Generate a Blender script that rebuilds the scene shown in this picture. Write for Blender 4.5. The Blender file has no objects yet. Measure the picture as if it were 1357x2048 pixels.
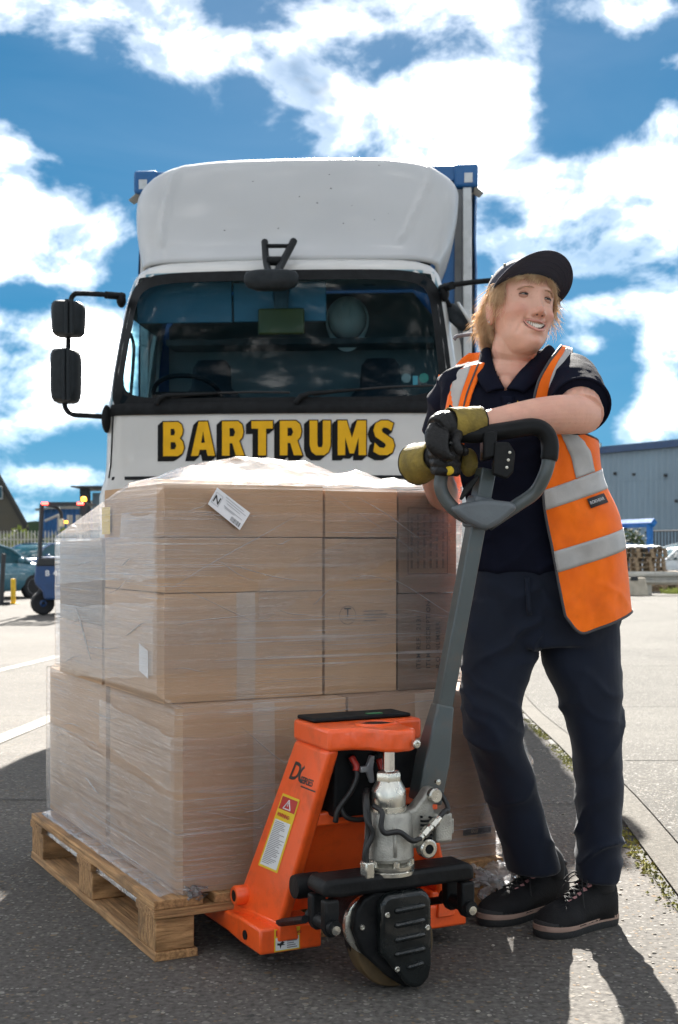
import bpy, bmesh, math, random
from mathutils import Vector, Matrix, noise as mnoise
random.seed(7)
SC = bpy.context.scene
COL = SC.collection
PI = math.pi
R = math.radians

# ---------------------------------------------------------------- camera
FPX, HOR, CXP, CAMH = 2660.0, 1090.0, 678.5, 1.0      # focal length, horizon row and centre column of the photograph
cam_d = bpy.data.cameras.new('camera')
cam = bpy.data.objects.new('camera', cam_d); COL.objects.link(cam)
cam.location = (0, 0, CAMH); cam.rotation_euler = (R(90), 0, 0)
cam_d.sensor_fit = 'AUTO'; cam_d.sensor_width = 36.0
cam_d.lens = FPX / 2048 * 36.0
cam_d.shift_y = (HOR - 1024) / 2048
cam_d.clip_start = 0.05; cam_d.clip_end = 2000
cam_d.dof.use_dof = True; cam_d.dof.focus_distance = 3.15; cam_d.dof.aperture_fstop = 9.0
SC.camera = cam

# ---------------------------------------------------------------- light
SUN_EL, SUN_AZ = R(34.0), R(1.0)                     # azimuth measured from +Y towards +X
SC.view_settings.view_transform = 'Standard'
SC.view_settings.look = 'None'
SC.view_settings.exposure = 3.5
SC.view_settings.gamma = 1.0
sd = bpy.data.lights.new('sun', 'SUN'); sd.energy = 2.15; sd.angle = R(0.55); sd.color = (1.0, 0.955, 0.88)
sun = bpy.data.objects.new('sun', sd); COL.objects.link(sun)
sdir = Vector((math.sin(SUN_AZ) * math.cos(SUN_EL), math.cos(SUN_AZ) * math.cos(SUN_EL), math.sin(SUN_EL)))
sun.rotation_euler = sdir.to_track_quat('Z', 'Y').to_euler()
sun.location = (0, 0, 30)

world = bpy.data.worlds.new('World'); SC.world = world; world.use_nodes = True
def build_world():
    nt = world.node_tree; nt.nodes.clear(); N = nt.nodes.new; L = nt.links.new
    def math_(op, a, b=None, c=None, clamp=False):
        n = N('ShaderNodeMath'); n.operation = op; n.use_clamp = clamp
        for i, v in enumerate((a, b, c)):
            if v is None: continue
            if isinstance(v, (int, float)): n.inputs[i].default_value = v
            else: L(v, n.inputs[i])
        return n.outputs[0]
    tc = N('ShaderNodeTexCoord')
    nrm = N('ShaderNodeVectorMath'); nrm.operation = 'NORMALIZE'; L(tc.outputs['Generated'], nrm.inputs[0])
    D = nrm.outputs[0]
    sky = N('ShaderNodeTexSky'); sky.sky_type = 'NISHITA'; sky.sun_disc = False
    sky.sun_elevation = SUN_EL; sky.sun_rotation = SUN_AZ
    sky.altitude = 0; sky.air_density = 1.0; sky.dust_density = 0.15; sky.ozone_density = 3.0
    hs = N('ShaderNodeHueSaturation'); hs.inputs['Saturation'].default_value = SKY_SAT; hs.inputs['Value'].default_value = SKY_VAL
    hs.inputs['Hue'].default_value = SKY_HUE
    lift = N('ShaderNodeVectorMath'); lift.operation = 'MULTIPLY_ADD'; L(D, lift.inputs[0]); lift.inputs[1].default_value = (1, 1, .85); lift.inputs[2].default_value = (0, 0, .14)
    L(lift.outputs[0], sky.inputs['Vector'])
    L(sky.outputs[0], hs.inputs['Color'])
    # cumulus: fractal noise on the direction of view, gathered into banks
    st = N('ShaderNodeVectorMath'); st.operation = 'MULTIPLY'; L(D, st.inputs[0]); st.inputs[1].default_value = (1, 1, 1.45)
    n1 = N('ShaderNodeTexNoise'); n1.inputs['Scale'].default_value = 12.0; n1.inputs['Detail'].default_value = 9
    n1.inputs['Roughness'].default_value = 0.60; n1.inputs['Distortion'].default_value = 0.25; L(st.outputs[0], n1.inputs['Vector'])
    total = None
    for (px, py, rx, ry, amp) in CLOUDS:
        c = Vector((px - CXP, FPX, HOR - py)); ln = c.length; c.normalize()
        sx, sz = ln / rx, ln / ry
        sc = Vector((sx, 0.5 * (sx + sz) * 0.6, sz))
        m = N('ShaderNodeVectorMath'); m.operation = 'MULTIPLY'; L(D, m.inputs[0]); m.inputs[1].default_value = sc
        d = N('ShaderNodeVectorMath'); d.operation = 'DISTANCE'; L(m.outputs[0], d.inputs[0])
        d.inputs[1].default_value = (c.x * sc.x, c.y * sc.y, c.z * sc.z)
        mr = N('ShaderNodeMapRange'); mr.interpolation_type = 'SMOOTHSTEP'; L(d.outputs['Value'], mr.inputs[0])
        mr.inputs[1].default_value = 1.45; mr.inputs[2].default_value = 0.0; mr.inputs[3].default_value = 0; mr.inputs[4].default_value = amp
        total = mr.outputs[0] if total is None else math_('ADD', total, mr.outputs[0])
    total = math_('MINIMUM', math_('MAXIMUM', total, -0.30), 0.085)
    dens = math_('ADD', n1.outputs['Fac'], math_('ADD', total, 0.096))
    def stage(a, b):
        n = N('ShaderNodeMapRange'); n.interpolation_type = 'SMOOTHSTEP'; L(dens, n.inputs[0]); n.inputs[1].default_value = a; n.inputs[2].default_value = b; return n.outputs[0]
    rim = math_('MULTIPLY', math_('POWER', stage(.47, .66), 1.7), .052)          # thin, soft edges
    core = math_('MULTIPLY', math_('POWER', stage(.62, .82), 1.3), .955)                               # thick, sunlit cloud
    cov = math_('ADD', rim, core)
    # thin veil
    n3 = N('ShaderNodeTexNoise'); n3.inputs['Scale'].default_value = 4.0; n3.inputs['Detail'].default_value = 6; n3.inputs['Distortion'].default_value = .6
    s3 = N('ShaderNodeVectorMath'); s3.operation = 'MULTIPLY'; L(D, s3.inputs[0]); s3.inputs[1].default_value = (1, 1, 3.2); L(s3.outputs[0], n3.inputs['Vector'])
    veil = N('ShaderNodeMapRange'); L(n3.outputs['Fac'], veil.inputs[0]); veil.inputs[1].default_value = .42; veil.inputs[2].default_value = .8
    veil.inputs[3].default_value = 0; veil.inputs[4].default_value = .3
    cfac = math_('MAXIMUM', cov, math_('MULTIPLY', veil.outputs[0], .014))
    # grey bellies where the cloud is deep
    off = N('ShaderNodeVectorMath'); off.operation = 'ADD'; L(st.outputs[0], off.inputs[0]); off.inputs[1].default_value = (3.1, 1.7, .4)
    n2 = N('ShaderNodeTexNoise'); n2.inputs['Scale'].default_value = 8.0; n2.inputs['Detail'].default_value = 4; L(off.outputs[0], n2.inputs['Vector'])
    deep = N('ShaderNodeMapRange'); deep.interpolation_type = 'SMOOTHSTEP'; L(dens, deep.inputs[0]); deep.inputs[1].default_value = .58; deep.inputs[2].default_value = .74
    bel = N('ShaderNodeMapRange'); bel.interpolation_type = 'SMOOTHSTEP'; L(n2.outputs['Fac'], bel.inputs[0]); bel.inputs[1].default_value = .50; bel.inputs[2].default_value = .70
    g = math_('MULTIPLY', deep.outputs[0], bel.outputs[0])
    shade = math_('POWER', .009, math_('MULTIPLY', g, .86))
    cm = N('ShaderNodeMix'); cm.data_type = 'RGBA'; L(g, cm.inputs['Factor'])
    cm.inputs['A'].default_value = (*[v * CLOUD for v in (1.0, 0.975, 0.94)], 1)
    cm.inputs['B'].default_value = (*[v * CLOUD for v in (0.93, 1.0, 1.08)], 1)
    cs_ = N('ShaderNodeVectorMath'); cs_.operation = 'SCALE'; L(cm.outputs['Result'], cs_.inputs[0]); L(shade, cs_.inputs['Scale'])
    sm = N('ShaderNodeMix'); sm.data_type = 'RGBA'; sm.blend_type = 'MIX'
    sk = N('ShaderNodeVectorMath'); sk.operation = 'SCALE'; L(hs.outputs[0], sk.inputs[0]); sk.inputs['Scale'].default_value = 1.0
    L(cfac, sm.inputs['Factor']); L(sk.outputs[0], sm.inputs['A']); L(cs_.outputs[0], sm.inputs['B'])
    bg = N('ShaderNodeBackground'); bg.inputs['Strength'].default_value = SKY_STR
    L(sm.outputs['Result'], bg.inputs['Color'])
    out = N('ShaderNodeOutputWorld'); L(bg.outputs[0], out.inputs[0])
SKY_STR, SKY_SAT, SKY_VAL, SKY_HUE = 0.10, 1.55, 0.064, 0.484
CLOUD = 14.5
# banks of cloud and gaps of blue: column, row, half-width, half-height in the photograph, weight
CLOUDS = [(678, 500, 1500, 1400, -.085), (60, 25, 200, 65, .22), (460, 95, 170, 60, .22), (590, 180, 100, 80, .12), (300, 15, 110, 50, .15),
          (830, 20, 260, 55, .25), (1240, 10, 130, 50, .22), (870, 225, 210, 115, .32), (700, 300, 130, 70, .18), (980, 335, 170, 50, .2),
          (1220, 430, 230, 120, .32), (1060, 500, 110, 50, .2), (1250, 610, 140, 55, .2), (1340, 680, 60, 110, .2), (1335, 235, 50, 50, .22),
          (80, 495, 170, 110, .3), (10, 340, 60, 80, .25), (390, 290, 35, 25, .14),
          (60, 660, 150, 45, .22), (70, 780, 200, 100, .28), (205, 730, 60, 110, .22), (100, 955, 130, 35, .15),
          (1310, 825, 110, 60, .24), (1170, 690, 60, 25, .14),
          (170, 205, 210, 100, -.25), (300, 340, 150, 110, -.25), (1200, 185, 140, 120, -.3), (1000, 440, 70, 40, -.16),
          (1160, 575, 120, 25, -.2), (1170, 780, 130, 80, -.25), (150, 900, 190, 40, -.12), (100, 590, 140, 28, -.14)]
build_world()

# ---------------------------------------------------------------- helpers
def gz(y):
    """height of the yard: level where the camera stands, falling gently beyond the pallet"""
    if y <= 4.7: return 0.0
    t = (y - 4.7) / 5.0
    return -0.40 * (1 - math.exp(-t * t))
def P(px, py, y):
    return Vector(((px - CXP) * y / FPX, y, CAMH + (HOR - py) * y / FPX))
def G(px, py):
    """the ground point under a pixel"""
    y = FPX / max(py - HOR, 1)
    for _ in range(40): y = 0.5 * y + 0.5 * (CAMH - gz(y)) * FPX / (py - HOR)
    return Vector(((px - CXP) * y / FPX, y, gz(y)))
def interp(tab, x):
    if x <= tab[0][0]: return tab[0][1:] if len(tab[0]) > 2 else tab[0][1]
    for a, b in zip(tab, tab[1:]):
        if x <= b[0]:
            t = (x - a[0]) / (b[0] - a[0]); 
            if len(a) == 2: return a[1] + (b[1] - a[1]) * t
            return tuple(p + (q - p) * t for p, q in zip(a[1:], b[1:]))
    return tab[-1][1:] if len(tab[-1]) > 2 else tab[-1][1]
def sinterp(tab, x):
    """Catmull-Rom through a table of rows"""
    n = len(tab)
    if x <= tab[0][0]: r = tab[0][1:]
    elif x >= tab[-1][0]: r = tab[-1][1:]
    else:
        i = next(k for k in range(n - 1) if x <= tab[k + 1][0])
        p0, p1, p2, p3 = tab[max(i - 1, 0)], tab[i], tab[i + 1], tab[min(i + 2, n - 1)]
        t = (x - p1[0]) / (p2[0] - p1[0]); r = []
        for j in range(1, len(p1)):
            d1 = (p2[j] - p0[j]) / max(p2[0] - p0[0], 1e-9) * (p2[0] - p1[0]); d2 = (p3[j] - p1[j]) / max(p3[0] - p1[0], 1e-9) * (p2[0] - p1[0])
            h = t * t * (3 - 2 * t)
            r.append((2*t**3 - 3*t*t + 1) * p1[j] + (t**3 - 2*t*t + t) * d1 + h * p2[j] + (t**3 - t*t) * d2)
        r = tuple(r)
    return r if len(r) > 1 else r[0]
def smooth_path(pts, n=8):
    pts = [Vector(p) for p in pts]
    tab = [(i, *p) for i, p in enumerate(pts)]
    m = (len(pts) - 1) * n
    return [Vector(sinterp(tab, i / n)) for i in range(m + 1)]
def fbm(p, sc=1.0, o=4):
    return mnoise.fractal(Vector(p) * sc, 1.0, 2.0, o)

MATS = {}
def schlick(nt, f0, normal=None):
    """reflectance that is the same from both faces of a thin sheet"""
    lw = nt.nodes.new('ShaderNodeLayerWeight'); lw.inputs['Blend'].default_value = .5
    if normal is not None: nt.links.new(normal, lw.inputs['Normal'])
    pw = nt.nodes.new('ShaderNodeMath'); pw.operation = 'POWER'; nt.links.new(lw.outputs['Facing'], pw.inputs[0]); pw.inputs[1].default_value = 5
    ma = nt.nodes.new('ShaderNodeMath'); ma.operation = 'MULTIPLY_ADD'; nt.links.new(pw.outputs[0], ma.inputs[0]); ma.inputs[1].default_value = 1 - f0; ma.inputs[2].default_value = f0
    return ma.outputs[0]
def pm(name, col, rough=0.6, metal=0.0, var=0.12, scale=8.0, col2=None, lo=.35, hi=.65, bump=0.0, bscale=60.0, spec=0.5, coat=0.0, detail=5, stretch=None, trans=0.0, emit=None, alpha=1.0, dirt=None, dirt_amt=.5, dirt_scale=3.0, sub=0.0):
    if name in MATS: return MATS[name]
    m = bpy.data.materials.new(name); m.use_nodes = True
    nt = m.node_tree; N = nt.nodes.new; L = nt.links.new
    b = nt.nodes['Principled BSDF']
    b.inputs['Roughness'].default_value = rough; b.inputs['Metallic'].default_value = metal
    b.inputs['Specular IOR Level'].default_value = spec
    if coat: b.inputs['Coat Weight'].default_value = coat; b.inputs['Coat Roughness'].default_value = .06
    if trans: b.inputs['Transmission Weight'].default_value = trans
    if sub:
        b.inputs['Subsurface Weight'].default_value = sub; b.inputs['Subsurface Radius'].default_value = (1, .35, .2); b.inputs['Subsurface Scale'].default_value = .012
    if emit: b.inputs['Emission Color'].default_value = (*emit[:3], 1); b.inputs['Emission Strength'].default_value = emit[3]
    tc = N('ShaderNodeTexCoord'); vec = tc.outputs['Object']
    if stretch:
        mp = N('ShaderNodeMapping'); mp.inputs['Scale'].default_value = stretch; L(vec, mp.inputs[0]); vec = mp.outputs[0]
    nz = N('ShaderNodeTexNoise'); nz.inputs['Scale'].default_value = scale; nz.inputs['Detail'].default_value = detail; L(vec, nz.inputs['Vector'])
    mr = N('ShaderNodeMapRange'); L(nz.outputs['Fac'], mr.inputs[0]); mr.inputs[1].default_value = lo; mr.inputs[2].default_value = hi
    mx = N('ShaderNodeMix'); mx.data_type = 'RGBA'; L(mr.outputs[0], mx.inputs['Factor'])
    c1 = tuple(min(1, c * (1 - var)) for c in col); c2 = col2 or tuple(min(1, c * (1 + var)) for c in col)
    mx.inputs['A'].default_value = (*c1, 1); mx.inputs['B'].default_value = (*c2, 1)
    res = mx.outputs['Result']
    if dirt:
        n2 = N('ShaderNodeTexNoise'); n2.inputs['Scale'].default_value = dirt_scale; n2.inputs['Detail'].default_value = 8; n2.inputs['Roughness'].default_value = .65; L(tc.outputs['Object'], n2.inputs['Vector'])
        m2 = N('ShaderNodeMapRange'); L(n2.outputs['Fac'], m2.inputs[0]); m2.inputs[1].default_value = .5; m2.inputs[2].default_value = .75; m2.inputs[4].default_value = dirt_amt
        d = N('ShaderNodeMix'); d.data_type = 'RGBA'; L(m2.outputs[0], d.inputs['Factor']); L(res, d.inputs['A']); d.inputs['B'].default_value = (*dirt, 1)
        res = d.outputs['Result']
    L(res, b.inputs['Base Color'])
    rr = N('ShaderNodeMapRange'); L(nz.outputs['Fac'], rr.inputs[0]); rr.inputs[1].default_value = .3; rr.inputs[2].default_value = .7
    rr.inputs[3].default_value = max(.02, rough - .07); rr.inputs[4].default_value = min(1, rough + .07); L(rr.outputs[0], b.inputs['Roughness'])
    if bump:
        nb = N('ShaderNodeTexNoise'); nb.inputs['Scale'].default_value = bscale; nb.inputs['Detail'].default_value = 4; L(vec, nb.inputs['Vector'])
        bp = N('ShaderNodeBump'); bp.inputs['Strength'].default_value = bump; bp.inputs['Distance'].default_value = .01; L(nb.outputs['Fac'], bp.inputs['Height']); L(bp.outputs[0], b.inputs['Normal'])
    MATS[name] = m
    return m

def thing(name, label, cat, loc=(0, 0, 0), rz=0.0, group=None):
    o = bpy.data.objects.new(name, None); COL.objects.link(o)
    o.location = loc; o.rotation_euler = (0, 0, rz); o.empty_display_size = .2
    o['label'] = label; o['category'] = cat
    if group: o['group'] = group
    return o
def tag(o, label, cat, group=None):
    o['label'] = label; o['category'] = cat
    if group: o['group'] = group
    return o
def root_matrix(o):
    while o.parent: o = o.parent
    return Matrix.Translation(o.location) @ o.rotation_euler.to_matrix().to_4x4()

class MB:
    def __init__(s): s.v = []; s.f = []
    def add(s, vs, fs):
        k = len(s.v); s.v += [Vector(v) for v in vs]; s.f += [[i + k for i in f] for f in fs]; return s
    def hexa(s, p):   # 4 bottom (ccw), 4 top
        return s.add(p, [(3, 2, 1, 0), (4, 5, 6, 7), (0, 1, 5, 4), (1, 2, 6, 5), (2, 3, 7, 6), (3, 0, 4, 7)])
    def box(s, c, d, M=None):
        c = Vector(c); x, y, z = d[0] / 2, d[1] / 2, d[2] / 2
        p = [Vector(q) for q in ((-x, -y, -z), (x, -y, -z), (x, y, -z), (-x, y, -z), (-x, -y, z), (x, -y, z), (x, y, z), (-x, y, z))]
        if M is not None: p = [M @ q for q in p]
        return s.hexa([c + q for q in p])
    def bx(s, x0, x1, y0, y1, z0, z1):
        return s.box(((x0 + x1) / 2, (y0 + y1) / 2, (z0 + z1) / 2), (x1 - x0, y1 - y0, z1 - z0))
    def rings(s, rings, closed=True, cap=True):
        n = len(rings[0]); vs = [p for r in rings for p in r]; fs = []
        for i in range(len(rings) - 1):
            for j in range(n if closed else n - 1):
                a, b = i * n + j, i * n + (j + 1) % n
                fs.append((a, b, b + n, a + n))
        if cap and closed:
            fs.append(tuple(range(n - 1, -1, -1))); fs.append(tuple((len(rings) - 1) * n + j for j in range(n)))
        return s.add(vs, fs)
    def tube(s, pts, r, n=10, cap=True, flat=None):
        pts = [Vector(p) for p in pts]; m = len(pts); rs = r if isinstance(r, (list, tuple)) else [r] * m
        up = None; out = []
        for i, p in enumerate(pts):
            t = (pts[min(i + 1, m - 1)] - pts[max(i - 1, 0)]).normalized()
            if up is None:
                up = Vector((0, 0, 1)) if abs(t.z) < .9 else Vector((0, 1, 0))
            up = (up - t * up.dot(t)); up = up.normalized() if up.length > 1e-6 else t.orthogonal().normalized()
            sd = t.cross(up)
            k = flat if flat else 1.0
            out.append([p + (sd * math.cos(a) + up * math.sin(a) * k) * rs[i] for a in (2 * PI * j / n for j in range(n))])
        return s.rings(out, True, cap)
    def lathe(s, prof, M=None, n=24):
        M = M or Matrix.Identity(4)
        rg = [[M @ Vector((r * math.cos(2 * PI * j / n), r * math.sin(2 * PI * j / n), z)) for j in range(n)] for r, z in prof]
        return s.rings(rg, True, True)
    def prism(s, poly, d0, d1, fn):
        n = len(poly)
        return s.add([fn(x, y, d0) for x, y in poly] + [fn(x, y, d1) for x, y in poly],
                     [tuple(range(n - 1, -1, -1)), tuple(range(n, 2 * n))] + [(j, (j + 1) % n, (j + 1) % n + n, j + n) for j in range(n)])
    def grid(s, fn, nu, nv, skip=None):
        vs = [fn(i / nu, j / nv) for j in range(nv + 1) for i in range(nu + 1)]
        fs = [(j * (nu + 1) + i, j * (nu + 1) + i + 1, (j + 1) * (nu + 1) + i + 1, (j + 1) * (nu + 1) + i) for j in range(nv) for i in range(nu) if not (skip and skip(i, j))]
        return s.add(vs, fs)
    def ball(s, c, r, nu=14, nv=10, M=None):
        c = Vector(c); r = r if isinstance(r, (tuple, list)) else (r, r, r)
        def q(a, b):
            p = Vector((r[0] * math.cos(a) * math.sin(b), r[1] * math.sin(a) * math.sin(b), -r[2] * math.cos(b)))
            return c + (M @ p if M is not None else p)
        rg = [[q(2 * PI * j / nu, PI * i / nv) for j in range(nu)] for i in range(1, nv)]
        k = len(s.v); s.rings(rg, True, False)
        s.v += [q(0, 0), q(0, PI)]; a, b = len(s.v) - 2, len(s.v) - 1
        for j in range(nu):
            s.f.append([a, k + (j + 1) % nu, k + j]); q0 = k + (nv - 2) * nu; s.f.append([b, q0 + j, q0 + (j + 1) % nu])
        return s
    def mesh(s, name='mesh', recalc=True):
        me = bpy.data.meshes.new(name); me.from_pydata([tuple(v) for v in s.v], [], s.f); me.update()
        if recalc:
            bm = bmesh.new(); bm.from_mesh(me); bmesh.ops.recalc_face_normals(bm, faces=bm.faces[:]); bm.to_mesh(me); bm.free()
        return me
    def build(s, name, mat, parent=None, smooth=None, bevel=0.0, world=False, solid=0.0, sub=0, seg=2, recalc=True):
        me = s.mesh(name, recalc)
        return link(name, me, mat, parent, smooth, bevel, world, solid, sub, seg)
def link(name, me, mat, parent=None, smooth=None, bevel=0.0, world=False, solid=0.0, sub=0, seg=2):
    if mat is not None:
        me.materials.clear()
        for q in (mat if isinstance(mat, (list, tuple)) else [mat]): me.materials.append(q)
    if world and parent is not None: me.transform(root_matrix(parent).inverted())
    if smooth is not None and len(me.polygons):
        me.shade_smooth()
        if smooth < 180: me.set_sharp_from_angle(angle=R(smooth))
    o = bpy.data.objects.new(name, me); COL.objects.link(o)
    if parent is not None: o.parent = parent
    if solid:
        md = o.modifiers.new('solid', 'SOLIDIFY'); md.thickness = solid; md.offset = 0
    if bevel:
        md = o.modifiers.new('bevel', 'BEVEL'); md.width = bevel; md.segments = seg; md.limit_method = 'ANGLE'; md.angle_limit = R(35)
        if smooth is None: me.shade_smooth(); me.set_sharp_from_angle(angle=R(50))
    if sub:
        md = o.modifiers.new('sub', 'SUBSURF'); md.levels = sub; md.render_levels = sub
    return o
def struct(o): o['kind'] = 'structure'; return o
def text_mesh(txt, size=1.0, offset=0.0, extrude=0.0, align='LEFT', shear=0.0, spacing=1.0):
    cu = bpy.data.curves.new('txt', 'FONT'); cu.body = txt; cu.size = size; cu.offset = offset; cu.extrude = extrude
    cu.align_x = align; cu.align_y = 'CENTER'; cu.shear = shear; cu.space_character = spacing; cu.resolution_u = 3
    ob = bpy.data.objects.new('txt', cu); COL.objects.link(ob)
    dg = bpy.context.evaluated_depsgraph_get(); dg.update()
    me = bpy.data.meshes.new_from_object(ob.evaluated_get(dg)); bpy.data.objects.remove(ob); bpy.data.curves.remove(cu)
    return me
def put_text(name, txt, size, mat, parent, origin, xax, yax, offset=0.0, extrude=0.0006, align='LEFT', shear=0.0, spacing=1.0, world=False):
    me = text_mesh(txt, size, offset, extrude, align, shear, spacing)
    x = Vector(xax).normalized(); y = Vector(yax).normalized(); z = x.cross(y)
    M = Matrix(((x.x, y.x, z.x, origin[0]), (x.y, y.y, z.y, origin[1]), (x.z, y.z, z.z, origin[2]), (0, 0, 0, 1)))
    me.transform(M)
    return link(name, me, mat, parent, None, 0, world)
def bake(o):
    """apply an object's modifiers, returning a new mesh"""
    dg = bpy.context.evaluated_depsgraph_get(); dg.update()
    me = bpy.data.meshes.new_from_object(o.evaluated_get(dg)); bpy.data.objects.remove(o)
    return me
def remeshed(mb, voxel, smooth_it=4, fac=.5):
    o = mb.build('tmp', None)
    md = o.modifiers.new('r', 'REMESH'); md.mode = 'VOXEL'; md.voxel_size = voxel; md.use_smooth_shade = True
    if smooth_it:
        ms = o.modifiers.new('s', 'SMOOTH'); ms.factor = fac; ms.iterations = smooth_it
    return bake(o)
def warp(me, fn):
    for v in me.vertices: v.co = fn(v.co.copy())
    me.update()
def copy_tree(o, parent=None):
    c = o.copy(); COL.objects.link(c); c.parent = parent
    for ch in [x for x in bpy.data.objects if x.parent == o]: copy_tree(ch, c)
    return c
# ---------------------------------------------------------------- the yard
def aggregate(name, base, base2, peb, amount=.5, scale=95.0, rough=.92, bump=.6, big=.9):
    m = bpy.data.materials.new(name); m.use_nodes = True; nt = m.node_tree; N = nt.nodes.new; L = nt.links.new; b = nt.nodes['Principled BSDF']
    tc = N('ShaderNodeTexCoord')
    def noise(s, d=6, r=.55):
        n = N('ShaderNodeTexNoise'); n.inputs['Scale'].default_value = s; n.inputs['Detail'].default_value = d; n.inputs['Roughness'].default_value = r; L(tc.outputs['Object'], n.inputs['Vector']); return n.outputs['Fac']
    def rng(v, a, c, d=0., e=1.):
        n = N('ShaderNodeMapRange'); L(v, n.inputs[0]); n.inputs[1].default_value = a; n.inputs[2].default_value = c; n.inputs[3].default_value = d; n.inputs[4].default_value = e; return n.outputs[0]
    def mix(f, a, c, bt='MIX'):
        n = N('ShaderNodeMix'); n.data_type = 'RGBA'; n.blend_type = bt
        for k, v in (('Factor', f), ('A', a), ('B', c)):
            if isinstance(v, tuple): n.inputs[k].default_value = (*v, 1)
            elif isinstance(v, float): n.inputs[k].default_value = v
            else: L(v, n.inputs[k])
        return n.outputs['Result']
    col = mix(rng(noise(.55, 8), .36, .64), base, base2)
    col = mix(rng(noise(60., 3), .35, .7), col, tuple(c * .55 for c in base))
    wob = N('ShaderNodeTexNoise'); wob.inputs['Scale'].default_value = 70; L(tc.outputs['Object'], wob.inputs['Vector'])
    ad = N('ShaderNodeVectorMath'); ad.operation = 'MULTIPLY_ADD'; L(wob.outputs['Color'], ad.inputs[0]); ad.inputs[1].default_value = (.012, .012, .0); L(tc.outputs['Object'], ad.inputs[2])
    hs = []
    for s, thr, k in ((scale, .62, 0), (scale * .48, big, 1)):
        v = N('ShaderNodeTexVoronoi'); v.inputs['Scale'].default_value = s; v.inputs['Randomness'].default_value = 1; L(ad.outputs[0], v.inputs['Vector'])
        sep = N('ShaderNodeSeparateColor'); L(v.outputs['Color'], sep.inputs[0])
        sel = rng(sep.outputs[0], thr, thr + .02)
        rad = rng(v.outputs['Distance'], .47, .36)
        mk = N('ShaderNodeMath'); mk.operation = 'MULTIPLY'; L(sel, mk.inputs[0]); L(rad, mk.inputs[1])
        rp = N('ShaderNodeValToRGB'); L(sep.outputs[1], rp.inputs[0]); cr = rp.color_ramp; cr.interpolation = 'CONSTANT'
        cr.elements[0].color = (*peb[0], 1); cr.elements[0].position = 0; cr.elements[1].color = (*peb[1], 1); cr.elements[1].position = .25
        for i, c in enumerate(peb[2:]):
            e = cr.elements.new(.45 + .55 * i / max(1, len(peb) - 2)); e.color = (*c, 1)
        am = N('ShaderNodeMath'); am.operation = 'MULTIPLY'; L(mk.outputs[0], am.inputs[0]); am.inputs[1].default_value = amount
        col = mix(am.outputs[0], col, rp.outputs[0]); hs.append(mk.outputs[0])
    st = mix(rng(noise(1.7, 9, .7), .56, .74, 0., .45), col, tuple(c * .45 for c in base))
    L(st, b.inputs['Base Color']); b.inputs['Roughness'].default_value = rough; b.inputs['Specular IOR Level'].default_value = .12
    hh = N('ShaderNodeMath'); hh.operation = 'ADD'; L(hs[0], hh.inputs[0]); L(hs[1], hh.inputs[1])
    h2 = N('ShaderNodeMath'); h2.operation = 'MULTIPLY_ADD'; L(noise(140., 3), h2.inputs[0]); h2.inputs[1].default_value = .8; L(hh.outputs[0], h2.inputs[2])
    bp = N('ShaderNodeBump'); bp.inputs['Strength'].default_value = bump; bp.inputs['Distance'].default_value = .004; L(h2.outputs[0], bp.inputs['Height']); L(bp.outputs[0], b.inputs['Normal'])
    MATS[name] = m; return m
PEB = [(.26, .24, .21), (.18, .16, .135), (.32, .305, .28), (.20, .13, .07), (.07, .065, .06), (.26, .25, .24), (.24, .175, .11), (.045, .045, .045)]
M_yard = aggregate('yard_concrete', (.112, .104, .095), (.146, .136, .123), PEB, .58, 92.)
M_slab = aggregate('slab_concrete', (.066, .062, .055), (.098, .092, .082), [(.42, .41, .38), (.33, .3, .26), (.5, .48, .45), (.2, .17, .13)], .5, 120., bump=.45, big=.94)
M_edge = aggregate('edge_concrete', (.09, .083, .071), (.118, .109, .094), [(.42, .41, .38), (.36, .34, .3), (.3, .28, .25), (.2, .17, .13)], .25, 160., bump=.3, big=.97)
M_joint = pm('joint_grime', (.03, .028, .024), .9, var=.3, scale=30)
M_line = pm('worn_line_paint', (.16, .147, .126), .85, var=.2, scale=9, col2=(.125, .115, .10), lo=.3, hi=.75, bump=.2)

def strip(mb, x0, x1, ys, dz):
    """a ribbon of ground between two edges x0(y), x1(y)"""
    vs, fs = [], []
    for i, y in enumerate(ys):
        vs += [(x0(y), y, gz(y) + dz), (x1(y), y, gz(y) + dz)]
        if i: k = 2 * i; fs.append((k - 2, k - 1, k + 1, k))
    mb.add(vs, fs); return mb
def yrange(a, b, st=.35):
    n = max(1, int((b - a) / st)); return [a + (b - a) * i / n for i in range(n + 1)]
ys = [-30, -12, -5, 0, 2, 3.5] + yrange(4.4, 22, .3) + [26, 32, 40, 55, 80, 130, 220, 400, 900]
ground = struct(strip(MB(), lambda y: -500, lambda y: 500, ys, 0).build('ground', M_yard, smooth=180))
def kx(y): return .70 + .0606 * y if y < 6 else 1.0636 + .075 * (y - 6)      # inner edge of the kerb line
def jx(y): return kx(y) + .155
joints = [-2.0, 1.2, 6.35, 10.6, 15.2, 20.0, 25.0, 31, 38]
pave = struct(strip(MB(), lambda y: kx(y) + .002, lambda y: 60, yrange(-2, 38, .5), .004).build('pavement', M_joint, smooth=180))
for a, b in zip(joints, joints[1:]):
    strip(MB(), lambda y: kx(y) + .03, lambda y: jx(y) - .004, yrange(a + .008, b - .008), .014).build('edging', M_edge, pave, smooth=180)
    for k in range(3):
        strip(MB(), (lambda y: jx(y) + .004) if k == 0 else (lambda y, k=k: jx(y) + 4.2 * k + .01), lambda y, k=k: jx(y) + 4.2 * (k + 1), yrange(a + .01, b - .01), .012).build('slab', M_slab, pave, smooth=180)
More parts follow.
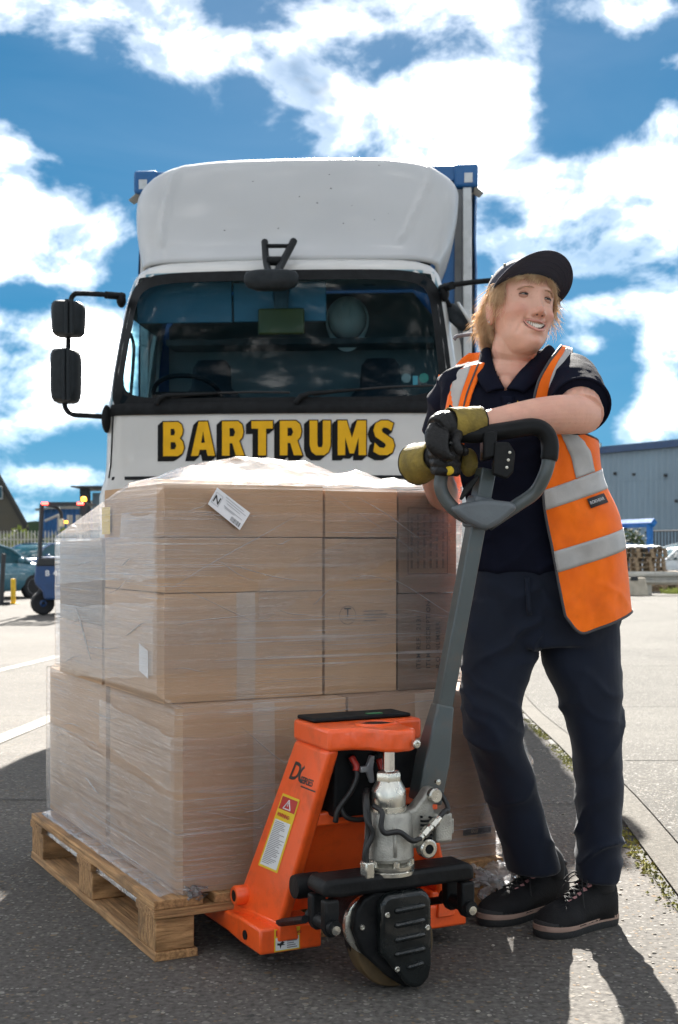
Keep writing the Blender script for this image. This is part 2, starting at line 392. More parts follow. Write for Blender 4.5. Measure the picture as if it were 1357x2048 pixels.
# cross joints of the yard on the left
for y in (5.12, 9.6, 14.4):
    MB().add([(-9, y + .5, gz(y + .5) + .004), (kx(y), y, gz(y) + .004), (kx(y), y + .012, gz(y) + .004), (-9, y + .512, gz(y + .5) + .004)], [(0, 1, 2, 3)]).build('joint', M_joint, ground)
# worn white lines
for (pa, pb, w, y1) in (((0, 1470), (100, 1430), .13, 30), ((0, 1338), (105, 1313), .16, 40)):
    A, B = G(*pa), G(*pb); sl = (B.x - A.x) / (B.y - A.y)
    ln = strip(MB(), lambda y: A.x + sl * (y - A.y), lambda y: A.x + sl * (y - A.y) + w, yrange(A.y - 1.5, y1, .4), .005).build('painted_line', M_line, ground, smooth=180)
# moss and grit in the kerb joint
M_moss = pm('moss', (.09, .10, .018), .9, var=.45, scale=25, col2=(.22, .21, .03), bump=.5)
mb = MB()
for i in range(2600):
    y = random.uniform(2.6, 11.5); den = fbm((y * 1.3, 3, 1), 1.0, 3)
    if den < -.25: continue
    x = kx(y) + random.gauss(.006, .017); s = random.uniform(.003, .009) * (1.25 if den > .15 else .8); z = gz(y) + .004
    a = random.uniform(0, 6.28)
    mb.add([(x + s * math.cos(a + q), y + s * math.sin(a + q) * 1.4, z) for q in (0, 2.1, 4.2)] + [(x, y, z + s * random.uniform(.5, 1.1))], [(0, 1, 3), (1, 2, 3), (2, 0, 3)])
mo = mb.build('moss', M_moss); mo['kind'] = 'stuff'; mo['label'] = 'yellow green moss along the concrete kerb joint'; mo['category'] = 'moss'
# loose grit, twigs
M_grit = pm('loose_stone', (.3, .27, .23), .8, var=.5, scale=40)
mb = MB()
for i in range(520):
    if i < 300: y = random.uniform(2.7, 7); x = kx(y) - abs(random.gauss(0, .22))
    else: y = random.uniform(2.6, 6.5); x = random.uniform(-1.4, 1)
    s = random.uniform(.0015, .0045); z = gz(y)
    mb.ball((x, y, z + s * .4), (s * random.uniform(.8, 1.6), s, s * .6), 6, 4)
gr = mb.build('grit', M_grit, smooth=180); gr['kind'] = 'stuff'; gr['label'] = 'small loose stones scattered over the yard'; gr['category'] = 'grit'
# ---------------------------------------------------------------- the lorry
TA = R(4.3); TC = Vector((-.374, 8.2, 0))
lorry = thing('delivery_lorry', 'white cab lorry with blue curtain-sided body parked behind the wrapped pallet', 'lorry', TC, -TA)
def tl(px, py, yl=0.0):
    """pixel to lorry coordinates on the plane yl behind the windscreen foot"""
    k = (px - CXP) / FPX; ca, sa = math.cos(TA), math.sin(TA)
    xl = (k * (TC.y + yl * ca) - TC.x - yl * sa) / (ca + k * sa)
    y = TC.y - xl * sa + yl * ca
    return Vector((xl, yl, CAMH + (HOR - py) * y / FPX))
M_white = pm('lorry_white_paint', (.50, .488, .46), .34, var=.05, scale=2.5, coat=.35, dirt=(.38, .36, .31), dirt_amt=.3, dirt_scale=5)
M_fair = pm('deflector_plastic', (.40, .405, .405), .42, var=.04, scale=2, bump=.04, bscale=300, dirt=(.36, .35, .32), dirt_amt=.3, dirt_scale=4, coat=.15)
M_blk = pm('black_trim', (.010, .011, .012), .55, var=.3, scale=20, spec=.12)
M_mir = pm('mirror_housing', (.016, .020, .023), .5, var=.2, scale=30, bump=.08, bscale=500, spec=.18)
M_rub = pm('rubber', (.014, .014, .015), .8, var=.3, scale=25)
M_blue = pm('blue_curtain', (.004, .085, .25), .45, var=.1, scale=3, bump=.1, bscale=8, dirt=(.01, .08, .2), dirt_amt=.5)
M_alu = pm('aluminium_post', (.46, .47, .47), .45, .55, var=.12, scale=6, dirt=(.25, .24, .22), dirt_amt=.6, dirt_scale=9)
M_darkalu = pm('dark_channel', (.10, .105, .11), .6, .2, var=.2, scale=8)  # even dark grey metal for channels, grille bars and load bed
M_intr = pm('cab_trim', (.10, .11, .115), .8, var=.2, scale=10)
M_intr2 = pm('cab_rear_wall', (.22, .225, .22), .85, var=.12, scale=3)
M_seat = pm('seat_fabric', (.02, .024, .03), .9, var=.25, scale=60)
M_visor = pm('visor_plastic', (.09, .21, .28), .5, var=.08, scale=4)
M_yel = pm('letter_yellow', (.66, .36, .006), .5, var=.06, scale=12, spec=.2)
M_lblk = pm('letter_black', (.010, .010, .010), .55, var=.1, scale=12, spec=.08)
M_rim = pm('wheel_steel', (.35, .36, .37), .45, .5, scale=12)
def glassmat(name, tint, fres=.03, rough=.0):
    m = bpy.data.materials.new(name); m.use_nodes = True; nt = m.node_tree; nt.nodes.clear(); N = nt.nodes.new; L = nt.links.new
    t = N('ShaderNodeBsdfTransparent'); t.inputs[0].default_value = (*tint, 1); g = N('ShaderNodeBsdfGlossy'); g.inputs['Roughness'].default_value = rough
    tc = N('ShaderNodeTexCoord'); nz = N('ShaderNodeTexNoise'); nz.inputs['Scale'].default_value = 3.0; L(tc.outputs['Object'], nz.inputs['Vector'])
    bp = N('ShaderNodeBump'); bp.inputs['Strength'].default_value = .03; bp.inputs['Distance'].default_value = .01; L(nz.outputs['Fac'], bp.inputs['Height']); L(bp.outputs[0], g.inputs['Normal'])
    mx = N('ShaderNodeMixShader'); L(schlick(nt, fres), mx.inputs[0]); L(t.outputs[0], mx.inputs[1]); L(g.outputs[0], mx.inputs[2])
    o = N('ShaderNodeOutputMaterial'); L(mx.outputs[0], o.inputs[0]); MATS[name] = m; return m
M_glass = glassmat('windscreen_glass', (.42, .60, .68), .006)
M_sglass = glassmat('side_glass', (.42, .62, .66), .03)

WZ0, WZ1 = 1.845, 2.715
WTAB = [(.3, 1.05), (.55, 1.13), (1.30, 1.165), (1.42, 1.135), (1.86, 1.12), (2.2, 1.085), (2.55, 1.035), (2.70, 1.0), (2.77, .965), (2.82, .91), (2.86, .80)]
FTAB = [(.3, -.02), (.9, -.06), (1.3, -.055), (1.42, -.03), (1.5, -.01), (1.86, .0), (2.3, .075), (2.7, .18), (2.77, .225), (2.83, .33), (2.86, .48)]
CABB = 1.55
def cab_pt(c, z):
    """c in -2..2: -2..-1 left side from the back, -1..1 front, 1..2 right side"""
    w = sinterp(WTAB, z); f = sinterp(FTAB, z); r = .17
    s = max(-1, min(1, c))
    # front: superelliptic rounding towards the corner
    xs = s; k = abs(s)
    fx = w * (1 - (1 - k) ** 1.0) if k < 1 else w
    x = math.copysign(w * k, s)
    edge = max(0, (k * w - (w - r)) / r)
    y = f + .07 * k * k + r * (1 - math.sqrt(max(0, 1 - min(edge, 1) ** 2)))
    if abs(c) > 1: y = y + (CABB - y) * (abs(c) - 1)
    return Vector((x, y, z))
cs = [-2, -1.8, -1.55, -1.2, -1.08, -1] + [-.995, -.985, -.968, -.94, -.90, -.85] + [i / 10 for i in range(-8, 9)] + [.85, .90, .94, .968, .985, .995] + [1, 1.08, 1.2, 1.55, 1.8, 2]
zs = [.3, .42, .55, .75, .95, 1.2, 1.3, 1.36, 1.42, 1.5, 1.62, 1.75, WZ0, 1.95, 2.1, 2.25, 2.4, 2.5, 2.6, WZ1, 2.74, 2.77, 2.80, 2.83, 2.85, 2.86]
i0, i1 = cs.index(-.94), cs.index(.94); r0, r1 = zs.index(WZ0), zs.index(WZ1)
s0, s1 = cs.index(-1.8), cs.index(-1.2); t0, t1 = cs.index(1.2), cs.index(1.8); rz1 = zs.index(2.5)
mb = MB(); n = len(cs)
vs = [cab_pt(c, z) for z in zs for c in cs]; fs = []
for j in range(len(zs) - 1):
    for i in range(n - 1):
        if r0 <= j < r1 and i0 <= i < i1: continue
        if r0 <= j < rz1 and (s0 <= i < s1 or t0 <= i < t1): continue
        a = j * n + i; fs.append((a, a + 1, a + n + 1, a + n))
k = (len(zs) - 1) * n
fs.append(tuple(k + i for i in range(n)))                       # roof
mb.add(vs, fs)
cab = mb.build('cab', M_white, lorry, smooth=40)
MB().add([(-1.0, CABB, .3), (1.0, CABB, .3), (1.0, CABB, 2.6), (.8, CABB, 2.84), (-.8, CABB, 2.84), (-1.0, CABB, 2.6)], [(0, 1, 2, 3, 4, 5)]).build('rear_wall', M_intr2, lorry)
MB().bx(-1.0, 1.0, .25, CABB - .02, 1.0, 1.06).build('cab_floor', M_intr, lorry)
# windscreen with a black printed border and rounded corners
def ws(u, v, off=0.0):
    c = -.968 + 1.936 * u; z = WZ0 - .03 + (WZ1 - WZ0 + .05) * v
    p = cab_pt(c, z); p.y -= off; return p
wsc = MB().grid(lambda u, v: ws(u, v, .004), 24, 10).build('windscreen', M_glass, lorry, smooth=180)
def rr(a, w, h, r):
    """rounded rectangle outline by angle fraction a (0..1) in the unit square"""
    ang = 2 * PI * a; e = 9.0
    cx, sy = math.cos(ang), math.sin(ang)
    k = (abs(cx) ** e + abs(sy) ** e) ** (-1 / e)
    return .5 + .5 * cx * k * w, .5 + .5 * sy * k * h
mb = MB(); nn = 96
out, inn = [], []
for i in range(nn):
    a = i / nn
    u, v = rr(a, 1.0, 1.0, 0); out.append(ws(u, v, .008))
    u, v = rr(a, .925, .82, 0); v += .015; inn.append(ws(u, v, .008))
mb.rings([out, inn], True, False)
mb.build('windscreen_border', M_blk, wsc, smooth=180)
# wiper scuttle along the windscreen foot
mb = MB().grid(lambda u, v: cab_pt(-.96 + 1.92 * u, WZ0 - .035 + .075 * v) + Vector((0, -.014 - .012 * math.sin(v * PI), 0)), 24, 4)
mb.build('scuttle', M_blk, lorry, smooth=180)
for sgn in (-1, 1):
    sg = MB().grid(lambda u, v: cab_pt(sgn * (1.2 + .6 * u), WZ0 + (2.5 - WZ0) * v) + Vector((-sgn * .004, 0, 0)), 4, 4).build('side_window', M_sglass, lorry, smooth=180)
# front panel seams, grille and lamps
for s_ in (-.955, .955):
    pts = [cab_pt(s_ * (.985 + .012 * (1 - t)), 1.42 + .40 * t) + Vector((0, -.002, 0)) for t in [i / 8 for i in range(9)]]
    MB().tube(pts, .006, 6).build('panel_seam', M_blk, cab)
MB().grid(lambda u, v: cab_pt(-.93 + 1.86 * u, 1.405 + .022 * v) + Vector((0, -.004, 0)), 20, 1).build('panel_gap', M_blk, cab)
gr_ = MB().grid(lambda u, v: cab_pt(-.80 + 1.6 * u, .98 + .36 * v) + Vector((0, -.012, 0)), 16, 2).build('grille', M_blk, lorry, smooth=180)
for k in range(5):
    MB().tube([cab_pt(-.78 + 1.56 * i / 12, 1.02 + .07 * k) + Vector((0, -.025, 0)) for i in range(13)], .014, 6).build('bar', M_darkalu, gr_)
for sgn in (-1, 1):
    hl = MB().grid(lambda u, v: cab_pt(sgn * (.80 + .16 * u), .62 + .26 * v) + Vector((0, -.015, 0)), 6, 5).build('headlight', M_alu, lorry, smooth=180)
    MB().ball(cab_pt(sgn * .88, .75) + Vector((0, -.02, 0)), (.075, .03, .075)).build('lens', M_glass, hl, smooth=180)
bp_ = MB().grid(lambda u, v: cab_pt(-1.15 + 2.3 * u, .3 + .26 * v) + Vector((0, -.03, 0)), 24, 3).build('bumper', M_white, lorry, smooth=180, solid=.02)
# roof deflector: a concave sail rising to the body
DT = [(2.83, .97, .34), (2.88, .99, .40), (2.98, 1.03, .50), (3.15, 1.075, .62), (3.35, 1.105, .74), (3.52, 1.11, .85), (3.62, 1.085, .93), (3.665, 1.05, 1.0), (3.685, 1.0, 1.10)]
def dpt(c, z):
    w, f = sinterp(DT, z); k = min(1, abs(c)); r = .23
    edge = max(0, (k * w - (w - r)) / r)
    y = f + .05 * k * k + r * 1.0 * (1 - math.sqrt(max(0, 1 - edge ** 2)))
    zz = z - .13 * max(0, (z - 3.2) / .48) ** 1.3 * (k ** 5)
    if abs(c) > 1: y = y + (1.42 - y) * (abs(c) - 1)
    rid = 0
    for c0 in (-.80 + .12 * (z - 3.1), .74 + .22 * (z - 3.1)):
        if z > 2.98: rid += .028 * math.exp(-((c - c0) / .016) ** 2)
    return Vector((math.copysign(w * k, c), y - rid, zz))
dc = [-2, -1.6, -1.25, -1, -.99, -.97, -.95, -.92, -.885, -.85, -.83, -.815, -.80, -.785, -.77, -.75, -.72, -.68] + [i / 12 for i in range(-7, 8)] + [.64, .67, .69, .71, .73, .75, .77, .79, .81, .83, .85, .87, .90, .93, .95, .97, .99, 1, 1.25, 1.6, 2]
dz = [2.83 + (3.685 - 2.83) * i / 26 for i in range(27)]
mb = MB(); n = len(dc); vs = [dpt(c, z) for z in dz for c in dc]
fs = [(j * n + i, j * n + i + 1, (j + 1) * n + i + 1, (j + 1) * n + i) for j in range(len(dz) - 1) for i in range(n - 1)]
mb.add(vs, fs)
defl = mb.build('roof_deflector', M_fair, lorry, smooth=60, solid=.02)
mb = MB()
for k in range(13):
    c = random.uniform(-.8, .85); z = random.uniform(2.95, 3.6); p = dpt(c, z); p.y -= .012; s = random.uniform(.0015, .004)
    mb.ball(p, (s * random.uniform(.6, 2), .003, s * random.uniform(.6, 1.6)), 6, 4)
mb.build('fly_specks', M_lblk, defl)['kind'] = 'stuff'
# side fairing behind the cab, on the camera's right
for sgn in (1, -1):
    w0, w1 = 1.04, 1.12
    pl = [(sgn * w0, 1.42, 2.60), (sgn * (w1 - .02), 1.60, 2.62), (sgn * (w1 + .02), 1.60, 2.45), (sgn * (w1 + .06), 1.6, 1.9), (sgn * (w1 + .06), 1.6, .9), (sgn * (w0 + .03), 1.40, .9), (sgn * (w0 + .03), 1.40, 1.9)]
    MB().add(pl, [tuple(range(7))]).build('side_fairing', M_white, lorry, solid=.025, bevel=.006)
    MB().add([(sgn * .92, 1.10, 2.84), (sgn * .99, 1.40, 2.83), (sgn * .99, 1.42, 2.62), (sgn * .935, 1.15, 2.72)], [(0, 1, 2, 3)]).build('roof_fillet', pm('cream_plastic', (.55, .5, .38), .5), lorry, solid=.02)
    MB().ball((sgn * .90, .62, 2.865), (.04, .055, .04)).tube([(sgn * .88, .62, 2.82), (sgn * .90, .62, 2.86)], .02).build('marker_lamp', M_blk, lorry, smooth=180)
# lettering with a black drop shade
from mathutils.geometry import tessellate_polygon
GL = {'B': [[(0,0),(.5,0),(.64,.07),(.71,.24),(.66,.43),(.56,.52),(.64,.62),(.67,.76),(.62,.92),(.5,1),(0,1)], [(.25,.2),(.40,.2),(.45,.3),(.40,.41),(.25,.41)], [(.25,.61),(.37,.61),(.41,.7),(.37,.8),(.25,.8)]],
      'A': [[(0,0),(.24,0),(.285,.18),(.51,.18),(.555,0),(.80,0),(.55,1),(.25,1)], [(.335,.38),(.465,.38),(.40,.72)]],
      'R': [[(0,0),(.25,0),(.25,.36),(.34,.36),(.46,0),(.74,0),(.57,.43),(.67,.53),(.71,.70),(.66,.9),(.53,1),(0,1)], [(.25,.56),(.38,.56),(.44,.68),(.38,.8),(.25,.8)]],
      'T': [[(.22,0),(.48,0),(.48,.78),(.70,.78),(.70,1),(0,1),(0,.78),(.22,.78)]],
      'U': [[(0,1),(0,.28),(.06,.1),(.2,0),(.48,0),(.62,.1),(.68,.28),(.68,1),(.43,1),(.43,.32),(.40,.23),(.28,.23),(.25,.32),(.25,1)]],
      'M': [[(0,0),(.24,0),(.24,.52),(.39,.05),(.53,.05),(.68,.52),(.68,0),(.92,0),(.92,1),(.63,1),(.46,.5),(.29,1),(0,1)]],
      'S': [[(.0,.1),(.2,0),(.45,0),(.62,.08),(.69,.28),(.63,.46),(.3,.66),(.27,.74),(.34,.8),(.46,.78),(.58,.7),(.65,.92),(.48,1),(.25,1),(.07,.91),(.0,.72),(.07,.53),(.38,.34),(.41,.27),(.34,.2),(.2,.22),(.05,.36)]]}
def grow(poly, e, hole):
    ar = sum(p[0] * q[1] - q[0] * p[1] for p, q in zip(poly, poly[1:] + poly[:1])); sg = (1 if ar > 0 else -1) * (-1 if hole else 1); out = []
    n = len(poly)
    for i in range(n):
        p, q, r = Vector(poly[i - 1]), Vector(poly[i]), Vector(poly[(i + 1) % n]); d1 = (q - p).normalized(); d2 = (r - q).normalized()
        n1 = Vector((d1.y, -d1.x)); n2 = Vector((d2.y, -d2.x)); m = n1 + n2; m = m / max(.55, m.dot(m) / 2 * 1.0) if m.length > .1 else n1
        o = q + m * .5 * 2 * .5 * e * sg * (1.0); out.append((o.x, o.y))
    return out
a = tl(318, 915, -.012); b = tl(792, 907, -.012); W = b.x - a.x
HL = .212; GAP = .235
WORD = 'BARTRUMS'; ADV = []; xx = 0
for chh in WORD: ADV.append(xx); xx += max(p[0] for p in GL[chh][0]) + GAP
TOTW = xx - GAP
def letter(chh, k, mat, name, dx, dz, dy, e):
    polys = [grow(pp, e, i > 0) for i, pp in enumerate(GL[chh])]
    flat = [p for pp in polys for p in pp]; tris = tessellate_polygon([[Vector((x, y, 0)) for x, y in pp] for pp in polys])
    def pos(x, y):
        X = a.x + .022 + (ADV[k] + x) / TOTW * (W - .03) + dx; Z = 1.552 + y * HL + dz; cy = cab_pt(max(-1, min(1, X / 1.12)), Z).y
        return Vector((X, cy - .003 - dy, Z))
    return MB().add([pos(x, y) for x, y in flat], [tuple(t) for t in tris]).build(name, mat, cab, recalc=False)
for k, chh in enumerate(WORD):
    for i in range(8): letter(chh, k, M_lblk, 'letter_shade', -.0042 * i, -.0036 * i, .0004 * (8 - i), .07)
    letter(chh, k, M_yel, 'letter', 0, 0, .0048, .0)
# mirrors
def mirror_house(name, x, z, w, h, y, tilt, parent):
    """rounded mirror shell facing backwards"""
    rg = []
    for (dy, k) in ((.0, .55), (.03, .86), (.07, .98), (.12, 1.0), (.15, .97)):
        ring = []
        for i in range(36):
            an = 2 * PI * i / 36; e = 5.5
            cx, sy = math.cos(an), math.sin(an); q = (abs(cx) ** e + abs(sy) ** e) ** (-1 / e)
            px_, pz_ = cx * q * w / 2 * k, sy * q * h / 2 * (k * .3 + .7)
            px_ *= (1 + .07 * (pz_ / h)); pz_ += -.05 * px_ * (1 if pz_ > 0 else .15) * tilt
            ring.append(Vector((x + px_, y + dy, z + pz_)))
        rg.append(ring)
    mb = MB().rings(rg, True, True)
    # moulded ribs where the arm is clamped
    for dx in (.10, .25):
        mb.tube([(x + w * dx, y - .006, z - h * .47), (x + w * dx, y - .012, z), (x + w * dx, y - .006, z + h * .47)], .013, 8)
    o = mb.build(name, M_mir, parent, smooth=50)
    rg2 = [[Vector((p.x, p.y + .002, p.z)) for p in rg[-1]]]
    MB().add([Vector((x + (p.x - x) * .93, p.y + .004, z + (p.z - z) * .93)) for p in rg[-1]], [tuple(range(36))]).build('mirror_glass', pm('mirror_face', (.7, .72, .74), .03, 1.0, var=.02), o)
    return o
for side in (-1, 1):
    rt = MB(); yy = .10
    top = tl(246, 592, .25); tw = tl(148, 590, yy); 
    if side < 0:
        pts = [tl(246, 594, .26), tl(222, 590, .16), tl(160, 587, yy), tl(148, 590, yy), tl(142, 602, yy), tl(137, 640, yy), tl(137, 700, yy), tl(133, 780, yy), tl(130, 808, yy), tl(134, 820, yy), tl(147, 829, yy), tl(175, 831, yy + .02), tl(215, 834, .12)]
    else:
        pts = [tl(880, 580, .3), tl(905, 570, .16), tl(985, 561, yy), tl(1000, 566, yy), tl(1004, 580, yy), tl(1004, 640, yy), tl(1004, 780, yy), tl(1000, 806, yy), tl(985, 815, yy), tl(960, 818, yy + .02), tl(915, 822, .12)]
    arm = MB().tube(smooth_path(pts, 5), .0165, 10).build('mirror_arm', M_blk, lorry, smooth=180)
    if side < 0:
        MB().tube([tl(212, 590, .14), tl(248, 593, .25)], .024, 8).ball(tl(243, 600, .24), (.03, .05, .05)).build('mirror_clamp', M_blk, arm, smooth=60)
        MB().ball(tl(214, 838, .13), (.03, .07, .09)).build('mirror_foot', M_blk, arm, smooth=180)
        c = tl(136, 638, yy - .03); mirror_house('mirror', c.x, c.z, .205, .225, c.y - .09, 1, lorry)
        c = tl(131, 752, yy - .03); mirror_house('mirror', c.x, c.z, .185, .345, c.y - .09, 1, lorry)
    else:
        MB().tube([tl(905, 571, .14), tl(884, 577, .3)], .026, 8).ball(tl(890, 585, .26), (.03, .05, .06)).build('mirror_clamp', M_blk, arm, smooth=60)
        c = tl(1008, 640, yy - .03); mirror_house('mirror', c.x, c.z, .205, .225, c.y - .09, -1, lorry)
        c = tl(1010, 752, yy - .03); mirror_house('mirror', c.x, c.z, .185, .345, c.y - .09, -1, lorry)
# kerb mirror on the far door
A, B = tl(896, 608, .35), tl(935, 660, .30)
mb = MB(); d = (B - A)
rg = []
for t, w in ((0, .02), (.1, .045), (.5, .07), (.9, .055), (1, .02)):
    p = A + d * t; rg.append([p + Vector((math.cos(q) * w * .8, math.sin(q) * w * .6, math.sin(q + .6) * w * .5)) for q in [2 * PI * i / 12 for i in range(12)]])
km = mb.rings(rg).build('kerb_mirror', M_mir, lorry, smooth=180)
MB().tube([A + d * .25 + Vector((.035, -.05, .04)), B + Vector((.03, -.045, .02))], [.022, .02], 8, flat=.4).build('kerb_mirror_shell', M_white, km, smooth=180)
MB().tube([tl(890, 575, .3), tl(893, 600, .34), A + d * .2], .016, 8).build('kerb_mirror_arm', M_blk, km, smooth=180)
# front view mirror above the windscreen
fm = []
c = tl(543, 560, -.16)
rg = []
for (dz_, k) in ((-.062, .55), (-.045, .85), (-.01, 1.0), (.03, .98), (.05, .9), (.058, .7)):
    rg.append([Vector((c.x + .168 * k * math.cos(q) * (abs(math.cos(q)) ** -.25 if abs(math.cos(q)) > .05 else 1), c.y + .06 * k * math.sin(q), c.z + dz_)) for q in [2 * PI * i / 28 for i in range(28)]])
fv = MB().rings(rg).build('front_mirror', M_mir, lorry, smooth=60)
L1 = [tl(530, 483, .30), tl(533, 525, .12), tl(540, 548, -.10)]
L2 = [tl(588, 482, .32), tl(566, 524, .12), tl(552, 548, -.10)]
mb = MB().tube(smooth_path(L1, 4), .022, 8).tube(smooth_path(L2, 4), .024, 8).tube([tl(534, 492, .24), tl(580, 492, .26)], .014, 8).tube([tl(535, 522, .1), tl(562, 522, .1)], .03, 8)
mb.build('front_mirror_bracket', M_blk, fv, smooth=60)
# wipers
for (p0, p1, p2) in (((313, 808), (322, 791), (580, 781)), ((592, 806), (606, 788), (866, 767))):
    def on(px, py, off): 
        q = tl(px, py, 0); yy = cab_pt(q.x / 1.11, q.z).y; q = tl(px, py, yy - off); return q
    A, B, C_ = on(*p0, .03), on(*p1, .035), on(*p2, .022)
    arm = MB().tube([A, A + (B - A) * .7, B + (C_ - B) * .05, B + (C_ - B) * .45], [.018, .018, .014, .009], 8).build('wiper', M_blk, lorry, smooth=60)
    MB().tube([B + (C_ - B) * (.08 + .92 * t) + Vector((0, .006, -.012 + .014 * math.sin(PI * t))) for t in [i / 10 for i in range(11)]], .0075, 6).build('wiper_blade', M_rub, arm)
# inside the cab
MB().grid(lambda u, v: Vector((-.95 + 1.9 * u, .12 + .55 * v, 1.83 + .05 * math.sin(PI * v) + .07 * math.exp(-((u - .25) / .13) ** 2) * v)), 24, 8).build('dashboard', pm('dash_top', (.05, .075, .085), .7, var=.15), lorry, smooth=180)
def seat(px):
    p = tl(px, 760, 1.0)
    s = MB(); rg = []
    for (z, w, dd) in ((1.35, .25, .09), (1.75, .25, .085), (1.98, .235, .08), (2.06, .19, .07), (2.10, .145, .06), (2.25, .135, .055), (2.30, .10, .04)):
        rg.append([Vector((p.x + w * math.cos(q) * (abs(math.cos(q)) ** -.35 if abs(math.cos(q)) > .05 else 1), p.y + .15 * (z - 1.4) + dd * math.sin(q), z)) for q in [2 * PI * i / 20 for i in range(20)]])
    return s.rings(rg).build('seat', M_seat, lorry, smooth=60)
seat(418); seat(760)
c = tl(375, 790, .45)
Mx = Matrix.Translation(c) @ Matrix.Rotation(R(-28), 4, 'X')
sw = MB().tube([Mx @ Vector((.22 * math.cos(t), .22 * math.sin(t), 0)) for t in [2 * PI * i / 32 for i in range(33)]], .016, 8).build('steering_wheel', M_blk, lorry, smooth=180)
MB().box(c, (.42, .05, .02), Matrix.Rotation(R(-28), 3, 'X')).build('spoke', M_blk, sw)
for (x0, x1, y0, y1) in ((276, 463, 568, 643), (469, 652, 568, 640)):
    A = tl(x0, y0, .42); B = tl(x1, y1, .36)
    MB().box(((A.x + B.x) / 2, .39, (A.z + B.z) / 2), (B.x - A.x, .012, A.z - B.z), Matrix.Rotation(R(8), 3, 'X')).build('sun_visor', M_visor, lorry, bevel=.006)
MB().bx(-.95, .95, CABB - .35, CABB - .02, 2.42, 2.46).build('rear_shelf', M_intr, lorry)
A = tl(563, 643, .35)
MB().box(A, (.30, .03, .17)).build('mirror_reflection', pm('amber_reflection', (.13, .10, .02), .35, var=.1), lorry, bevel=.03, seg=4)  # tinted plate stands in for the front mirror's reflection in the windscreen
MB().tube([A + Vector((0, .0, .08)), A + Vector((-.005, .03, .28))], [.045, .06], 8, flat=.4).build('reflection_stalk', M_intr, lorry)  # stalk carrying the reflection plate
# pillar grab handle and stickers
MB().tube(smooth_path([tl(262, 668, .42), tl(268, 700, .5), tl(262, 790, .42)], 6), .012, 8).build('grab_handle', M_intr, lorry)
for i, (px, py, r, col) in enumerate(((813, 756, .029, (.5, .42, .36)), (848, 756, .03, (.12, .38, .26)), (831, 763, .016, (.25, .55, .55)))):
    q = tl(px, py, 0); q = tl(px, py, cab_pt(q.x / 1.11, q.z).y + .006)
    if i < 2: MB().add([q + Vector((r * math.cos(t), 0, r * math.sin(t))) for t in [2 * PI * k / 20 for k in range(20)]], [tuple(range(20))]).build('sticker', pm('sticker%d' % i, col, .6), wsc)
    else: MB().box(q, (.03, .003, .07)).build('sticker', pm('sticker%d' % i, col, .6), wsc)
# body
BX, BY, BL, BZ0, BZ1 = 1.262, 1.63, 6.4, .75, 3.76
body = MB().bx(-BX + .07, BX - .07, BY, BY + .05, BZ0, BZ1 - .03).build('front_bulkhead', M_blue, lorry)
for sgn in (-1, 1):
    x0, x1 = sorted((sgn * (BX - .16), sgn * (BX - .105))); MB().bx(x0, x1, BY - .02, BY + .1, BZ0, BZ1 - .16).build('post_channel', M_darkalu, body)
    x0, x1 = sorted((sgn * (BX - .102), sgn * (BX - .035))); MB().bx(x0, x1, BY - .035, BY + .12, BZ0, BZ1 - .145).build('corner_post', M_alu, lorry, bevel=.01)
    def cur(u, v):
        y = BY + .03 + (BL - .05) * u; z = BZ0 - .05 + (BZ1 - BZ0 - .03) * v
        return Vector((sgn * (BX - .012 + .016 * math.sin(u * 60) + .006 * math.sin(z * 9 + u * 3)), y, z))
    MB().grid(cur, 120, 14).build('side_curtain', M_blue, lorry, smooth=180, solid=.006)
    # corner casting with torn tarpaulin
    x0, x1 = sorted((sgn * (BX - .165), sgn * (BX + .012)))
    cc = MB().bx(x0, x1, BY - .05, BY + .14, BZ1 - .15, BZ1 + .02).build('corner_cap', M_blue, lorry, bevel=.02)
    MB().bx(min(sgn * (BX - .09), sgn * (BX - .03)), max(sgn * (BX - .09), sgn * (BX - .03)), BY - .056, BY - .05, BZ1 - .12, BZ1 - .05).build('cap_plate', M_alu, cc)
    MB().add([(sgn * (BX - .02), BY - .03, BZ1 - .13), (sgn * (BX + .05), BY - .05, BZ1 - .20), (sgn * (BX + .02), BY, BZ1 - .22), (sgn * (BX - .02), BY + .02, BZ1 - .19)], [(0, 1, 2, 3)]).build('torn_flap', pm('tarpaulin_back', (.3, .29, .26), .7), cc, solid=.004)
MB().bx(-BX + .01, BX - .01, BY, BY + BL, BZ1 - .03, BZ1 + .005).build('roof', pm('grp_roof', (.6, .6, .58), .6), lorry)
MB().bx(-BX + .02, BX - .02, BY - .03, BY + .03, BZ1 - .10, BZ1 + .012).build('front_rail', M_blue, lorry, bevel=.01)
MB().bx(-BX + .05, BX - .05, BY + BL - .06, BY + BL, BZ0, BZ1 - .05).build('rear_doors', M_blue, lorry)
MB().bx(-BX + .03, BX - .03, BY, BY + BL, BZ0 - .1, BZ0).build('load_bed', M_darkalu, lorry)
MB().bx(-.42, .42, .4, BY + BL, .42, .64).build('chassis', M_blk, lorry)
for (y, wz) in ((.75, gz(9)), (5.4, gz(13.6))):
    for sgn in (-1, 1):
        r = .42; zc = wz + r
        Mw = Matrix.Translation((sgn * .90, y, zc)) @ Matrix.Rotation(R(90) * sgn, 4, 'Y')
        w = MB().lathe([(.24, -.13), (.36, -.135), (.41, -.11), (r, -.06), (r, .06), (.41, .11), (.36, .135), (.24, .13)], Mw, 32).build('tyre', M_rub, lorry, smooth=50)
        MB().lathe([(.0, .06), (.09, .10), (.11, .06), (.2, .02), (.24, .12), (.245, -.1)], Mw, 24).build('rim', M_rim, w, smooth=40)
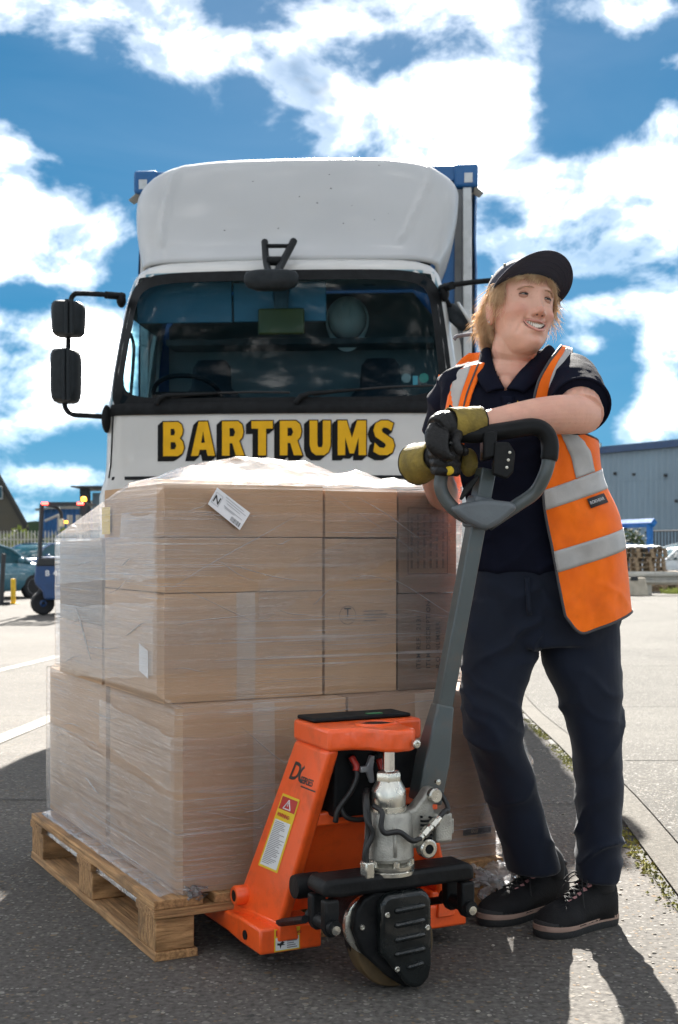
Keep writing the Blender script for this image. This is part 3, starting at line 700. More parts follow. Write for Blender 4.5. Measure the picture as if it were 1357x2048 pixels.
# hard hat hung on the cab's rear wall
hp = tl(695, 640, 1.42)
hat = thing('hard_hat', 'white hard hat hanging inside the lorry cab above the seat', 'helmet', TC, -TA)
Mh = Matrix.Translation(hp) @ Matrix.Rotation(R(82), 4, 'X')
M_hat = pm('hat_plastic', (.86, .86, .82), .3, var=.04, scale=4)
sh = MB(); sh.rings([[Mh @ Vector((.135 * k * math.cos(t), .155 * k * math.sin(t), z)) for t in [2 * PI * i / 28 for i in range(28)]] for k, z in ((1.0, 0), (.98, .05), (.88, .10), (.65, .14), (.35, .157), (.05, .162))]).build('shell', M_hat, hat, smooth=180)
for dx in (-.035, .035):
    MB().tube([Mh @ Vector((dx, .15 * math.cos(t), .165 * math.sin(t) * .98)) for t in [PI * (.1 + .8 * i / 12) for i in range(13)]], .008, 6).build('ridge', M_hat, hat, smooth=180)
MB().rings([[Mh @ Vector((k * .14 * math.cos(t), k * .16 * math.sin(t) - (.055 * max(0, -math.sin(t)) ** 2 if k > 1.01 else 0), z)) for t in [2 * PI * i / 36 for i in range(36)]] for k, z in ((1.0, .012), (1.12, .0), (1.12, -.006), (1.0, .0))], True, False).build('brim', M_hat, hat, smooth=60)
# ---------------------------------------------------------------- buildings and things at the far side of the yard
M_clad = pm('grey_blue_cladding', (.165, .235, .29), .5, var=.07, scale=.6, stretch=(1, 1, .15), dirt=(.12, .17, .2), dirt_amt=.4, dirt_scale=.5)
M_bluep = pm('blue_paint', (.008, .085, .24), .45, var=.1)
M_dkblue = pm('dark_blue_paint', (.006, .04, .12), .4, var=.15)
M_conc = pm('pale_concrete', (.42, .37, .29), .85, var=.15, scale=5, bump=.3)
M_galv = pm('galvanised_steel', (.40, .385, .34), .5, .35, var=.12, scale=5)
M_wood_far = pm('weathered_pallet', (.26, .19, .12), .85, var=.35, scale=8)
M_dk = pm('dark_steel', (.018, .02, .022), .5, var=.2)
gF = -.40
# right: clad warehouse
WA, WB = Vector((6.0, 75.0, 0)), Vector((26.0, 39.5, 0)); wd = (WB - WA); wl = wd.length; wd.normalize(); wn = Vector((-wd.y, wd.x, 0));  wn = -wn if wn.y > 0 else wn
wh = thing('warehouse', 'large grey blue corrugated metal warehouse with dark blue eaves behind the woman', 'warehouse', WA + Vector((0, 0, gF)))
H1 = 6.05
for (z0, z1) in ((.0, 4.35), (4.36, H1 - .28)):
    k = 0; x = 0.0
    while x < wl - .01:
        L_ = min(4.0, wl - x); mb = MB(); n = int(L_ / .09)
        vs = []; fs = []
        for i in range(n + 1):
            s = x + L_ * i / n - (.004 if i == n else 0); d = .028 * (1 if (i % 4) in (0, 1) else 0)
            for z in (z0, z1): p = WA + wd * s + wn * d; vs.append((p.x, p.y, gF + z))
            if i: fs.append((2 * i - 2, 2 * i, 2 * i + 1, 2 * i - 1))
        mb.add(vs, fs).build('cladding_panel', M_clad, wh, world=True); x += L_
def wall_box(s0, s1, z0, z1, d0, d1):
    p = []
    for z in (z0, z1):
        for s, d in ((s0, d0), (s1, d0), (s1, d1), (s0, d1)): q = WA + wd * s + wn * d; p.append((q.x, q.y, gF + z))
    return MB().hexa(p)
wall_box(-.1, wl + .1, H1 - .3, H1, -.3, .22).build('eaves', M_dkblue, wh, world=True)
wall_box(0, wl, 0, H1 - .3, -.6, -.1).build('inner_wall', M_clad, wh, world=True)
wall_box(0, wl, H1 - .02, H1 + .05, -12, 0).build('roof', M_clad, wh, world=True)
def on_wall(px, py, d):
    k = (px - CXP) / FPX; s = (k * (WA.y + wn.y * d) - WA.x - wn.x * d) / (wd.x - k * wd.y); p = WA + wd * s + wn * d
    return Vector((p.x, p.y, CAMH + (HOR - py) * p.y / FPX))
for px, py in ((1230, 947), (1268, 949), (1331, 951), (1353, 1002)):
    MB().box(on_wall(px, py, .05), (.14, .14, .12)).build('vent_cap', M_dk, wh, world=True)
fl = thing('floodlight', 'twin white floodlight mounted high on the grey warehouse wall', 'lamp', on_wall(1190, 892, .2))
MB().box(on_wall(1190, 892, .25), (.62, .2, .3)).build('housing', M_dk, fl, world=True, bevel=.04)
for dx in (1186, 1193, 1199):
    MB().box(on_wall(dx, 891, .42), (.11, .06, .2)).build('lamp_face', pm('lamp_glass', (.75, .72, .62), .3), fl, world=True)
# blue goalpost frame
gp = thing('height_barrier', 'bright blue goalpost height barrier in front of the grey warehouse', 'barrier', P(1304, 1090, 44) * 1.0)
A, B = P(1215, 1049, 46), P(1309, 1045, 44)
mb = MB().tube([A, B], .14, 4).build('beam', pm('bright_blue', (.005, .13, .42), .4), gp, world=True)
for q in (P(1300, 1052, 44.2), P(1222, 1052, 46)):
    MB().tube([Vector((q.x, q.y, gF)), Vector((q.x, q.y, q.z + .05))], .11, 4).build('post', MATS['bright_blue'], gp, world=True)
# black railing
rl = thing('railing', 'black metal railing running along the foot of the warehouse', 'railing', P(1335, 1110, 47))
for z in (1.0, .1): MB().tube([(P(1296, 0, 48).x, 48, gF + .9 + z), (P(1440, 0, 44).x, 44, gF + .9 + z)], .03, 5).build('rail', M_dk, rl, world=True)
a, b = Vector((P(1296, 0, 48).x, 48, 0)), Vector((P(1440, 0, 44).x, 44, 0))
for i in range(22):
    p = a + (b - a) * (i / 21); MB().tube([(p.x, p.y, gF + .9), (p.x, p.y, gF + 1.9)], .02, 4).build('bar', M_dk, rl, world=True)
def leafy(name, label, cat, base, rx, ry, rz, n, size, mat, trunk=True, flat=False):
    t = thing(name, label, cat, base); mb = MB()
    for i in range(n):
        while True:
            q = Vector((random.uniform(-1, 1), random.uniform(-1, 1), random.uniform(-1, 1)))
            if q.length < 1 and fbm(q + Vector(base), 2.2, 3) > -.18 - .4 * (1 - q.length): break
        p = Vector((q.x * rx, q.y * ry, rz * (q.z + 1)))
        if flat: p = Vector((random.uniform(-rx, rx), random.uniform(-ry, ry), 0)); p.z = rz * 2 * random.random() * (.8 + .3 * fbm((p.x * .7, p.y, 2), 1))
        d = Vector((random.uniform(-1, 1), random.uniform(-1, 1), random.uniform(-.2, 1))).normalized(); s = size * random.uniform(.6, 1.4); e = d.orthogonal().normalized() * s * .45
        mb.add([p - d * s * .5, p + e, p + d * s * .6, p - e], [(0, 1, 2, 3)])
    mb.build('crown', mat, t, recalc=False)
    for k in range(4 if trunk else 0):
        a = random.uniform(0, 6.28); MB().tube([(0, 0, -.05), (.1 * math.cos(a), .1 * math.sin(a), rz * .5), (rx * .5 * math.cos(a), ry * .5 * math.sin(a), rz * 1.3)], [.03, .02, .008], 5).build('trunk' if k == 0 else 'branch', pm('bark', (.08, .06, .04), .9), t)
    return t
def leafmat(name, c1, c2):
    m = pm(name, c1, .6, col2=c2, var=.3, scale=2.0); nt = m.node_tree; b = nt.nodes['Principled BSDF']; o = nt.nodes['Material Output']
    tr = nt.nodes.new('ShaderNodeBsdfTranslucent'); ms = nt.nodes.new('ShaderNodeMixShader'); ms.inputs[0].default_value = .4
    src = b.inputs['Base Color'].links[0].from_socket; nt.links.new(src, tr.inputs[0]); nt.links.new(b.outputs[0], ms.inputs[1]); nt.links.new(tr.outputs[0], ms.inputs[2]); nt.links.new(ms.outputs[0], o.inputs[0]); return m
M_leaf = leafmat('hedge_leaf', (.045, .075, .016), (.12, .14, .03))
M_leafd = leafmat('dark_leaf', (.02, .035, .014), (.05, .065, .03))
leafy('shrub', 'dark green shrub growing at the foot of the grey warehouse', 'shrub', (P(1268, 0, 47).x, 47, gF), .75, .6, 1.05, 700, .13, M_leafd)
# stacks of weathered pallets
ORD = ['first', 'second', 'third', 'fourth', 'fifth', 'sixth', 'seventh', 'eighth', 'ninth']
def small_pallet(x, y, z, rz, label, group, snow=False):
    t = thing('stacked_pallet', label, 'pallet', (x, y, z), rz, group)
    for i in range(5):
        MB().box((-.4 + .2 * i, 0, .133), (.12, 1.0, .02)).build('deck_board', M_wood_far, t)
    for yy in (-.45, 0, .45):
        for xx in (-.42, 0, .42): MB().box((xx, yy, .07), (.1, .1, .1)).build('block', M_wood_far, t)
        MB().box((0, yy, .01), (1.0, .1, .02)).build('bottom_board', M_wood_far, t)
    return t
for (px, yd, n, rz, lab) in ((1292, 40.6, 9, .12, 'tall right-hand stack'), (1272, 41.2, 8, -.1, 'narrow left-hand stack'), (1338, 42, 4, .3, 'low stack by the white car')):
    for k in range(n):
        small_pallet(P(px, 0, yd).x + random.uniform(-.03, .03), yd, gF + k * .145, rz + random.uniform(-.04, .04),
                     'weathered wooden pallet, %s of the %s' % ('lowest' if k == 0 else 'topmost' if k == n - 1 else ORD[k] + ' from the ground', lab), 'pallets stacked behind the guard rail')
ws_ = thing('plastic_sheet', 'crumpled white sheet lying on top of the pallet stacks', 'sheet', (P(1288, 0, 40.8).x, 40.8, gF + 9 * .145))
MB().grid(lambda u, v: Vector((-.75 + 1.3 * u, -.5 + v, .02 + .06 * fbm((u * 5, v * 5, 1), 1) + .03 - .12 * max(0, (abs(u - .5) - .42) / .08))), 18, 14).build('sheet', pm('white_sheet', (.72, .72, .7), .6), ws_, smooth=180, solid=.01)
# guard rail on concrete blocks
rail = thing('guard_rail', 'weathered beige corrugated guard rail across the far right of the yard', 'guard rail', (P(1300, 0, 37).x, 37, gF))
prof = [(-.0, .66), (-.07, .60), (-.07, .54), (.0, .50), (.0, .46), (-.07, .42), (-.07, .36), (.0, .30)]
xs_ = [P(1225, 0, 37).x, P(1310, 0, 37).x, P(1420, 0, 37).x]
for x0, x1 in zip(xs_, xs_[1:]):
    mb = MB(); mb.rings([[Vector((x, 37 + dy, gF + z)) for dy, z in prof] for x in (x0, x1 - .01)], False, False).build('beam', M_galv, rail, world=True, solid=.01)
for px in (1300, 1400): MB().bx(P(px, 0, 37).x - .06, P(px, 0, 37).x + .06, 37.02, 37.14, gF, gF + .6).build('post', M_galv, rail, world=True)
for (px, w, lab) in ((1267, .38, 'beige concrete block under the guard rail beside the orange vest'), (1398, .36, 'beige concrete block at the far right end of the guard rail')):
    bl = thing('concrete_block', lab, 'block', (P(px, 0, 36.7).x, 36.8, gF))
    MB().add([(-w, -.3, 0), (w, -.3, 0), (w, .2, 0), (-w, .2, 0), (-w * .85, -.2, .5), (w * .85, -.2, .5), (w * .85, .12, .5), (-w * .85, .12, .5)], [(0, 1, 2, 3), (4, 5, 6, 7), (0, 1, 5, 4), (1, 2, 6, 5), (2, 3, 7, 6), (3, 0, 4, 7)]).build('body', M_conc, bl, bevel=.03)
    MB().bx(-.1, .1, -.24, -.2, .42, .54).build('lifting_eye', M_dk, bl)
mb = MB()
for i in range(500):
    x = P(random.uniform(1328, 1400), 0, 38).x; y = 37.6 + random.random() * .8; h = random.uniform(.06, .22); a = random.uniform(-1, 1)
    mb.add([(x - .012, y, gF), (x + .012, y, gF), (x + .08 * a, y + .03, gF + h)], [(0, 1, 2)])
gs = mb.build('grass', M_leaf, recalc=False); gs['kind'] = 'stuff'; gs['label'] = 'tuft of bright grass growing under the guard rail'; gs['category'] = 'grass'

# parked cars
M_cglass = pm('car_glass', (.015, .06, .07), .05, var=.1, spec=.8)
M_chrome = pm('chrome', (.75, .75, .75), .15, 1.0)
def car(name, label, loc, rz, col, prof=None, L_=4.0, W=1.72, H=1.46):
    t = thing(name, label, 'car', loc, rz, None)
    paint = pm('car_paint_' + name + str(len(MATS)), col, .25, coat=.7, var=.05)
    xs = [(-.5, .42, .60), (-.485, .26, .74), (-.44, .22, .86), (-.34, .20, .93), (-.2, .19, .97), (0, .19, .98), (.2, .19, .96), (.36, .20, .95), (.45, .23, .92), (.49, .28, .80), (.5, .40, .62)]
    rg = []
    for (x, z0, z1) in xs:
        w = W / 2 * (1 - .22 * abs(x * 2) ** 5); zt = z1 * H / 1.46
        rg.append([Vector((x * L_, s * w * k, z)) for s, k, z in ((-1, .86, z0), (-1, .98, z0 + .12), (-1, 1.0, .55 * (z0 + zt)), (-1, .97, zt - .08), (-1, .86, zt), (1, .86, zt), (1, .97, zt - .08), (1, 1.0, .55 * (z0 + zt)), (1, .98, z0 + .12), (1, .86, z0))])
    body = MB().rings(rg).build('body', paint, t, smooth=45)
    gh = [(-.30, .93, .93), (-.18, .93, 1.30), (-.06, .95, 1.44), (.14, .95, 1.46), (.32, .95, 1.40), (.42, .93, 1.16), (.455, .93, .93)]
    rg = []
    for (x, z0, z1) in gh:
        k = (z1 - z0) / .5; w = W / 2 * .93; wt = w * (1 - .22 * k)
        rg.append([Vector((x * L_, -w, z0 - .02)), Vector((x * L_, -wt, z1 * H / 1.46 - .03)), Vector((x * L_, -wt * .85, z1 * H / 1.46)), Vector((x * L_, wt * .85, z1 * H / 1.46)), Vector((x * L_, wt, z1 * H / 1.46 - .03)), Vector((x * L_, w, z0 - .02))])
    MB().rings(rg).build('glasshouse', M_cglass, t, smooth=30)
    rr_ = [[q + Vector((0, 0, .012)) for q in r[1:5]] for r in rg[1:6]]
    rr_ = [[Vector((p.x, p.y * 1.01, p.z)) for p in r] for r in rr_]
    MB().rings(rr_[1:4], False, False).build('roof', paint, t, smooth=40, solid=.02)
    for s in (-1, 1):
        j = 1 if s < 0 else 4; e = 0 if s < 0 else 5
        for (a, b2) in ((0, 1), (1, 2), (5, 6), (4, 5)): MB().tube([rg[a][j] + Vector((0, s * .01, .01)), rg[b2][j] + Vector((0, s * .01, .01))], .035, 6).build('pillar', paint, t)
        MB().tube([rg[3][j] + Vector((0, s * .015, 0)), Vector((.14 * L_, s * W / 2 * .95, .93))], .03, 6).build('pillar', paint, t)
        for x in (-.32, .31):
            Mw = Matrix.Translation((x * L_, s * (W / 2 - .1), .31)) @ Matrix.Rotation(R(90) * s, 4, 'X')
            w = MB().lathe([(.2, -.09), (.29, -.09), (.31, -.05), (.31, .06), (.28, .1), (.2, .1)], Mw, 24).build('tyre', M_rub, t, smooth=40)
            MB().lathe([(0, -.08), (.06, -.09), (.1, -.075), (.19, -.09), (.21, -.09), (.205, .05)], Mw, 20).build('rim', M_rim, w, smooth=40)
            MB().lathe([(.345, -.075), (.36, -.06), (.36, .02), (.345, .02)], Mw, 24).build('wheel_arch', M_blk, t, smooth=40)
        MB().ball((-.47 * L_, s * W * .36, .72), (.18, .2, .1)).build('headlight', pm('lamp_lens', (.55, .58, .6), .1, spec=.8), t, smooth=180)
        MB().ball((.475 * L_, s * W * .40, .80), (.1, .12, .16)).build('tail_light', pm('red_lens', (.3, .01, .01), .2), t, smooth=180)
        MB().ball((-.2 * L_, s * (W / 2 + .06), 1.0), (.07, .12, .08)).build('door_mirror', paint, t, smooth=180)
        for x in (.03, .22): MB().box((x * L_, s * W / 2 * 1.0, .86), (.16, .03, .025)).build('door_handle', paint, t, bevel=.008)
    MB().box((-.495 * L_, 0, .5), (.06, 1.0, .14)).build('air_intake', M_blk, t)
    for x in (-.5, .5): MB().box((x * L_ * 1.005, 0, .52), (.02, .5, .1)).build('number_plate', pm('plate_white', (.7, .7, .68), .5), t)
    return t
car('hatchback_car', 'teal blue hatchback parked at the left edge beside the yellow bollard', (P(-58, 0, 34.5).x, 34.8, gF), R(180 + 52), (.06, .17, .22))
car('saloon_car', 'dark blue car facing the camera behind the forklift', (P(72, 0, 48).x, 48.5, gF), R(68), (.012, .06, .16))
car('parked_car', 'blue car parked behind the pallet stacks, right beside the vest', (P(1236, 0, 46).x, 45, gF), R(170), (.03, .12, .25))
car('estate_car', 'white car at the right edge behind the guard rail', (P(1372, 0, 45).x, 44.5, gF), R(10), (.55, .6, .62))

# left: bollard and post
bo = thing('bollard', 'short yellow steel bollard at the left edge', 'bollard', (P(27, 0, 31.5).x, 31.5, gF))
MB().lathe([(.06, 0), (.06, .57), (.05, .60), (.0, .605)], None, 16).build('post', pm('bollard_yellow', (.65, .40, .01), .5, var=.15), bo, smooth=40)
MB().box((0, 0, .012), (.24, .24, .024)).build('base_plate', MATS['bollard_yellow'], bo, bevel=.005)
po = thing('black_post', 'thin leaning black post left of the yellow bollard', 'post', (P(3, 0, 31).x, 31.0, gF))
MB().tube([(0, 0, 0), (.055, 0, 1.2)], .055, 8).build('pole', M_dk, po); MB().tube([(-.22, 0, .04), (.2, 0, .04)], .04, 6).build('foot', M_dk, po)

# left gable building
M_olive = pm('olive_cladding', (.075, .068, .05), .7, var=.2, scale=.5, stretch=(.3, 1, 2), dirt=(.12, .09, .04), dirt_amt=.5, dirt_scale=.25)
D = 62.0
gb = thing('gable_building', 'dark olive gabled industrial building at the left edge', 'building', (P(-40, 0, D).x, D, gF))
x0, x1 = P(-320, 0, D).x, P(58, 0, D).x; pk = P(-130, 720, D)
poly = [(x0, gF), (x1 - .15, gF), (x1, P(0, 1052, D).z), (pk.x, pk.z), (x0, P(0, 1050, D).z)]
MB().prism(poly, D, D + 20, lambda x, z, d: Vector((x - (d - D) * .9, d, z))).build('wall', M_olive, gb, world=True)
rp = MB()
rp.hexa([(x1 + .1, D - .3, poly[2][1] - .2), (x1 - 17.7, D + 20, poly[2][1] - .2), (pk.x - 18, D + 20, pk.z + .05), (pk.x, D - .3, pk.z + .05), (x1 + .1, D - .3, poly[2][1] - .02), (x1 - 17.7, D + 20, poly[2][1] - .02), (pk.x - 18, D + 20, pk.z + .25), (pk.x, D - .3, pk.z + .25)])
rp.build('roof', pm('dark_roof', (.06, .06, .055), .8), gb, world=True)
wv = MB().box(P(0, 985, D - .05), (.28, .12, .62)).build('window', pm('white_frame', (.6, .6, .58), .5), gb, world=True)
MB().box(P(0, 985, D - .13), (.18, .04, .5)).build('pane', M_cglass, wv, world=True)
# hills
def hill(name, pts, D, mat):
    vs = []; fs = []
    for i, (px, py) in enumerate(pts):
        q = P(px, py, D); vs += [(q.x, D, gF - 2), tuple(q), (q.x * 1.5, D * 1.5, q.z * .5)]
        if i: k = 3 * i; fs += [(k - 3, k, k + 1, k - 2), (k - 2, k + 1, k + 2, k - 1)]
    return struct(MB().add(vs, fs).build(name, mat, smooth=180))
hill('hill', [(-500, 1060), (-200, 1050), (40, 1046), (70, 1042), (90, 1044), (140, 1049), (220, 1056), (400, 1064), (700, 1070), (1100, 1068), (1500, 1064), (2200, 1070)], 420.0, pm('far_trees', (.03, .06, .025), .95, var=.3, scale=.05))
# hedge and palisade fence
hd = leafy('hedge', 'sunlit bramble hedge growing behind the palisade fence', 'hedge', (P(60, 0, 55).x, 55.5, gF), 3.4, .9, 1.12, 6000, .14, M_leaf, False, True)
fn = thing('palisade_fence', 'grey steel palisade fence in front of the hedge', 'fence', (P(50, 0, 54).x, 54, gF))
for i in range(34):
    x = P(-40, 0, 54).x + i * .14
    MB().add([(x - .03, 54, gF), (x + .03, 54, gF), (x + .03, 54, gF + 1.9), (x, 54, gF + 2.0), (x - .03, 54, gF + 1.9)], [(0, 1, 2, 3, 4)]).build('pale', M_galv, fn, world=True, solid=.01)
for z in (.4, 1.6): MB().bx(P(-40, 0, 54).x, P(-40, 0, 54).x + 4.9, 54.02, 54.06, gF + z, gF + z + .05).build('rail', M_galv, fn, world=True)
# blue shed and dark canopy behind the forklift
bs = thing('blue_shed', 'blue corrugated shed behind the forklift mast', 'shed', (P(115, 0, 58).x, 58, gF))
xa, xb = P(84, 0, 58).x, P(240, 0, 58).x
mb = MB(); n = 60; vs = []; fs = []
for i in range(n + 1):
    x = xa + (xb - xa) * i / n; d = .05 * ((i // 2) % 2)
    vs += [(x, 58 - d, gF), (x, 58 - d, P(0, 1018, 58).z)]
    if i: fs.append((2 * i - 2, 2 * i, 2 * i + 1, 2 * i - 1))
mb.add(vs, fs).build('wall', M_bluep, bs, world=True)
MB().add([(xa - .2, 57.6, P(0, 1020, 58).z), (xb, 57.6, P(0, 996, 58).z), (xb, 64, P(0, 985, 58).z), (xa + 1, 64, P(0, 1008, 58).z)], [(0, 1, 2, 3)]).build('roof', pm('grey_roof', (.2, .22, .22), .6), bs, world=True, solid=.1)
cn = thing('loading_canopy', 'dark steel loading canopy against the lorry cab', 'canopy', (P(185, 0, 40).x, 40, gF))
MB().bx(P(155, 0, 40).x, P(230, 0, 40).x, 39, 42, P(0, 977, 40).z, P(0, 974.5, 40).z).build('roof', M_dk, cn, world=True)
MB().bx(P(160, 0, 40).x, P(178, 0, 40).x, 40, 40.3, gF, P(0, 977, 40).z).build('column', M_dk, cn, world=True)
MB().bx(P(178, 0, 40).x, P(230, 0, 40).x, 40.6, 40.7, gF, P(0, 984, 40).z).build('side_sheet', M_clad, cn, world=True)

# forklift
fk = thing('forklift_truck', 'blue counterbalance forklift with dark overhead guard left of the pallet', 'forklift', (P(125, 0, 26.5).x, 26.6, gF))
FS = 26.4
def fp(px, py, d=0): return P(px, py, FS + d)
M_fb = pm('forklift_blue', (.004, .045, .15), .4, var=.12, coat=.3)
mb = MB()
pts = [(72, 1120), (76, 1114), (175, 1114), (176, 1200), (88, 1200), (84, 1182), (71, 1170), (68, 1160)]
mb.prism([(fp(*q).x, fp(*q).z) for q in pts], FS, FS + 1.5, lambda x, z, d: Vector((x, d, z))).build('counterweight', M_fb, fk, world=True, bevel=.04)
MB().prism([(fp(*q).x, fp(*q).z) for q in ((72, 1132), (77, 1116), (176, 1116), (176, 1132))], FS - .03, FS + 1.2, lambda x, z, d: Vector((x, d, z))).build('bonnet_pad', M_dk, fk, world=True, bevel=.03)
for (px, rr__) in ((79, .235), (160, .235)):
    Mw = Matrix.Translation((fp(px, 0).x, FS + .3, gF + rr__)) @ Matrix.Rotation(R(90), 4, 'X') @ Matrix.Rotation(R(20 if px < 100 else 0), 4, 'Y')
    w = MB().lathe([(.1, -.09), (.2, -.1), (rr__, -.06), (rr__, .06), (.2, .1), (.1, .1)], Mw, 24).build('tyre', M_rub, fk, world=True, smooth=40)
    MB().lathe([(0, .05), (.04, .11), (.1, .09), (.105, -.08)], Mw, 16).build('rim', M_fb, w, world=True, smooth=40)
for (a, b) in (((84, 1008), (80, 1115)), ((171, 1008), (171, 1115))):
    for d in (0, 1.1): MB().tube([fp(*a, d), fp(*b, d)], .045, 4).build('guard_post', M_dk, fk, world=True)
og = MB().bx(fp(83, 0).x, fp(174, 0).x, FS - .02, FS + .06, fp(0, 1012).z, fp(0, 1004).z).build('overhead_guard', M_dk, fk, world=True)
for k in range(7): MB().bx(fp(83, 0).x, fp(174, 0).x, FS + .1 + .16 * k, FS + .16 + .16 * k, fp(0, 1008).z, fp(0, 1005.5).z).build('guard_bar', M_dk, og, world=True)
for px in (90, 161):
    MB().box(fp(px, 1007, -.05), (.13, .05, .05)).build('tail_lamp', pm('tail_red', (.5, .02, .02), .3, emit=(1, .08, .06, .8)), fk, world=True, bevel=.01)
bc = MB().lathe([(.055, 0), (.055, .05), (.045, .08), (.0, .09)], Matrix.Translation(fp(168, 1002, .3)), 14).build('beacon', pm('amber_beacon', (.8, .28, .02), .3, emit=(1, .35, .02, .9)), fk, world=True, smooth=40)
MB().tube(smooth_path([fp(92, 1010, .4), fp(112, 1014, .4), fp(122, 1024, .4), fp(124, 1040, .4)], 4), .035, 6).build('exhaust_hose', M_dk, fk, world=True, smooth=180)
for a, b in (((90, 1042), (118, 1030)), ((118, 1030), (118, 1062))): MB().tube([fp(*a, .9), fp(*b, .9)], .03, 6).build('grab_rail', M_galv, fk, world=True)
MB().box(fp(124, 1046, .3), (.1, .1, .16)).build('work_lamp', pm('lamp_cream', (.7, .62, .42), .4), fk, world=True, bevel=.02)
MB().box(fp(133, 1044, .35), (.05, .05, .05)).build('warning_lamp', MATS['amber_beacon'], fk, world=True)
MB().prism([(fp(*q).x, fp(*q).z) for q in ((120, 1062), (128, 1048), (140, 1052), (150, 1114), (112, 1114))], FS + .55, FS + .8, lambda x, z, d: Vector((x, d, z))).build('seat', M_dk, fk, world=True, bevel=.04)
for px in (140, 158): MB().tube([fp(px, 1030, 1.3), fp(px, 1200, 1.3)], .06, 4).build('mast_rail', M_galv, fk, world=True)
q = fp(96, 1147, -.045)
for tx_, px_ in (('B', 91), ('4', 107)): put_text('fleet_mark', tx_, .155, pm('fleet_white', (.75, .75, .75), .5), fk, (fp(px_, 0).x, FS - .01, q.z), (1, 0, 0), (0, 0, 1), .004, .004, world=True)
# ---------------------------------------------------------------- pallet, cartons and stretch film
LO = Vector((-.441, 3.186, 0)); LA = R(27.0)
def woodmat(name, c1, c2, st):
    m = pm(name, c1, .75, col2=c2, var=.42, scale=5, stretch=st, detail=10, lo=.34, hi=.66, bump=.6, bscale=12, dirt=(.06, .042, .025), dirt_amt=.75, dirt_scale=6); return m
M_wl = woodmat('pine_long', (.40, .205, .075), (.56, .32, .14), (20, .9, 20))
M_wc = woodmat('pine_cross', (.37, .185, .068), (.51, .29, .125), (.9, 20, 20))
M_wb = woodmat('pine_block', (.38, .195, .07), (.53, .30, .13), (2, 18, 9))
pal = thing('wooden_pallet', 'pale wooden block pallet under the wrapped cartons', 'pallet', LO, LA)
def plank(name, x0, x1, y0, y1, z0, z1, mat, chip=.004):
    mb = MB(); nx = 2; n = 10; ax = 0 if (x1 - x0) > (y1 - y0) else 1
    rg = []
    for i in range(n + 1):
        t = i / n
        if ax == 1:
            y = y0 + (y1 - y0) * t; j = lambda: random.uniform(-chip, chip) * .5
            rg.append([Vector((x0 + j(), y, z0)), Vector((x1 + j(), y, z0)), Vector((x1 + j(), y, z1 + j() * .3)), Vector((x0 + j(), y, z1 + j() * .3))])
        else:
            x = x0 + (x1 - x0) * t; j = lambda: random.uniform(-chip, chip) * .5
            rg.append([Vector((x, y0 + j(), z0)), Vector((x, y1 + j(), z0)), Vector((x, y1 + j(), z1 + j() * .3)), Vector((x, y0 + j(), z1 + j() * .3))])
    return mb.rings(rg).build(name, mat, pal, bevel=.0022)
deck = [(.0, .125), (.155, .245), (.29, .41), (.455, .555), (.60, .715), (.755, .845), (.875, 1.0)]
for a, b in deck: plank('deck_board', a, b, random.uniform(-.004, .006), 1.2 + random.uniform(-.01, .01), .1225, .1445, M_wl)
for s in (.0, .53, 1.06): plank('stringer_board', -.002, 1.0, s, s + .14, .1005, .1220, M_wc)
for a in (.0, .445, .89): plank('bottom_board', a, a + .11, .0, 1.2, .0, .0215, M_wl)
for a in (.003, .445, .895):
    for s in (.004, .53, 1.062):
        MB().bx(a, a + random.uniform(.098, .104), s, s + .134, .022, .1).build('block', M_wb, pal, bevel=.003)
M_nail = pm('nail_steel', (.25, .24, .22), .5, .7)
for a, b in deck:
    for s in (.03, .10, .58, .62, 1.1, 1.16):
        MB().lathe([(.0035, 0), (.0035, .0006), (0, .0008)], Matrix.Translation(((a + b) / 2 + (.02 if s in (.03, .62, 1.1) else -.02), s, .1445)), 8).build('nail', M_nail, pal)
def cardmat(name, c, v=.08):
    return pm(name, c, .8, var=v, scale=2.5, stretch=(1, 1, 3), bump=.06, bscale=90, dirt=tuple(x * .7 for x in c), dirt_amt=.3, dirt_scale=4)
M_cd = [cardmat('cardboard_tan', (.48, .295, .165)), cardmat('cardboard_light', (.51, .32, .182)), cardmat('cardboard_brown', (.37, .23, .14)), cardmat('cardboard_dark_shaded', (.21, .14, .092))]  # last tone: a dark carton, and shade painted into the right-hand cartons
M_ink = pm('print_ink', (.025, .022, .022), .8, var=.1)
M_tape = pm('parcel_tape', (.52, .40, .30), .25, var=.1, scale=6, stretch=(1, 1, .2))
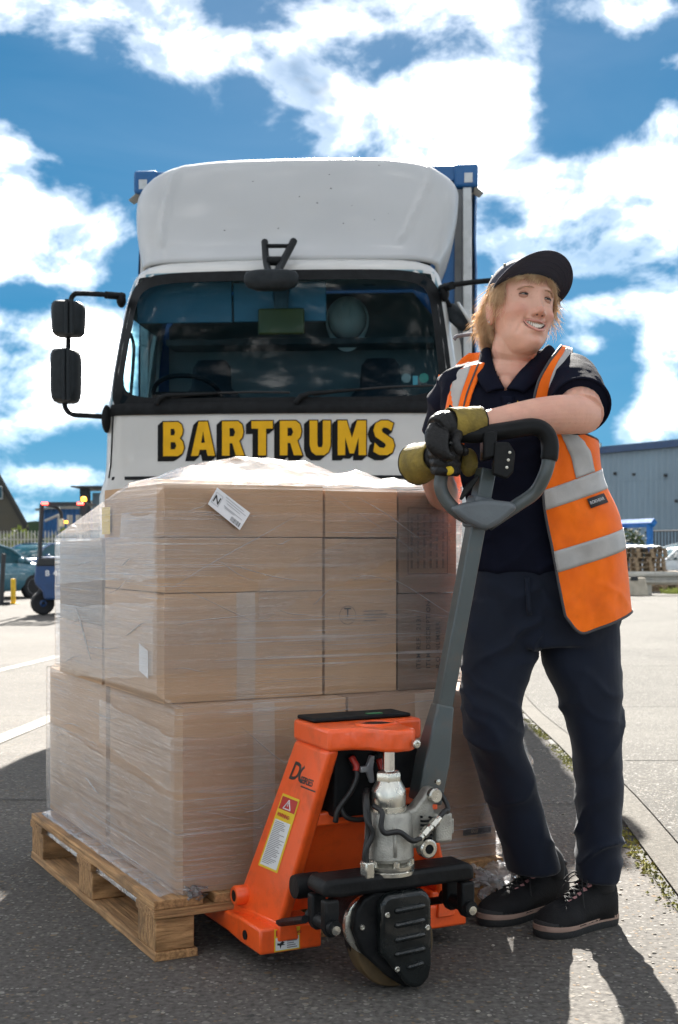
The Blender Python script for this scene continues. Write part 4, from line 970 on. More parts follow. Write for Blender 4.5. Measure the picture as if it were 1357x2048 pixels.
def carton(t0, t1, s0, s1, z0, z1, mi, label, tape=None, rz=0.0):
    cx, cy = (t0 + t1) / 2, (s0 + s1) / 2; a = LA + rz; ca, sa = math.cos(LA), math.sin(LA)
    o = thing('carton', label, 'box', (LO.x + cx * ca - cy * sa, LO.y + cx * sa + cy * ca, z0), a, 'cartons wrapped on the pallet')
    w, d, h = (t1 - t0) / 2 - .002, (s1 - s0) / 2 - .002, z1 - z0 - .0015
    def wl(u, v, k):  # gentle bulge of each wall
        return .004 * math.sin(PI * u) * math.sin(PI * v)
    mb = MB()
    for ax, sg in (((0), -1), ((0), 1), ((1), -1), ((1), 1)):
        if ax == 1: mb.grid(lambda u, v: Vector((-w + 2 * w * u, sg * (d + wl(u, v, 0)), h * v)), 8, 8)
        else: mb.grid(lambda u, v: Vector((sg * (w + wl(u, v, 0)), -d + 2 * d * u, h * v)), 8, 8)
    mb.add([(-w, -d, 0), (w, -d, 0), (w, d, 0), (-w, d, 0)], [(0, 1, 2, 3)])
    body = mb.build('walls', M_cd[mi], o, smooth=40)
    for sg in (-1, 1): MB().box((0, sg * d / 2, h - .002), (2 * w, d - .003, .004)).build('flap', M_cd[mi], o)
    if tape:
        for (u, wd_) in tape: MB().grid(lambda a_, b_: Vector((-w + 2 * w * u - wd_ + 2 * wd_ * a_, -(d + .001 + wl(u, b_, 0)), h * b_)), 1, 8).build('tape', M_tape, o, smooth=180)
    MB().grid(lambda a_, b_: Vector((-w + 2 * w * a_, -.025 + .05 * b_, h + .0006)), 4, 1).build('top_tape', M_tape, o)
    o['w'] = w; o['d'] = d; o['h'] = h
    return o
carton(.082, .534, .033, .63, .1445, .605, 0, 'large tan carton at the front left bottom corner of the load', [(.48, .03)])
cB = carton(.538, 1.0, .033, .63, .1445, .605, 2, 'large brown carton at the bottom behind the orange pallet truck', [(.5, .03)])
carton(.072, .532, .635, 1.245, .1445, .604, 0, 'large carton at the rear left bottom of the load')
carton(.536, 1.0, .635, 1.235, .1445, .604, 2, 'large carton hidden at the rear right bottom of the load')
cE = carton(.057, .499, .099, .60, .606, .880, 1, 'tall front left carton directly above the large bottom carton', [(.5, .026)])
carton(.059, .499, .099, .60, .881, 1.020, 1, 'shallow front left carton in the second row from the top')
cK = carton(.057, .500, .099, .60, 1.021, 1.155, 0, 'shallow front left carton in the top row, beneath the label')
cT = carton(.503, .722, .099, .50, .606, 1.018, 1, 'upright carton with round printed emblem in the middle of the front')
carton(.504, .724, .099, .60, 1.021, 1.152, 0, 'shallow carton in the top row right of the labelled one')
cR = carton(.727, .912, .105, .60, .606, .868, 3, 'shade-darkened carton printed with item lines beside the steel handle')  # darkened cardboard stands in for shade and the dark clothing's reflection
cU = carton(.727, .914, .101, .60, .870, 1.150, 3, 'upper right shade-darkened carton with a printed panel by the glove')
carton(.052, .499, .606, 1.055, .606, .773, 0, 'flat carton low at the rear of the left side')
carton(.052, .499, .606, 1.05, .775, 1.022, 3, 'dark carton at the rear top of the left side')
carton(.505, .91, .606, 1.05, .606, 1.12, 2, 'carton in the rear right corner of the upper load')
# printing on the cartons
d = cT['d'] + .0055; w = cT['w']; h = cT['h']
lx, lz = -w + .30 * 2 * w, .208
mb = MB(); n = 40
for r0_, r1_ in ((.0235, .0248),):
    mb.rings([[Vector((lx + r * math.cos(2 * PI * i / n), -d, lz + r * math.sin(2 * PI * i / n))) for i in range(n)] for r in (r0_, r1_)], True, False)
mb.build('printed_ring', M_ink, cT)
put_text('printed_letter', 'T', .034, M_ink, cT, (lx, -d, lz + .006), (1, 0, 0), (0, 0, 1), .0006, .0001, 'CENTER')
put_text('printed_name', 'TOBAR', .0085, M_ink, cT, (lx, -d, lz - .012), (1, 0, 0), (0, 0, 1), 0, .0001, 'CENTER', spacing=1.4)
for i, (x0, x1) in enumerate(((.52, .80), (.52, .86), (.55, .84), (.52, .70))):
    MB().bx(-w + x0 * 2 * w, -w + x1 * 2 * w, -d - .0001, -d, lz + .008 - .0085 * i, lz + .0105 - .0085 * i).build('printed_line', pm('faint_ink', (.10, .07, .05), .8), cT)
d = cR['d'] + .006; w = cR['w']
for i, tx in enumerate(('ITEM REF.  2131', 'ITEM DESCRIPTION', 'P.O. NUMBER')):
    put_text('printed_line', tx, .019, M_ink, cR, (-w + .062 + .031 * i, -d, .055), (0, 0, 1), (-1, 0, 0), 0.0003, .0001, spacing=1.15)
mb = MB().rings([[Vector((-w + .150 + r * math.cos(2 * PI * i / 30), -d, .05 + r * math.sin(2 * PI * i / 30))) for i in range(30)] for r in (.026, .0275)], True, False); mb.build('printed_ring', M_ink, cR)
d = cU['d'] + .006; w = cU['w']; h = cU['h']
for (x0, x1, z0, z1) in ((.025, .027, .05, .23), (.15, .152, .05, .23), (.025, .152, .05, .052), (.025, .152, .23, .232)): MB().bx(-w + x0, -w + x1, -d - .0001, -d, z0, z1).build('printed_frame', M_ink, cU)
for i in range(6):
    z = .066
    while z < .21:
        l = random.uniform(.006, .03); MB().bx(-w + .034 + .02 * i, -w + .041 + .02 * i, -d - .0001, -d, z, min(z + l, .222)).build('printed_word', MATS['faint_ink'], cU); z += l + .006
d = cB['d'] + .0065; w = cB['w']
MB().bx(w - .11, w - .02, -d, -d + .0004, .065, .085).build('printed_bar', M_ink, cB)
put_text('printed_code', '003', .015, pm('code_paper', (.3, .22, .15), .8), cB, (w - .085, -d - .0003, .075), (1, 0, 0), (0, 0, 1), .0004, .0001)

# ---- stretch film
def filmmat(name, base=.10, streak=.5, white=.75, sc=(2.2, 2.2, 60.), rough=.12, bump=.35, ior=.05):
    m = bpy.data.materials.new(name); m.use_nodes = True; nt = m.node_tree; nt.nodes.clear(); N = nt.nodes.new; L = nt.links.new
    tc = N('ShaderNodeTexCoord')
    def streaks(scale, rot, s, d=5, lo=.52, hi=.72):
        mp = N('ShaderNodeMapping'); mp.inputs['Scale'].default_value = scale; mp.inputs['Rotation'].default_value = rot; L(tc.outputs['Object'], mp.inputs[0])
        nz = N('ShaderNodeTexNoise'); nz.inputs['Scale'].default_value = s; nz.inputs['Detail'].default_value = d; nz.inputs['Roughness'].default_value = .6; nz.inputs['Distortion'].default_value = .15; L(mp.outputs[0], nz.inputs['Vector'])
        r = N('ShaderNodeMapRange'); L(nz.outputs['Fac'], r.inputs[0]); r.inputs[1].default_value = lo; r.inputs[2].default_value = hi; return nz.outputs['Fac'], r.outputs[0]
    a, ra = streaks(sc, (R(4), R(-3), 0), 1.0)
    b, rb = streaks((sc[0] * .6, sc[1] * .6, sc[2] * 3), (R(-3), R(5), 0), 1.0, 3)
    c, rc = streaks((1.3, 1.3, 2.2), (0, 0, 0), 1.6, 4, .45, .7)           # broad patches where several turns lie
    def M2(op, x, y):
        n = N('ShaderNodeMath'); n.operation = op
        for i, v in enumerate((x, y)):
            if isinstance(v, (int, float)): n.inputs[i].default_value = v
            else: L(v, n.inputs[i])
        return n.outputs[0]
    op = M2('ADD', M2('MULTIPLY', M2('ADD', M2('MULTIPLY', ra, .6), M2('MULTIPLY', rb, .55)), M2('ADD', M2('MULTIPLY', rc, .8), .25)), 0)
    op = M2('MINIMUM', M2('ADD', M2('MULTIPLY', op, streak), base), .92)
    t = N('ShaderNodeBsdfTransparent'); t.inputs[0].default_value = (.96, .96, .965, 1)
    df = N('ShaderNodeBsdfDiffuse'); df.inputs[0].default_value = (white, white, white * 1.01, 1)
    tl_ = N('ShaderNodeBsdfTranslucent'); tl_.inputs[0].default_value = (white, white, white * 1.01, 1)
    dm = N('ShaderNodeMixShader'); dm.inputs[0].default_value = .55; L(df.outputs[0], dm.inputs[1]); L(tl_.outputs[0], dm.inputs[2])
    m1 = N('ShaderNodeMixShader'); L(op, m1.inputs[0]); L(t.outputs[0], m1.inputs[1]); L(dm.outputs[0], m1.inputs[2])
    g = N('ShaderNodeBsdfGlossy'); g.inputs['Roughness'].default_value = rough; g.inputs['Color'].default_value = (.85, .85, .85, 1)
    bp = N('ShaderNodeBump'); bp.inputs['Strength'].default_value = bump; bp.inputs['Distance'].default_value = .004
    L(M2('ADD', a, M2('MULTIPLY', b, .5)), bp.inputs['Height']); L(bp.outputs[0], g.inputs['Normal'])
    m2 = N('ShaderNodeMixShader'); L(schlick(nt, ior, bp.outputs[0]), m2.inputs[0]); L(m1.outputs[0], m2.inputs[1]); L(g.outputs[0], m2.inputs[2])
    o = N('ShaderNodeOutputMaterial'); L(m2.outputs[0], o.inputs[0]); MATS[name] = m; return m
M_film = filmmat('stretch_film', .015, 1.35, .85, (1.0, 1.0, 120.), .09, 1.0)
M_film2 = filmmat('stretch_film_bunched', .30, .75, .85, (14, 14, 14), .25, .4, .05)
M_film3 = filmmat('stretch_film_top', .08, .7, .6, (6, 9, 6), .15, .6)
film = thing('stretch_film', 'clear plastic stretch film wound around the cartons on the pallet', 'film', LO, LA)
LOW = (.063, 1.010, .022, 1.256); UPP = (.040, .923, .088, 1.062)
def rect_pt(rc, q):
    """walk round the rectangle: q 0..4 from the front left corner along the front, right, back, left"""
    t0, t1, s0, s1 = rc; k = int(q) % 4; f = q - int(q)
    return ((t0 + (t1 - t0) * f, s0), (t1, s0 + (s1 - s0) * f), (t1 - (t1 - t0) * f, s1), (t0, s1 - (s1 - s0) * f))[k]
def ztop(t, s):
    z = 1.162
    if t < .5: z = 1.162 - max(0, (s - .32)) * .185 if s > .32 else 1.162
    return z
def film_pt(q, v):
    if v < .48: z = .148 + (.600 - .148) * (v / .48); k = 0.0
    elif v < .54: k = (v - .48) / .06; z = .600 + .03 * k
    else: k = 1.0
    a = rect_pt(LOW, q); b = rect_pt(UPP, q); kk = k * k * (3 - 2 * k)
    t, s = a[0] + (b[0] - a[0]) * kk, a[1] + (b[1] - a[1]) * kk
    if v >= .54: z = .630 + (ztop(t, s) - .630) * ((v - .54) / .46)
    rip = .0022 * fbm((t * 5 + s * 2, s * 5, z * 45), 1, 3) + .006 * max(0, fbm((t * 2.2, s * 2.2, z * 3 + 5), 1, 2))
    if v < .04: rip -= .0
    nx = (0, 1, 0, -1)[int(q) % 4]; ny = (-1, 0, 1, 0)[int(q) % 4]
    f = q - int(q); e = min(f, 1 - f) * 12
    rip *= min(1, e)
    return Vector((t + nx * rip, s + ny * rip, z))
NU, NV = 240, 110
mb = MB(); vs = [film_pt(4 * i / NU, j / NV) for j in range(NV + 1) for i in range(NU)]
fs = [(j * NU + i, j * NU + (i + 1) % NU, (j + 1) * NU + (i + 1) % NU, (j + 1) * NU + i) for j in range(NV) for i in range(NU)]
mb.add(vs, fs).build('side_wrap', M_film, film, smooth=180)
def top_pt(u, v):
    t = UPP[0] + (UPP[1] - UPP[0]) * u; s = UPP[2] + (UPP[3] - UPP[2]) * v
    e = min(u, 1 - u, v * 1.0, 1 - v); ed = min(1, e * 7)
    z = ztop(t, s) + .001
    z += ed * (.052 * math.exp(-((u - .42) / .33) ** 2 - ((v - .25) / .3) ** 2) + .018 * fbm((t * 7, s * 6, 1.3), 1, 4) + .010 + .022 * max(0, fbm((t * 3 + s * 5, s * 3 - t * 4, 7), 1, 3)))
    return Vector((t, s, z))
mb = MB().grid(top_pt, 90, 90).build('top_wrap', M_film3, film, smooth=180)
# overlapping turns of film with slanting edges, and stretched creases
M_film4 = filmmat('stretch_film_turn', .02, .75, .88, (1.4, 1.4, 90.), .1, .9)
def on_wrap(q, z, off):
    if q < 0: q += 4
    k = max(0, min(1, (z - .600) / .03)); a = rect_pt(LOW, q); b = rect_pt(UPP, q)
    t, s = a[0] + (b[0] - a[0]) * k, a[1] + (b[1] - a[1]) * k
    nx = (0, 1, 0, -1)[int(q) % 4]; ny = (-1, 0, 1, 0)[int(q) % 4]; f = q - int(q); e = min(1, min(f, 1 - f) * 14)
    return Vector((t + nx * off * (.4 + .6 * e) - (off * (1 - e) if int(q) % 4 == 3 else 0), s + ny * off * (.4 + .6 * e) - (off * (1 - e) if int(q) % 4 == 0 else 0), z))
for (q0, q1, za, zb, wa, wb, of) in ((-.95, .95, .98, 1.02, .20, .12, .0045), (-.95, .98, .70, .84, .22, .16, .0065), (-.95, .98, .30, .22, .26, .2, .0045), (-.5, .98, .50, .40, .12, .16, .0075), (.3, .99, .86, 1.10, .10, .12, .0085)):
    def bandf(u, v):
        q = q0 + (q1 - q0) * u; zc = za + (zb - za) * u; w = wa + (wb - wa) * u
        ed = .012 * fbm((u * 9, za * 10, v * .3), 1, 3)
        z = zc + (v - .5) * w + ed; z = max(.15, min(1.150 if q > 0 or q > -.3 else 1.02, z)); return on_wrap(q, z, of + .0018 * fbm((u * 30, v * 8, za * 7), 1, 3))
    MB().grid(bandf, 150, 12).build('film_turn', M_film4, film, smooth=180)
rc_ = random.Random(5)
cre = []
for k in range(46):
    left = k % 3 == 0
    q = rc_.uniform(-.9, -.08) if left else rc_.uniform(.03, .95); z = rc_.uniform(.2, 1.1); lg_ = rc_.uniform(.05, .28); sl = rc_.gauss(0, .12) + (rc_.choice((-1, 1)) * rc_.uniform(.3, .9) if rc_.random() < .28 else 0)
    q2 = q + lg_ * (1 if not left else .8); z2 = z + sl * lg_
    if not left and q2 > .97 or left and q2 > -.03: continue
    if (z - .615) * (z2 - .615) < 0 or z2 > 1.13 or z2 < .17 or (left and q < -.45 and max(z, z2) > .98): continue
    cre.append((q, z, q2, z2))
cre += [(.02, .885, .42, 1.08), (.05, .80, .30, .83), (.62, 1.13, .84, 1.02), (.52, 1.14, .86, .96), (-.62, .70, -.30, .73)]
for q, z, q2, z2 in cre:
    w = rc_.uniform(.0012, .0032)
    MB().tube([on_wrap(q + (q2 - q) * t, z + (z2 - z) * t + .004 * math.sin(t * 5 + q * 9), .0095) for t in [i / 8 for i in range(9)]], [w * (.15 + .85 * math.sin(PI * (.04 + .92 * i / 8))) for i in range(9)], 6, flat=.5).build('crease', M_film2, film, smooth=180)
# skirt over the pallet edge and bunched tails
def skirt(q, v):
    a = rect_pt(LOW, q); b = rect_pt((.0, 1.003, .0, 1.205), q); k = v
    drop = .148 - .05 * v * (1 if q > 2.9 or q < .25 else .4) + .006 * fbm((q * 9, v * 3, 4), 1, 3)
    return Vector((a[0] + (b[0] - a[0]) * k * .8 + .004 * fbm((q * 14, v, 9), 1, 2), a[1] + (b[1] - a[1]) * k * .8, max(drop, .1475 if v < .95 else .10)))
MB().grid(lambda u, v: skirt(3.05 + .93 * u, v), 60, 4).build('lower_skirt', M_film2, film, smooth=180)
def tail(name, c, w, h, d, seed, mat=M_film2, nu=26, nv=30):
    MB().grid(lambda u, v: Vector((c[0] + w * (u - .5) * (1 - .35 * math.sin(PI * v)) + .03 * fbm((u * 3, v * 4, seed), 1, 4), c[1] - d * math.sin(PI * v) * (.4 + .6 * u) + .05 * fbm((u * 5, v * 5, seed + 3), 1, 4), c[2] - h * v + .02 * fbm((u * 4, v * 2, seed + 8), 1, 3))), nu, nv).build(name, mat, film, smooth=180)
tail('loose_tail', (1.0, .02, .56), .13, .36, .07, 1.0, filmmat('stretch_film_tail', .04, .55, .85, (16, 16, 16), .22, .5, .05))
tail('bunched_end', (.94, -.01, .135), .16, .05, .05, 5.0)
tail('hanging_end', (.93, -.03, .12), .05, .11, .03, 8.0, nu=10, nv=18)
tail('corner_bunch', (.105, .02, .162), .05, .02, .02, 12.0, nu=10, nv=8)
# torn knot at the left and a pasted label on the film
M_lab = pm('label_paper', (.80, .80, .82), .5, var=.03)
def on_front(px, py, s):
    """load coordinates of a pixel on the plane s"""
    ca, sa = math.cos(LA), math.sin(LA); k = (px - CXP) / FPX
    # world = LO + t(ca,sa) + s(-sa,ca)
    t = (k * (LO.y + s * ca) - LO.x + s * sa) / (ca - k * sa); y = LO.y + t * sa + s * ca
    return Vector((t, s, CAMH + (HOR - py) * y / FPX))
c = [on_front(px, py, .0755) for px, py in ((416, 1008), (480, 1060), (501, 1026), (435, 975))]
lb = MB().add(c, [(0, 1, 2, 3)]).build('shipping_label', M_lab, film, solid=.0006)
ux = (c[1] - c[0]); uy = (c[3] - c[0])
def lq(a, b, off=-.0012): return c[0] + ux * a + uy * b + Vector((0, off, 0))
def bar(name, a0, a1, b0, b1, mat): MB().add([lq(a0, b0), lq(a1, b0), lq(a1, b1), lq(a0, b1)], [(0, 1, 2, 3)]).build(name, mat, lb)
for i in range(17):
    a = .66 + .28 * i / 17; bar('barcode_bar', a, a + random.choice((.004, .007, .011)), .06, .30, M_ink)
for b_, a0, a1 in ((.88, .3, .86), (.76, .34, .95), (.64, .4, .8), (.46, .36, .92), (.40, .4, .7)): bar('label_line', a0, a1, b_, b_ + .035, pm('label_grey', (.4, .4, .42), .7))
put_text('label_letter', 'N', .026, M_ink, lb, lq(.14, .5, -.0015), -ux, -uy, .0003, .0001, 'CENTER')
for a0, a1, b0, b1 in ((.04, .05, .2, .8), (.235, .245, .2, .8), (.04, .245, .2, .22), (.04, .245, .78, .8)): bar('label_frame', a0, a1, b0, b1, MATS['label_grey'])
s0_ = .42
MB().add([(.0505, .20, .66), (.0505, .27, .675), (.0505, .27, .745), (.0505, .20, .73)], [(0, 1, 2, 3)]).build('side_label', M_lab, film, solid=.0006)
MB().add([(.0505, .52, 1.03), (.0505, .595, 1.03), (.0505, .595, 1.105), (.0505, .52, 1.105)], [(0, 1, 2, 3)]).build('yellow_sticker', pm('sticker_yellow', (.75, .48, .02), .5), film, solid=.0006)
# ---------------------------------------------------------------- powered pallet truck
JO = Vector((-.183, 3.08, 0)); JA = R(27.0)
jk = thing('pallet_truck', 'orange electric pallet truck with grey steering handle, forks under the wooden pallet', 'pallet truck', JO, JA)
M_or = pm('orange_paint', (.88, .105, .014), .36, var=.06, scale=7, coat=.25, dirt=(.30, .05, .015), dirt_amt=.5, dirt_scale=13, bump=.04, bscale=120)
M_jb = pm('black_casting', (.008, .0085, .009), .5, spec=.18, var=.3, scale=18, bump=.12, bscale=90, dirt=(.03, .027, .024), dirt_amt=.5, dirt_scale=14)
M_cov = pm('glossy_cover', (.008, .010, .010), .25, spec=.3, var=.25, scale=18, coat=.4, dirt=(.05, .05, .045), dirt_amt=.4, dirt_scale=20, bump=.03)
M_cast = pm('cast_alloy', (.40, .385, .34), .45, .55, var=.2, scale=28, bump=.25, bscale=260, dirt=(.2, .18, .14), dirt_amt=.5, dirt_scale=25)
M_zinc = pm('zinc_steel', (.62, .60, .53), .25, .9, var=.12, scale=20)
M_chr = pm('chromed_rod', (.8, .8, .8), .1, 1.0, var=.05)
M_hgrey = pm('handle_paint', (.056, .070, .071), .38, var=.1, scale=9, coat=.2, dirt=(.16, .075, .03), dirt_amt=.25, dirt_scale=16)
M_hpl = pm('grey_plastic', (.10, .115, .125), .42, var=.12, scale=22, bump=.08, bscale=150)
M_grip = pm('black_grip', (.009, .0095, .010), .38, var=.2, scale=20, spec=.14)
M_cable = pm('cable_black', (.012, .012, .012), .5, var=.2)
M_redc = pm('cable_red', (.42, .03, .02), .4)
M_pu = pm('wheel_tread', (.10, .062, .024), .6, var=.25, scale=20)
FW = .565
for a in (0.0, FW - .16):
    mb = MB(); z0, z1 = .048, .108
    rg = []
    for (v, w0, zb, zt) in ((0, 0, z0, z1), (.12, 0, z0, z1), (.20, 0, z0 + .006, z1 - .006), (.95, 0, z0 + .01, z1 - .01), (1.10, .02, z0 + .015, z1 - .015), (1.16, .045, z0 + .025, z1 - .02)):
        rg.append([Vector((a + w0, v, zb)), Vector((a + .16 - w0, v, zb)), Vector((a + .16 - w0, v, zt)), Vector((a + w0, v, zt))])
    fk_ = mb.rings(rg).build('fork', M_or, jk, bevel=.006)
    Mw = Matrix.Translation((a + .08, 1.0, .04)) @ Matrix.Rotation(R(90), 4, 'Y')
    MB().lathe([(.012, -.04), (.038, -.04), (.04, -.03), (.04, .03), (.038, .04), (.012, .04)], Mw, 20).build('load_roller', M_pu, fk_, smooth=40)
    MB().lathe([(.0, 0), (.011, 0), (.011, .003), (0, .003)], Matrix.Translation((a - .0005 if a == 0 else a + .16, .085, .075)) @ Matrix.Rotation(R(-90 if a == 0 else 90), 4, 'Y'), 16).build('pivot_hole', M_blk, fk_)
# folded side legs leaning towards the pump
BB, BF, TF, TB = (.018, .205, .106), (.046, -.004, .106), (.092, -.172, .540), (.104, .032, .540)
RIGHT = ((.548, .205, .106), (.525, -.004, .106), (.374, -.086, .540), (.370, .032, .540))
def legpt(a, b, off=0.0, s=-1):
    q = (BB, BF, TF, TB) if s < 0 else RIGHT
    lo = Vector(q[0]).lerp(Vector(q[1]), a); hi = Vector(q[3]).lerp(Vector(q[2]), a); p = lo.lerp(hi, b); p.x += off * s; return p
for s in (-1, 1):
    T = .034
    mbl = MB(); NB_ = 8
    for off in (0, -T):
        e0, e1 = (0, 1) if off == 0 else (.05, .95)
        mbl.add([legpt(e0 + (e1 - e0) * i / 4, j / NB_, off, s) for j in range(NB_ + 1) for i in range(5)], [(j * 5 + i, j * 5 + i + 1, j * 5 + i + 6, j * 5 + i + 5) for j in range(NB_) for i in range(4)])
    K = 5 * (NB_ + 1); rim = [i for i in range(5)] + [j * 5 + 4 for j in range(1, NB_ + 1)] + [NB_ * 5 + i for i in (3, 2, 1, 0)] + [j * 5 for j in range(NB_ - 1, 0, -1)]
    mbl.f += [[rim[i], rim[(i + 1) % len(rim)], rim[(i + 1) % len(rim)] + K, rim[i] + K] for i in range(len(rim))]
    lg = mbl.build('side_leg', M_or, jk, bevel=.010, seg=3)
    c = legpt(.12, .10, .012, s)
    MB().lathe([(.0, -.02), (.024, -.02), (.024, .012), (.021, .016), (.014, .016), (.014, .004), (0, .004)], Matrix.Translation(c) @ Matrix.Rotation(R(-90 * (1 if s < 0 else -1)), 4, 'Y'), 20).build('boss', M_or, lg, smooth=40)
    MB().lathe([(.0, 0), (.0135, 0), (.0135, .002), (0, .002)], Matrix.Translation(legpt(.12, .10, .026, s)) @ Matrix.Rotation(R(-90 * (1 if s < 0 else -1)), 4, 'Y'), 20).build('boss_bore', M_blk, lg)
    # foot gusset
    MB().hexa([legpt(-.05, 0, .002, s) + Vector((0, 0, -.03)), legpt(1.02, 0, .002, s) + Vector((0, 0, -.03)), legpt(1.02, 0, -.05, s) + Vector((0, 0, -.03)), legpt(-.05, 0, -.05, s) + Vector((0, 0, -.03)),
               legpt(0, .035, .003, s), legpt(1, .035, .003, s), legpt(1, .035, -.04, s), legpt(0, .035, -.04, s)]).build('gusset', M_or, lg, bevel=.004)
# right heel upstand seen beside the wheel
MB().bx(FW - .10, FW - .005, .004, .12, .1085, .14).build('heel_upstand', M_or, jk, bevel=.006)
# top casting with its nose over the ram
top = [(.090, -.176), (.150, -.178), (.180, -.205), (.198, -.243), (.222, -.255), (.262, -.252), (.282, -.232), (.286, -.17), (.312, -.092), (.382, -.090), (.384, .034), (.100, .034)]
tp = MB().prism(top, .538, .588, lambda x, y, z: Vector((x, y, z))).build('top_casting', M_or, jk, bevel=.009, seg=3)
MB().lathe([(.0, 0), (.034, 0), (.04, .0012), (0, .0015)], Matrix.Translation((.232, -.135, .5882)), 28).build('recess', M_blk, tp, smooth=180)
MB().rings([[Vector((.232 + r * math.cos(t), -.135 + r * .8 * math.sin(t), z)) for t in [2 * PI * i / 28 for i in range(28)]] for r, z in ((.036, .589), (.040, .592), (.048, .5915), (.052, .588))], True, False).build('recess_rim', M_or, tp, smooth=180)
MB().lathe([(0, 0), (.0095, 0), (.0095, .008), (.007, .010), (.004, .010), (.004, .004), (0, .004)], Matrix.Translation((.266, -.256, .556)) @ Matrix.Rotation(R(90), 4, 'X'), 16).build('cap_screw', M_zinc, tp, smooth=40)
MB().bx(.108, .366, -.066, .03, .5885, .598).build('battery_lid', M_blk, jk, bevel=.004)
MB().bx(.26, .30, -.045, -.03, .5982, .5995).build('charge_window', pm('green_led', (.02, .25, .1), .3), jk)
MB().bx(.135, .365, -.115, .02, .375, .537).build('battery_box', M_blk, jk, bevel=.006)
MB().bx(.085, .43, -.085, -.055, .352, .385).build('cross_bar', M_or, jk, bevel=.006)
MB().hexa([(.05, .075, .12), (.52, .075, .12), (.52, .085, .12), (.05, .085, .12), (.09, -.055, .36), (.425, -.055, .36), (.425, -.045, .36), (.09, -.045, .36)]).build('apron_panel', M_or, jk)
MB().bx(.29, .40, -.12, -.10, .39, .43).build('lower_tab', M_or, jk, bevel=.006)
# battery leads, connector
def hose(name, pts, r, mat, n=6, par=jk): return MB().tube(smooth_path(pts, n), r, 8).build(name, mat, par, smooth=180)
hose('battery_lead', [(.175, -.13, .50), (.18, -.14, .475), (.165, -.14, .44), (.135, -.135, .40), (.13, -.13, .37)], .0065, M_cable)
hose('battery_lead', [(.172, -.128, .515), (.178, -.14, .497), (.176, -.142, .485)], .0075, M_redc)
hose('battery_lead', [(.242, -.13, .505), (.246, -.14, .48), (.248, -.14, .455)], .0075, M_redc)
hose('battery_lead', [(.248, -.14, .455), (.252, -.14, .42), (.248, -.14, .385), (.20, -.14, .372), (.155, -.138, .38), (.14, -.13, .41)], .0060, M_cable)
cn_ = MB().prism([(-.02, -.006), (-.004, -.006), (.006, -.032), (.016, -.03), (.012, 0), (.016, .03), (.006, .032), (-.004, .008), (-.02, .008)], -.006, .006, lambda x, y, z: Vector((.205 + x, -.145 + z, .487 + y))).build('isolator_key', pm('grey_key', (.3, .31, .32), .35, .3), jk, bevel=.002)
for (u, z) in ((.178, .508), (.242, .508)): MB().lathe([(0, 0), (.012, 0), (.012, .012), (.006, .016), (0, .016)], Matrix.Translation((u, -.116, z)) @ Matrix.Rotation(R(90), 4, 'X'), 14).build('terminal', M_jb, jk, smooth=40)
# pump
PU, PV = .227, -.205
def cyl(name, prof, mat, par=jk, du=0., dv=0., n=32, sm=35): return MB().lathe(prof, Matrix.Translation((PU + du, PV + dv, 0)), n).build(name, mat, par, smooth=sm)
pump = cyl('pump_casting', [(0, .292), (.050, .292), (.0565, .300), (.055, .345), (.0525, .392), (.048, .401), (0, .401)], M_cast)
cyl('ram_rod', [(0, .47), (.0145, .47), (.0145, .545), (0, .545)], M_chr)
cyl('gland_nut', [(0, .468), (.029, .468), (.030, .471), (.030, .486), (.028, .489), (.022, .492), (.0, .492)], M_zinc, n=6)
cyl('upper_cylinder', [(0, .412), (.037, .412), (.0385, .415), (.0385, .449), (.031, .463), (.028, .470), (0, .470)], M_zinc)
cyl('collar', [(0, .400), (.041, .400), (.041, .412), (0, .412)], M_zinc)
cyl('flange', [(0, .2735), (.057, .2735), (.0585, .276), (.0585, .2835), (.050, .286), (.045, .292), (0, .292)], M_zinc)
cyl('flange', [(0, .2615), (.057, .2615), (.0585, .263), (.0585, .271), (.057, .2725), (0, .2725)], M_zinc)
for k in range(6):
    a = 2 * PI * k / 6 + .35; p = Vector((PU + .050 * math.cos(a), PV + .050 * math.sin(a), .284))
    MB().lathe([(0, 0), (.0085, 0), (.0085, .011), (.0065, .013), (.004, .013), (.004, .008), (0, .008)], Matrix.Translation(p), 12).build('flange_bolt', M_zinc, jk, smooth=35)
MB().tube([(PU - .014, PV - .055, .308), (PU - .014, PV - .0535, .375)], .0042, 8).build('cast_rib', M_cast, pump, smooth=180)
# casting arm to the handle pivot, cam plate, spring
arm = [(.02, .40), (.05, .405), (.075, .430), (.088, .448), (.105, .45), (.114, .436), (.110, .418), (.098, .408), (.105, .392), (.112, .36), (.108, .33), (.09, .318), (.05, .315), (.03, .33)]
ca_ = MB().prism(arm, -.018, .018, lambda x, z, d: Vector((PU + x, PV - .012 + d, z))).build('pump_arm', M_cast, jk, bevel=.006, seg=3)
MB().lathe([(0, -.004), (.017, -.004), (.017, .008), (.014, .012), (0, .012)], Matrix.Translation((PU + .098, PV - .034, .433)) @ Matrix.Rotation(R(90), 4, 'X'), 24).build('pivot_pin', M_zinc, ca_, smooth=35)
MB().lathe([(0, 0), (.0065, 0), (.0065, .008), (0, .009)], Matrix.Translation((PU + .108, PV - .03, .462)) @ Matrix.Rotation(R(90), 4, 'X'), 12).build('grease_nipple', M_zinc, ca_, smooth=35)
MB().bx(PU + .098, PU + .142, PV - .045, PV + .01, .325, .392).build('valve_block', M_cast, jk, bevel=.007, seg=3)
MB().bx(PU + .1425, PU + .152, PV - .034, PV - .004, .34, .375).build('valve_plate', M_cast, jk, bevel=.003)
sp = []
for i in range(81):
    t = i / 80; a = t * 2 * PI * 5.5; sp.append((PU + .078 + .0125 * math.cos(a), PV - .036 + .0125 * math.sin(a), .335 + .052 * t))
MB().tube(sp, .0030, 6).build('spring', M_jb, jk, smooth=180)
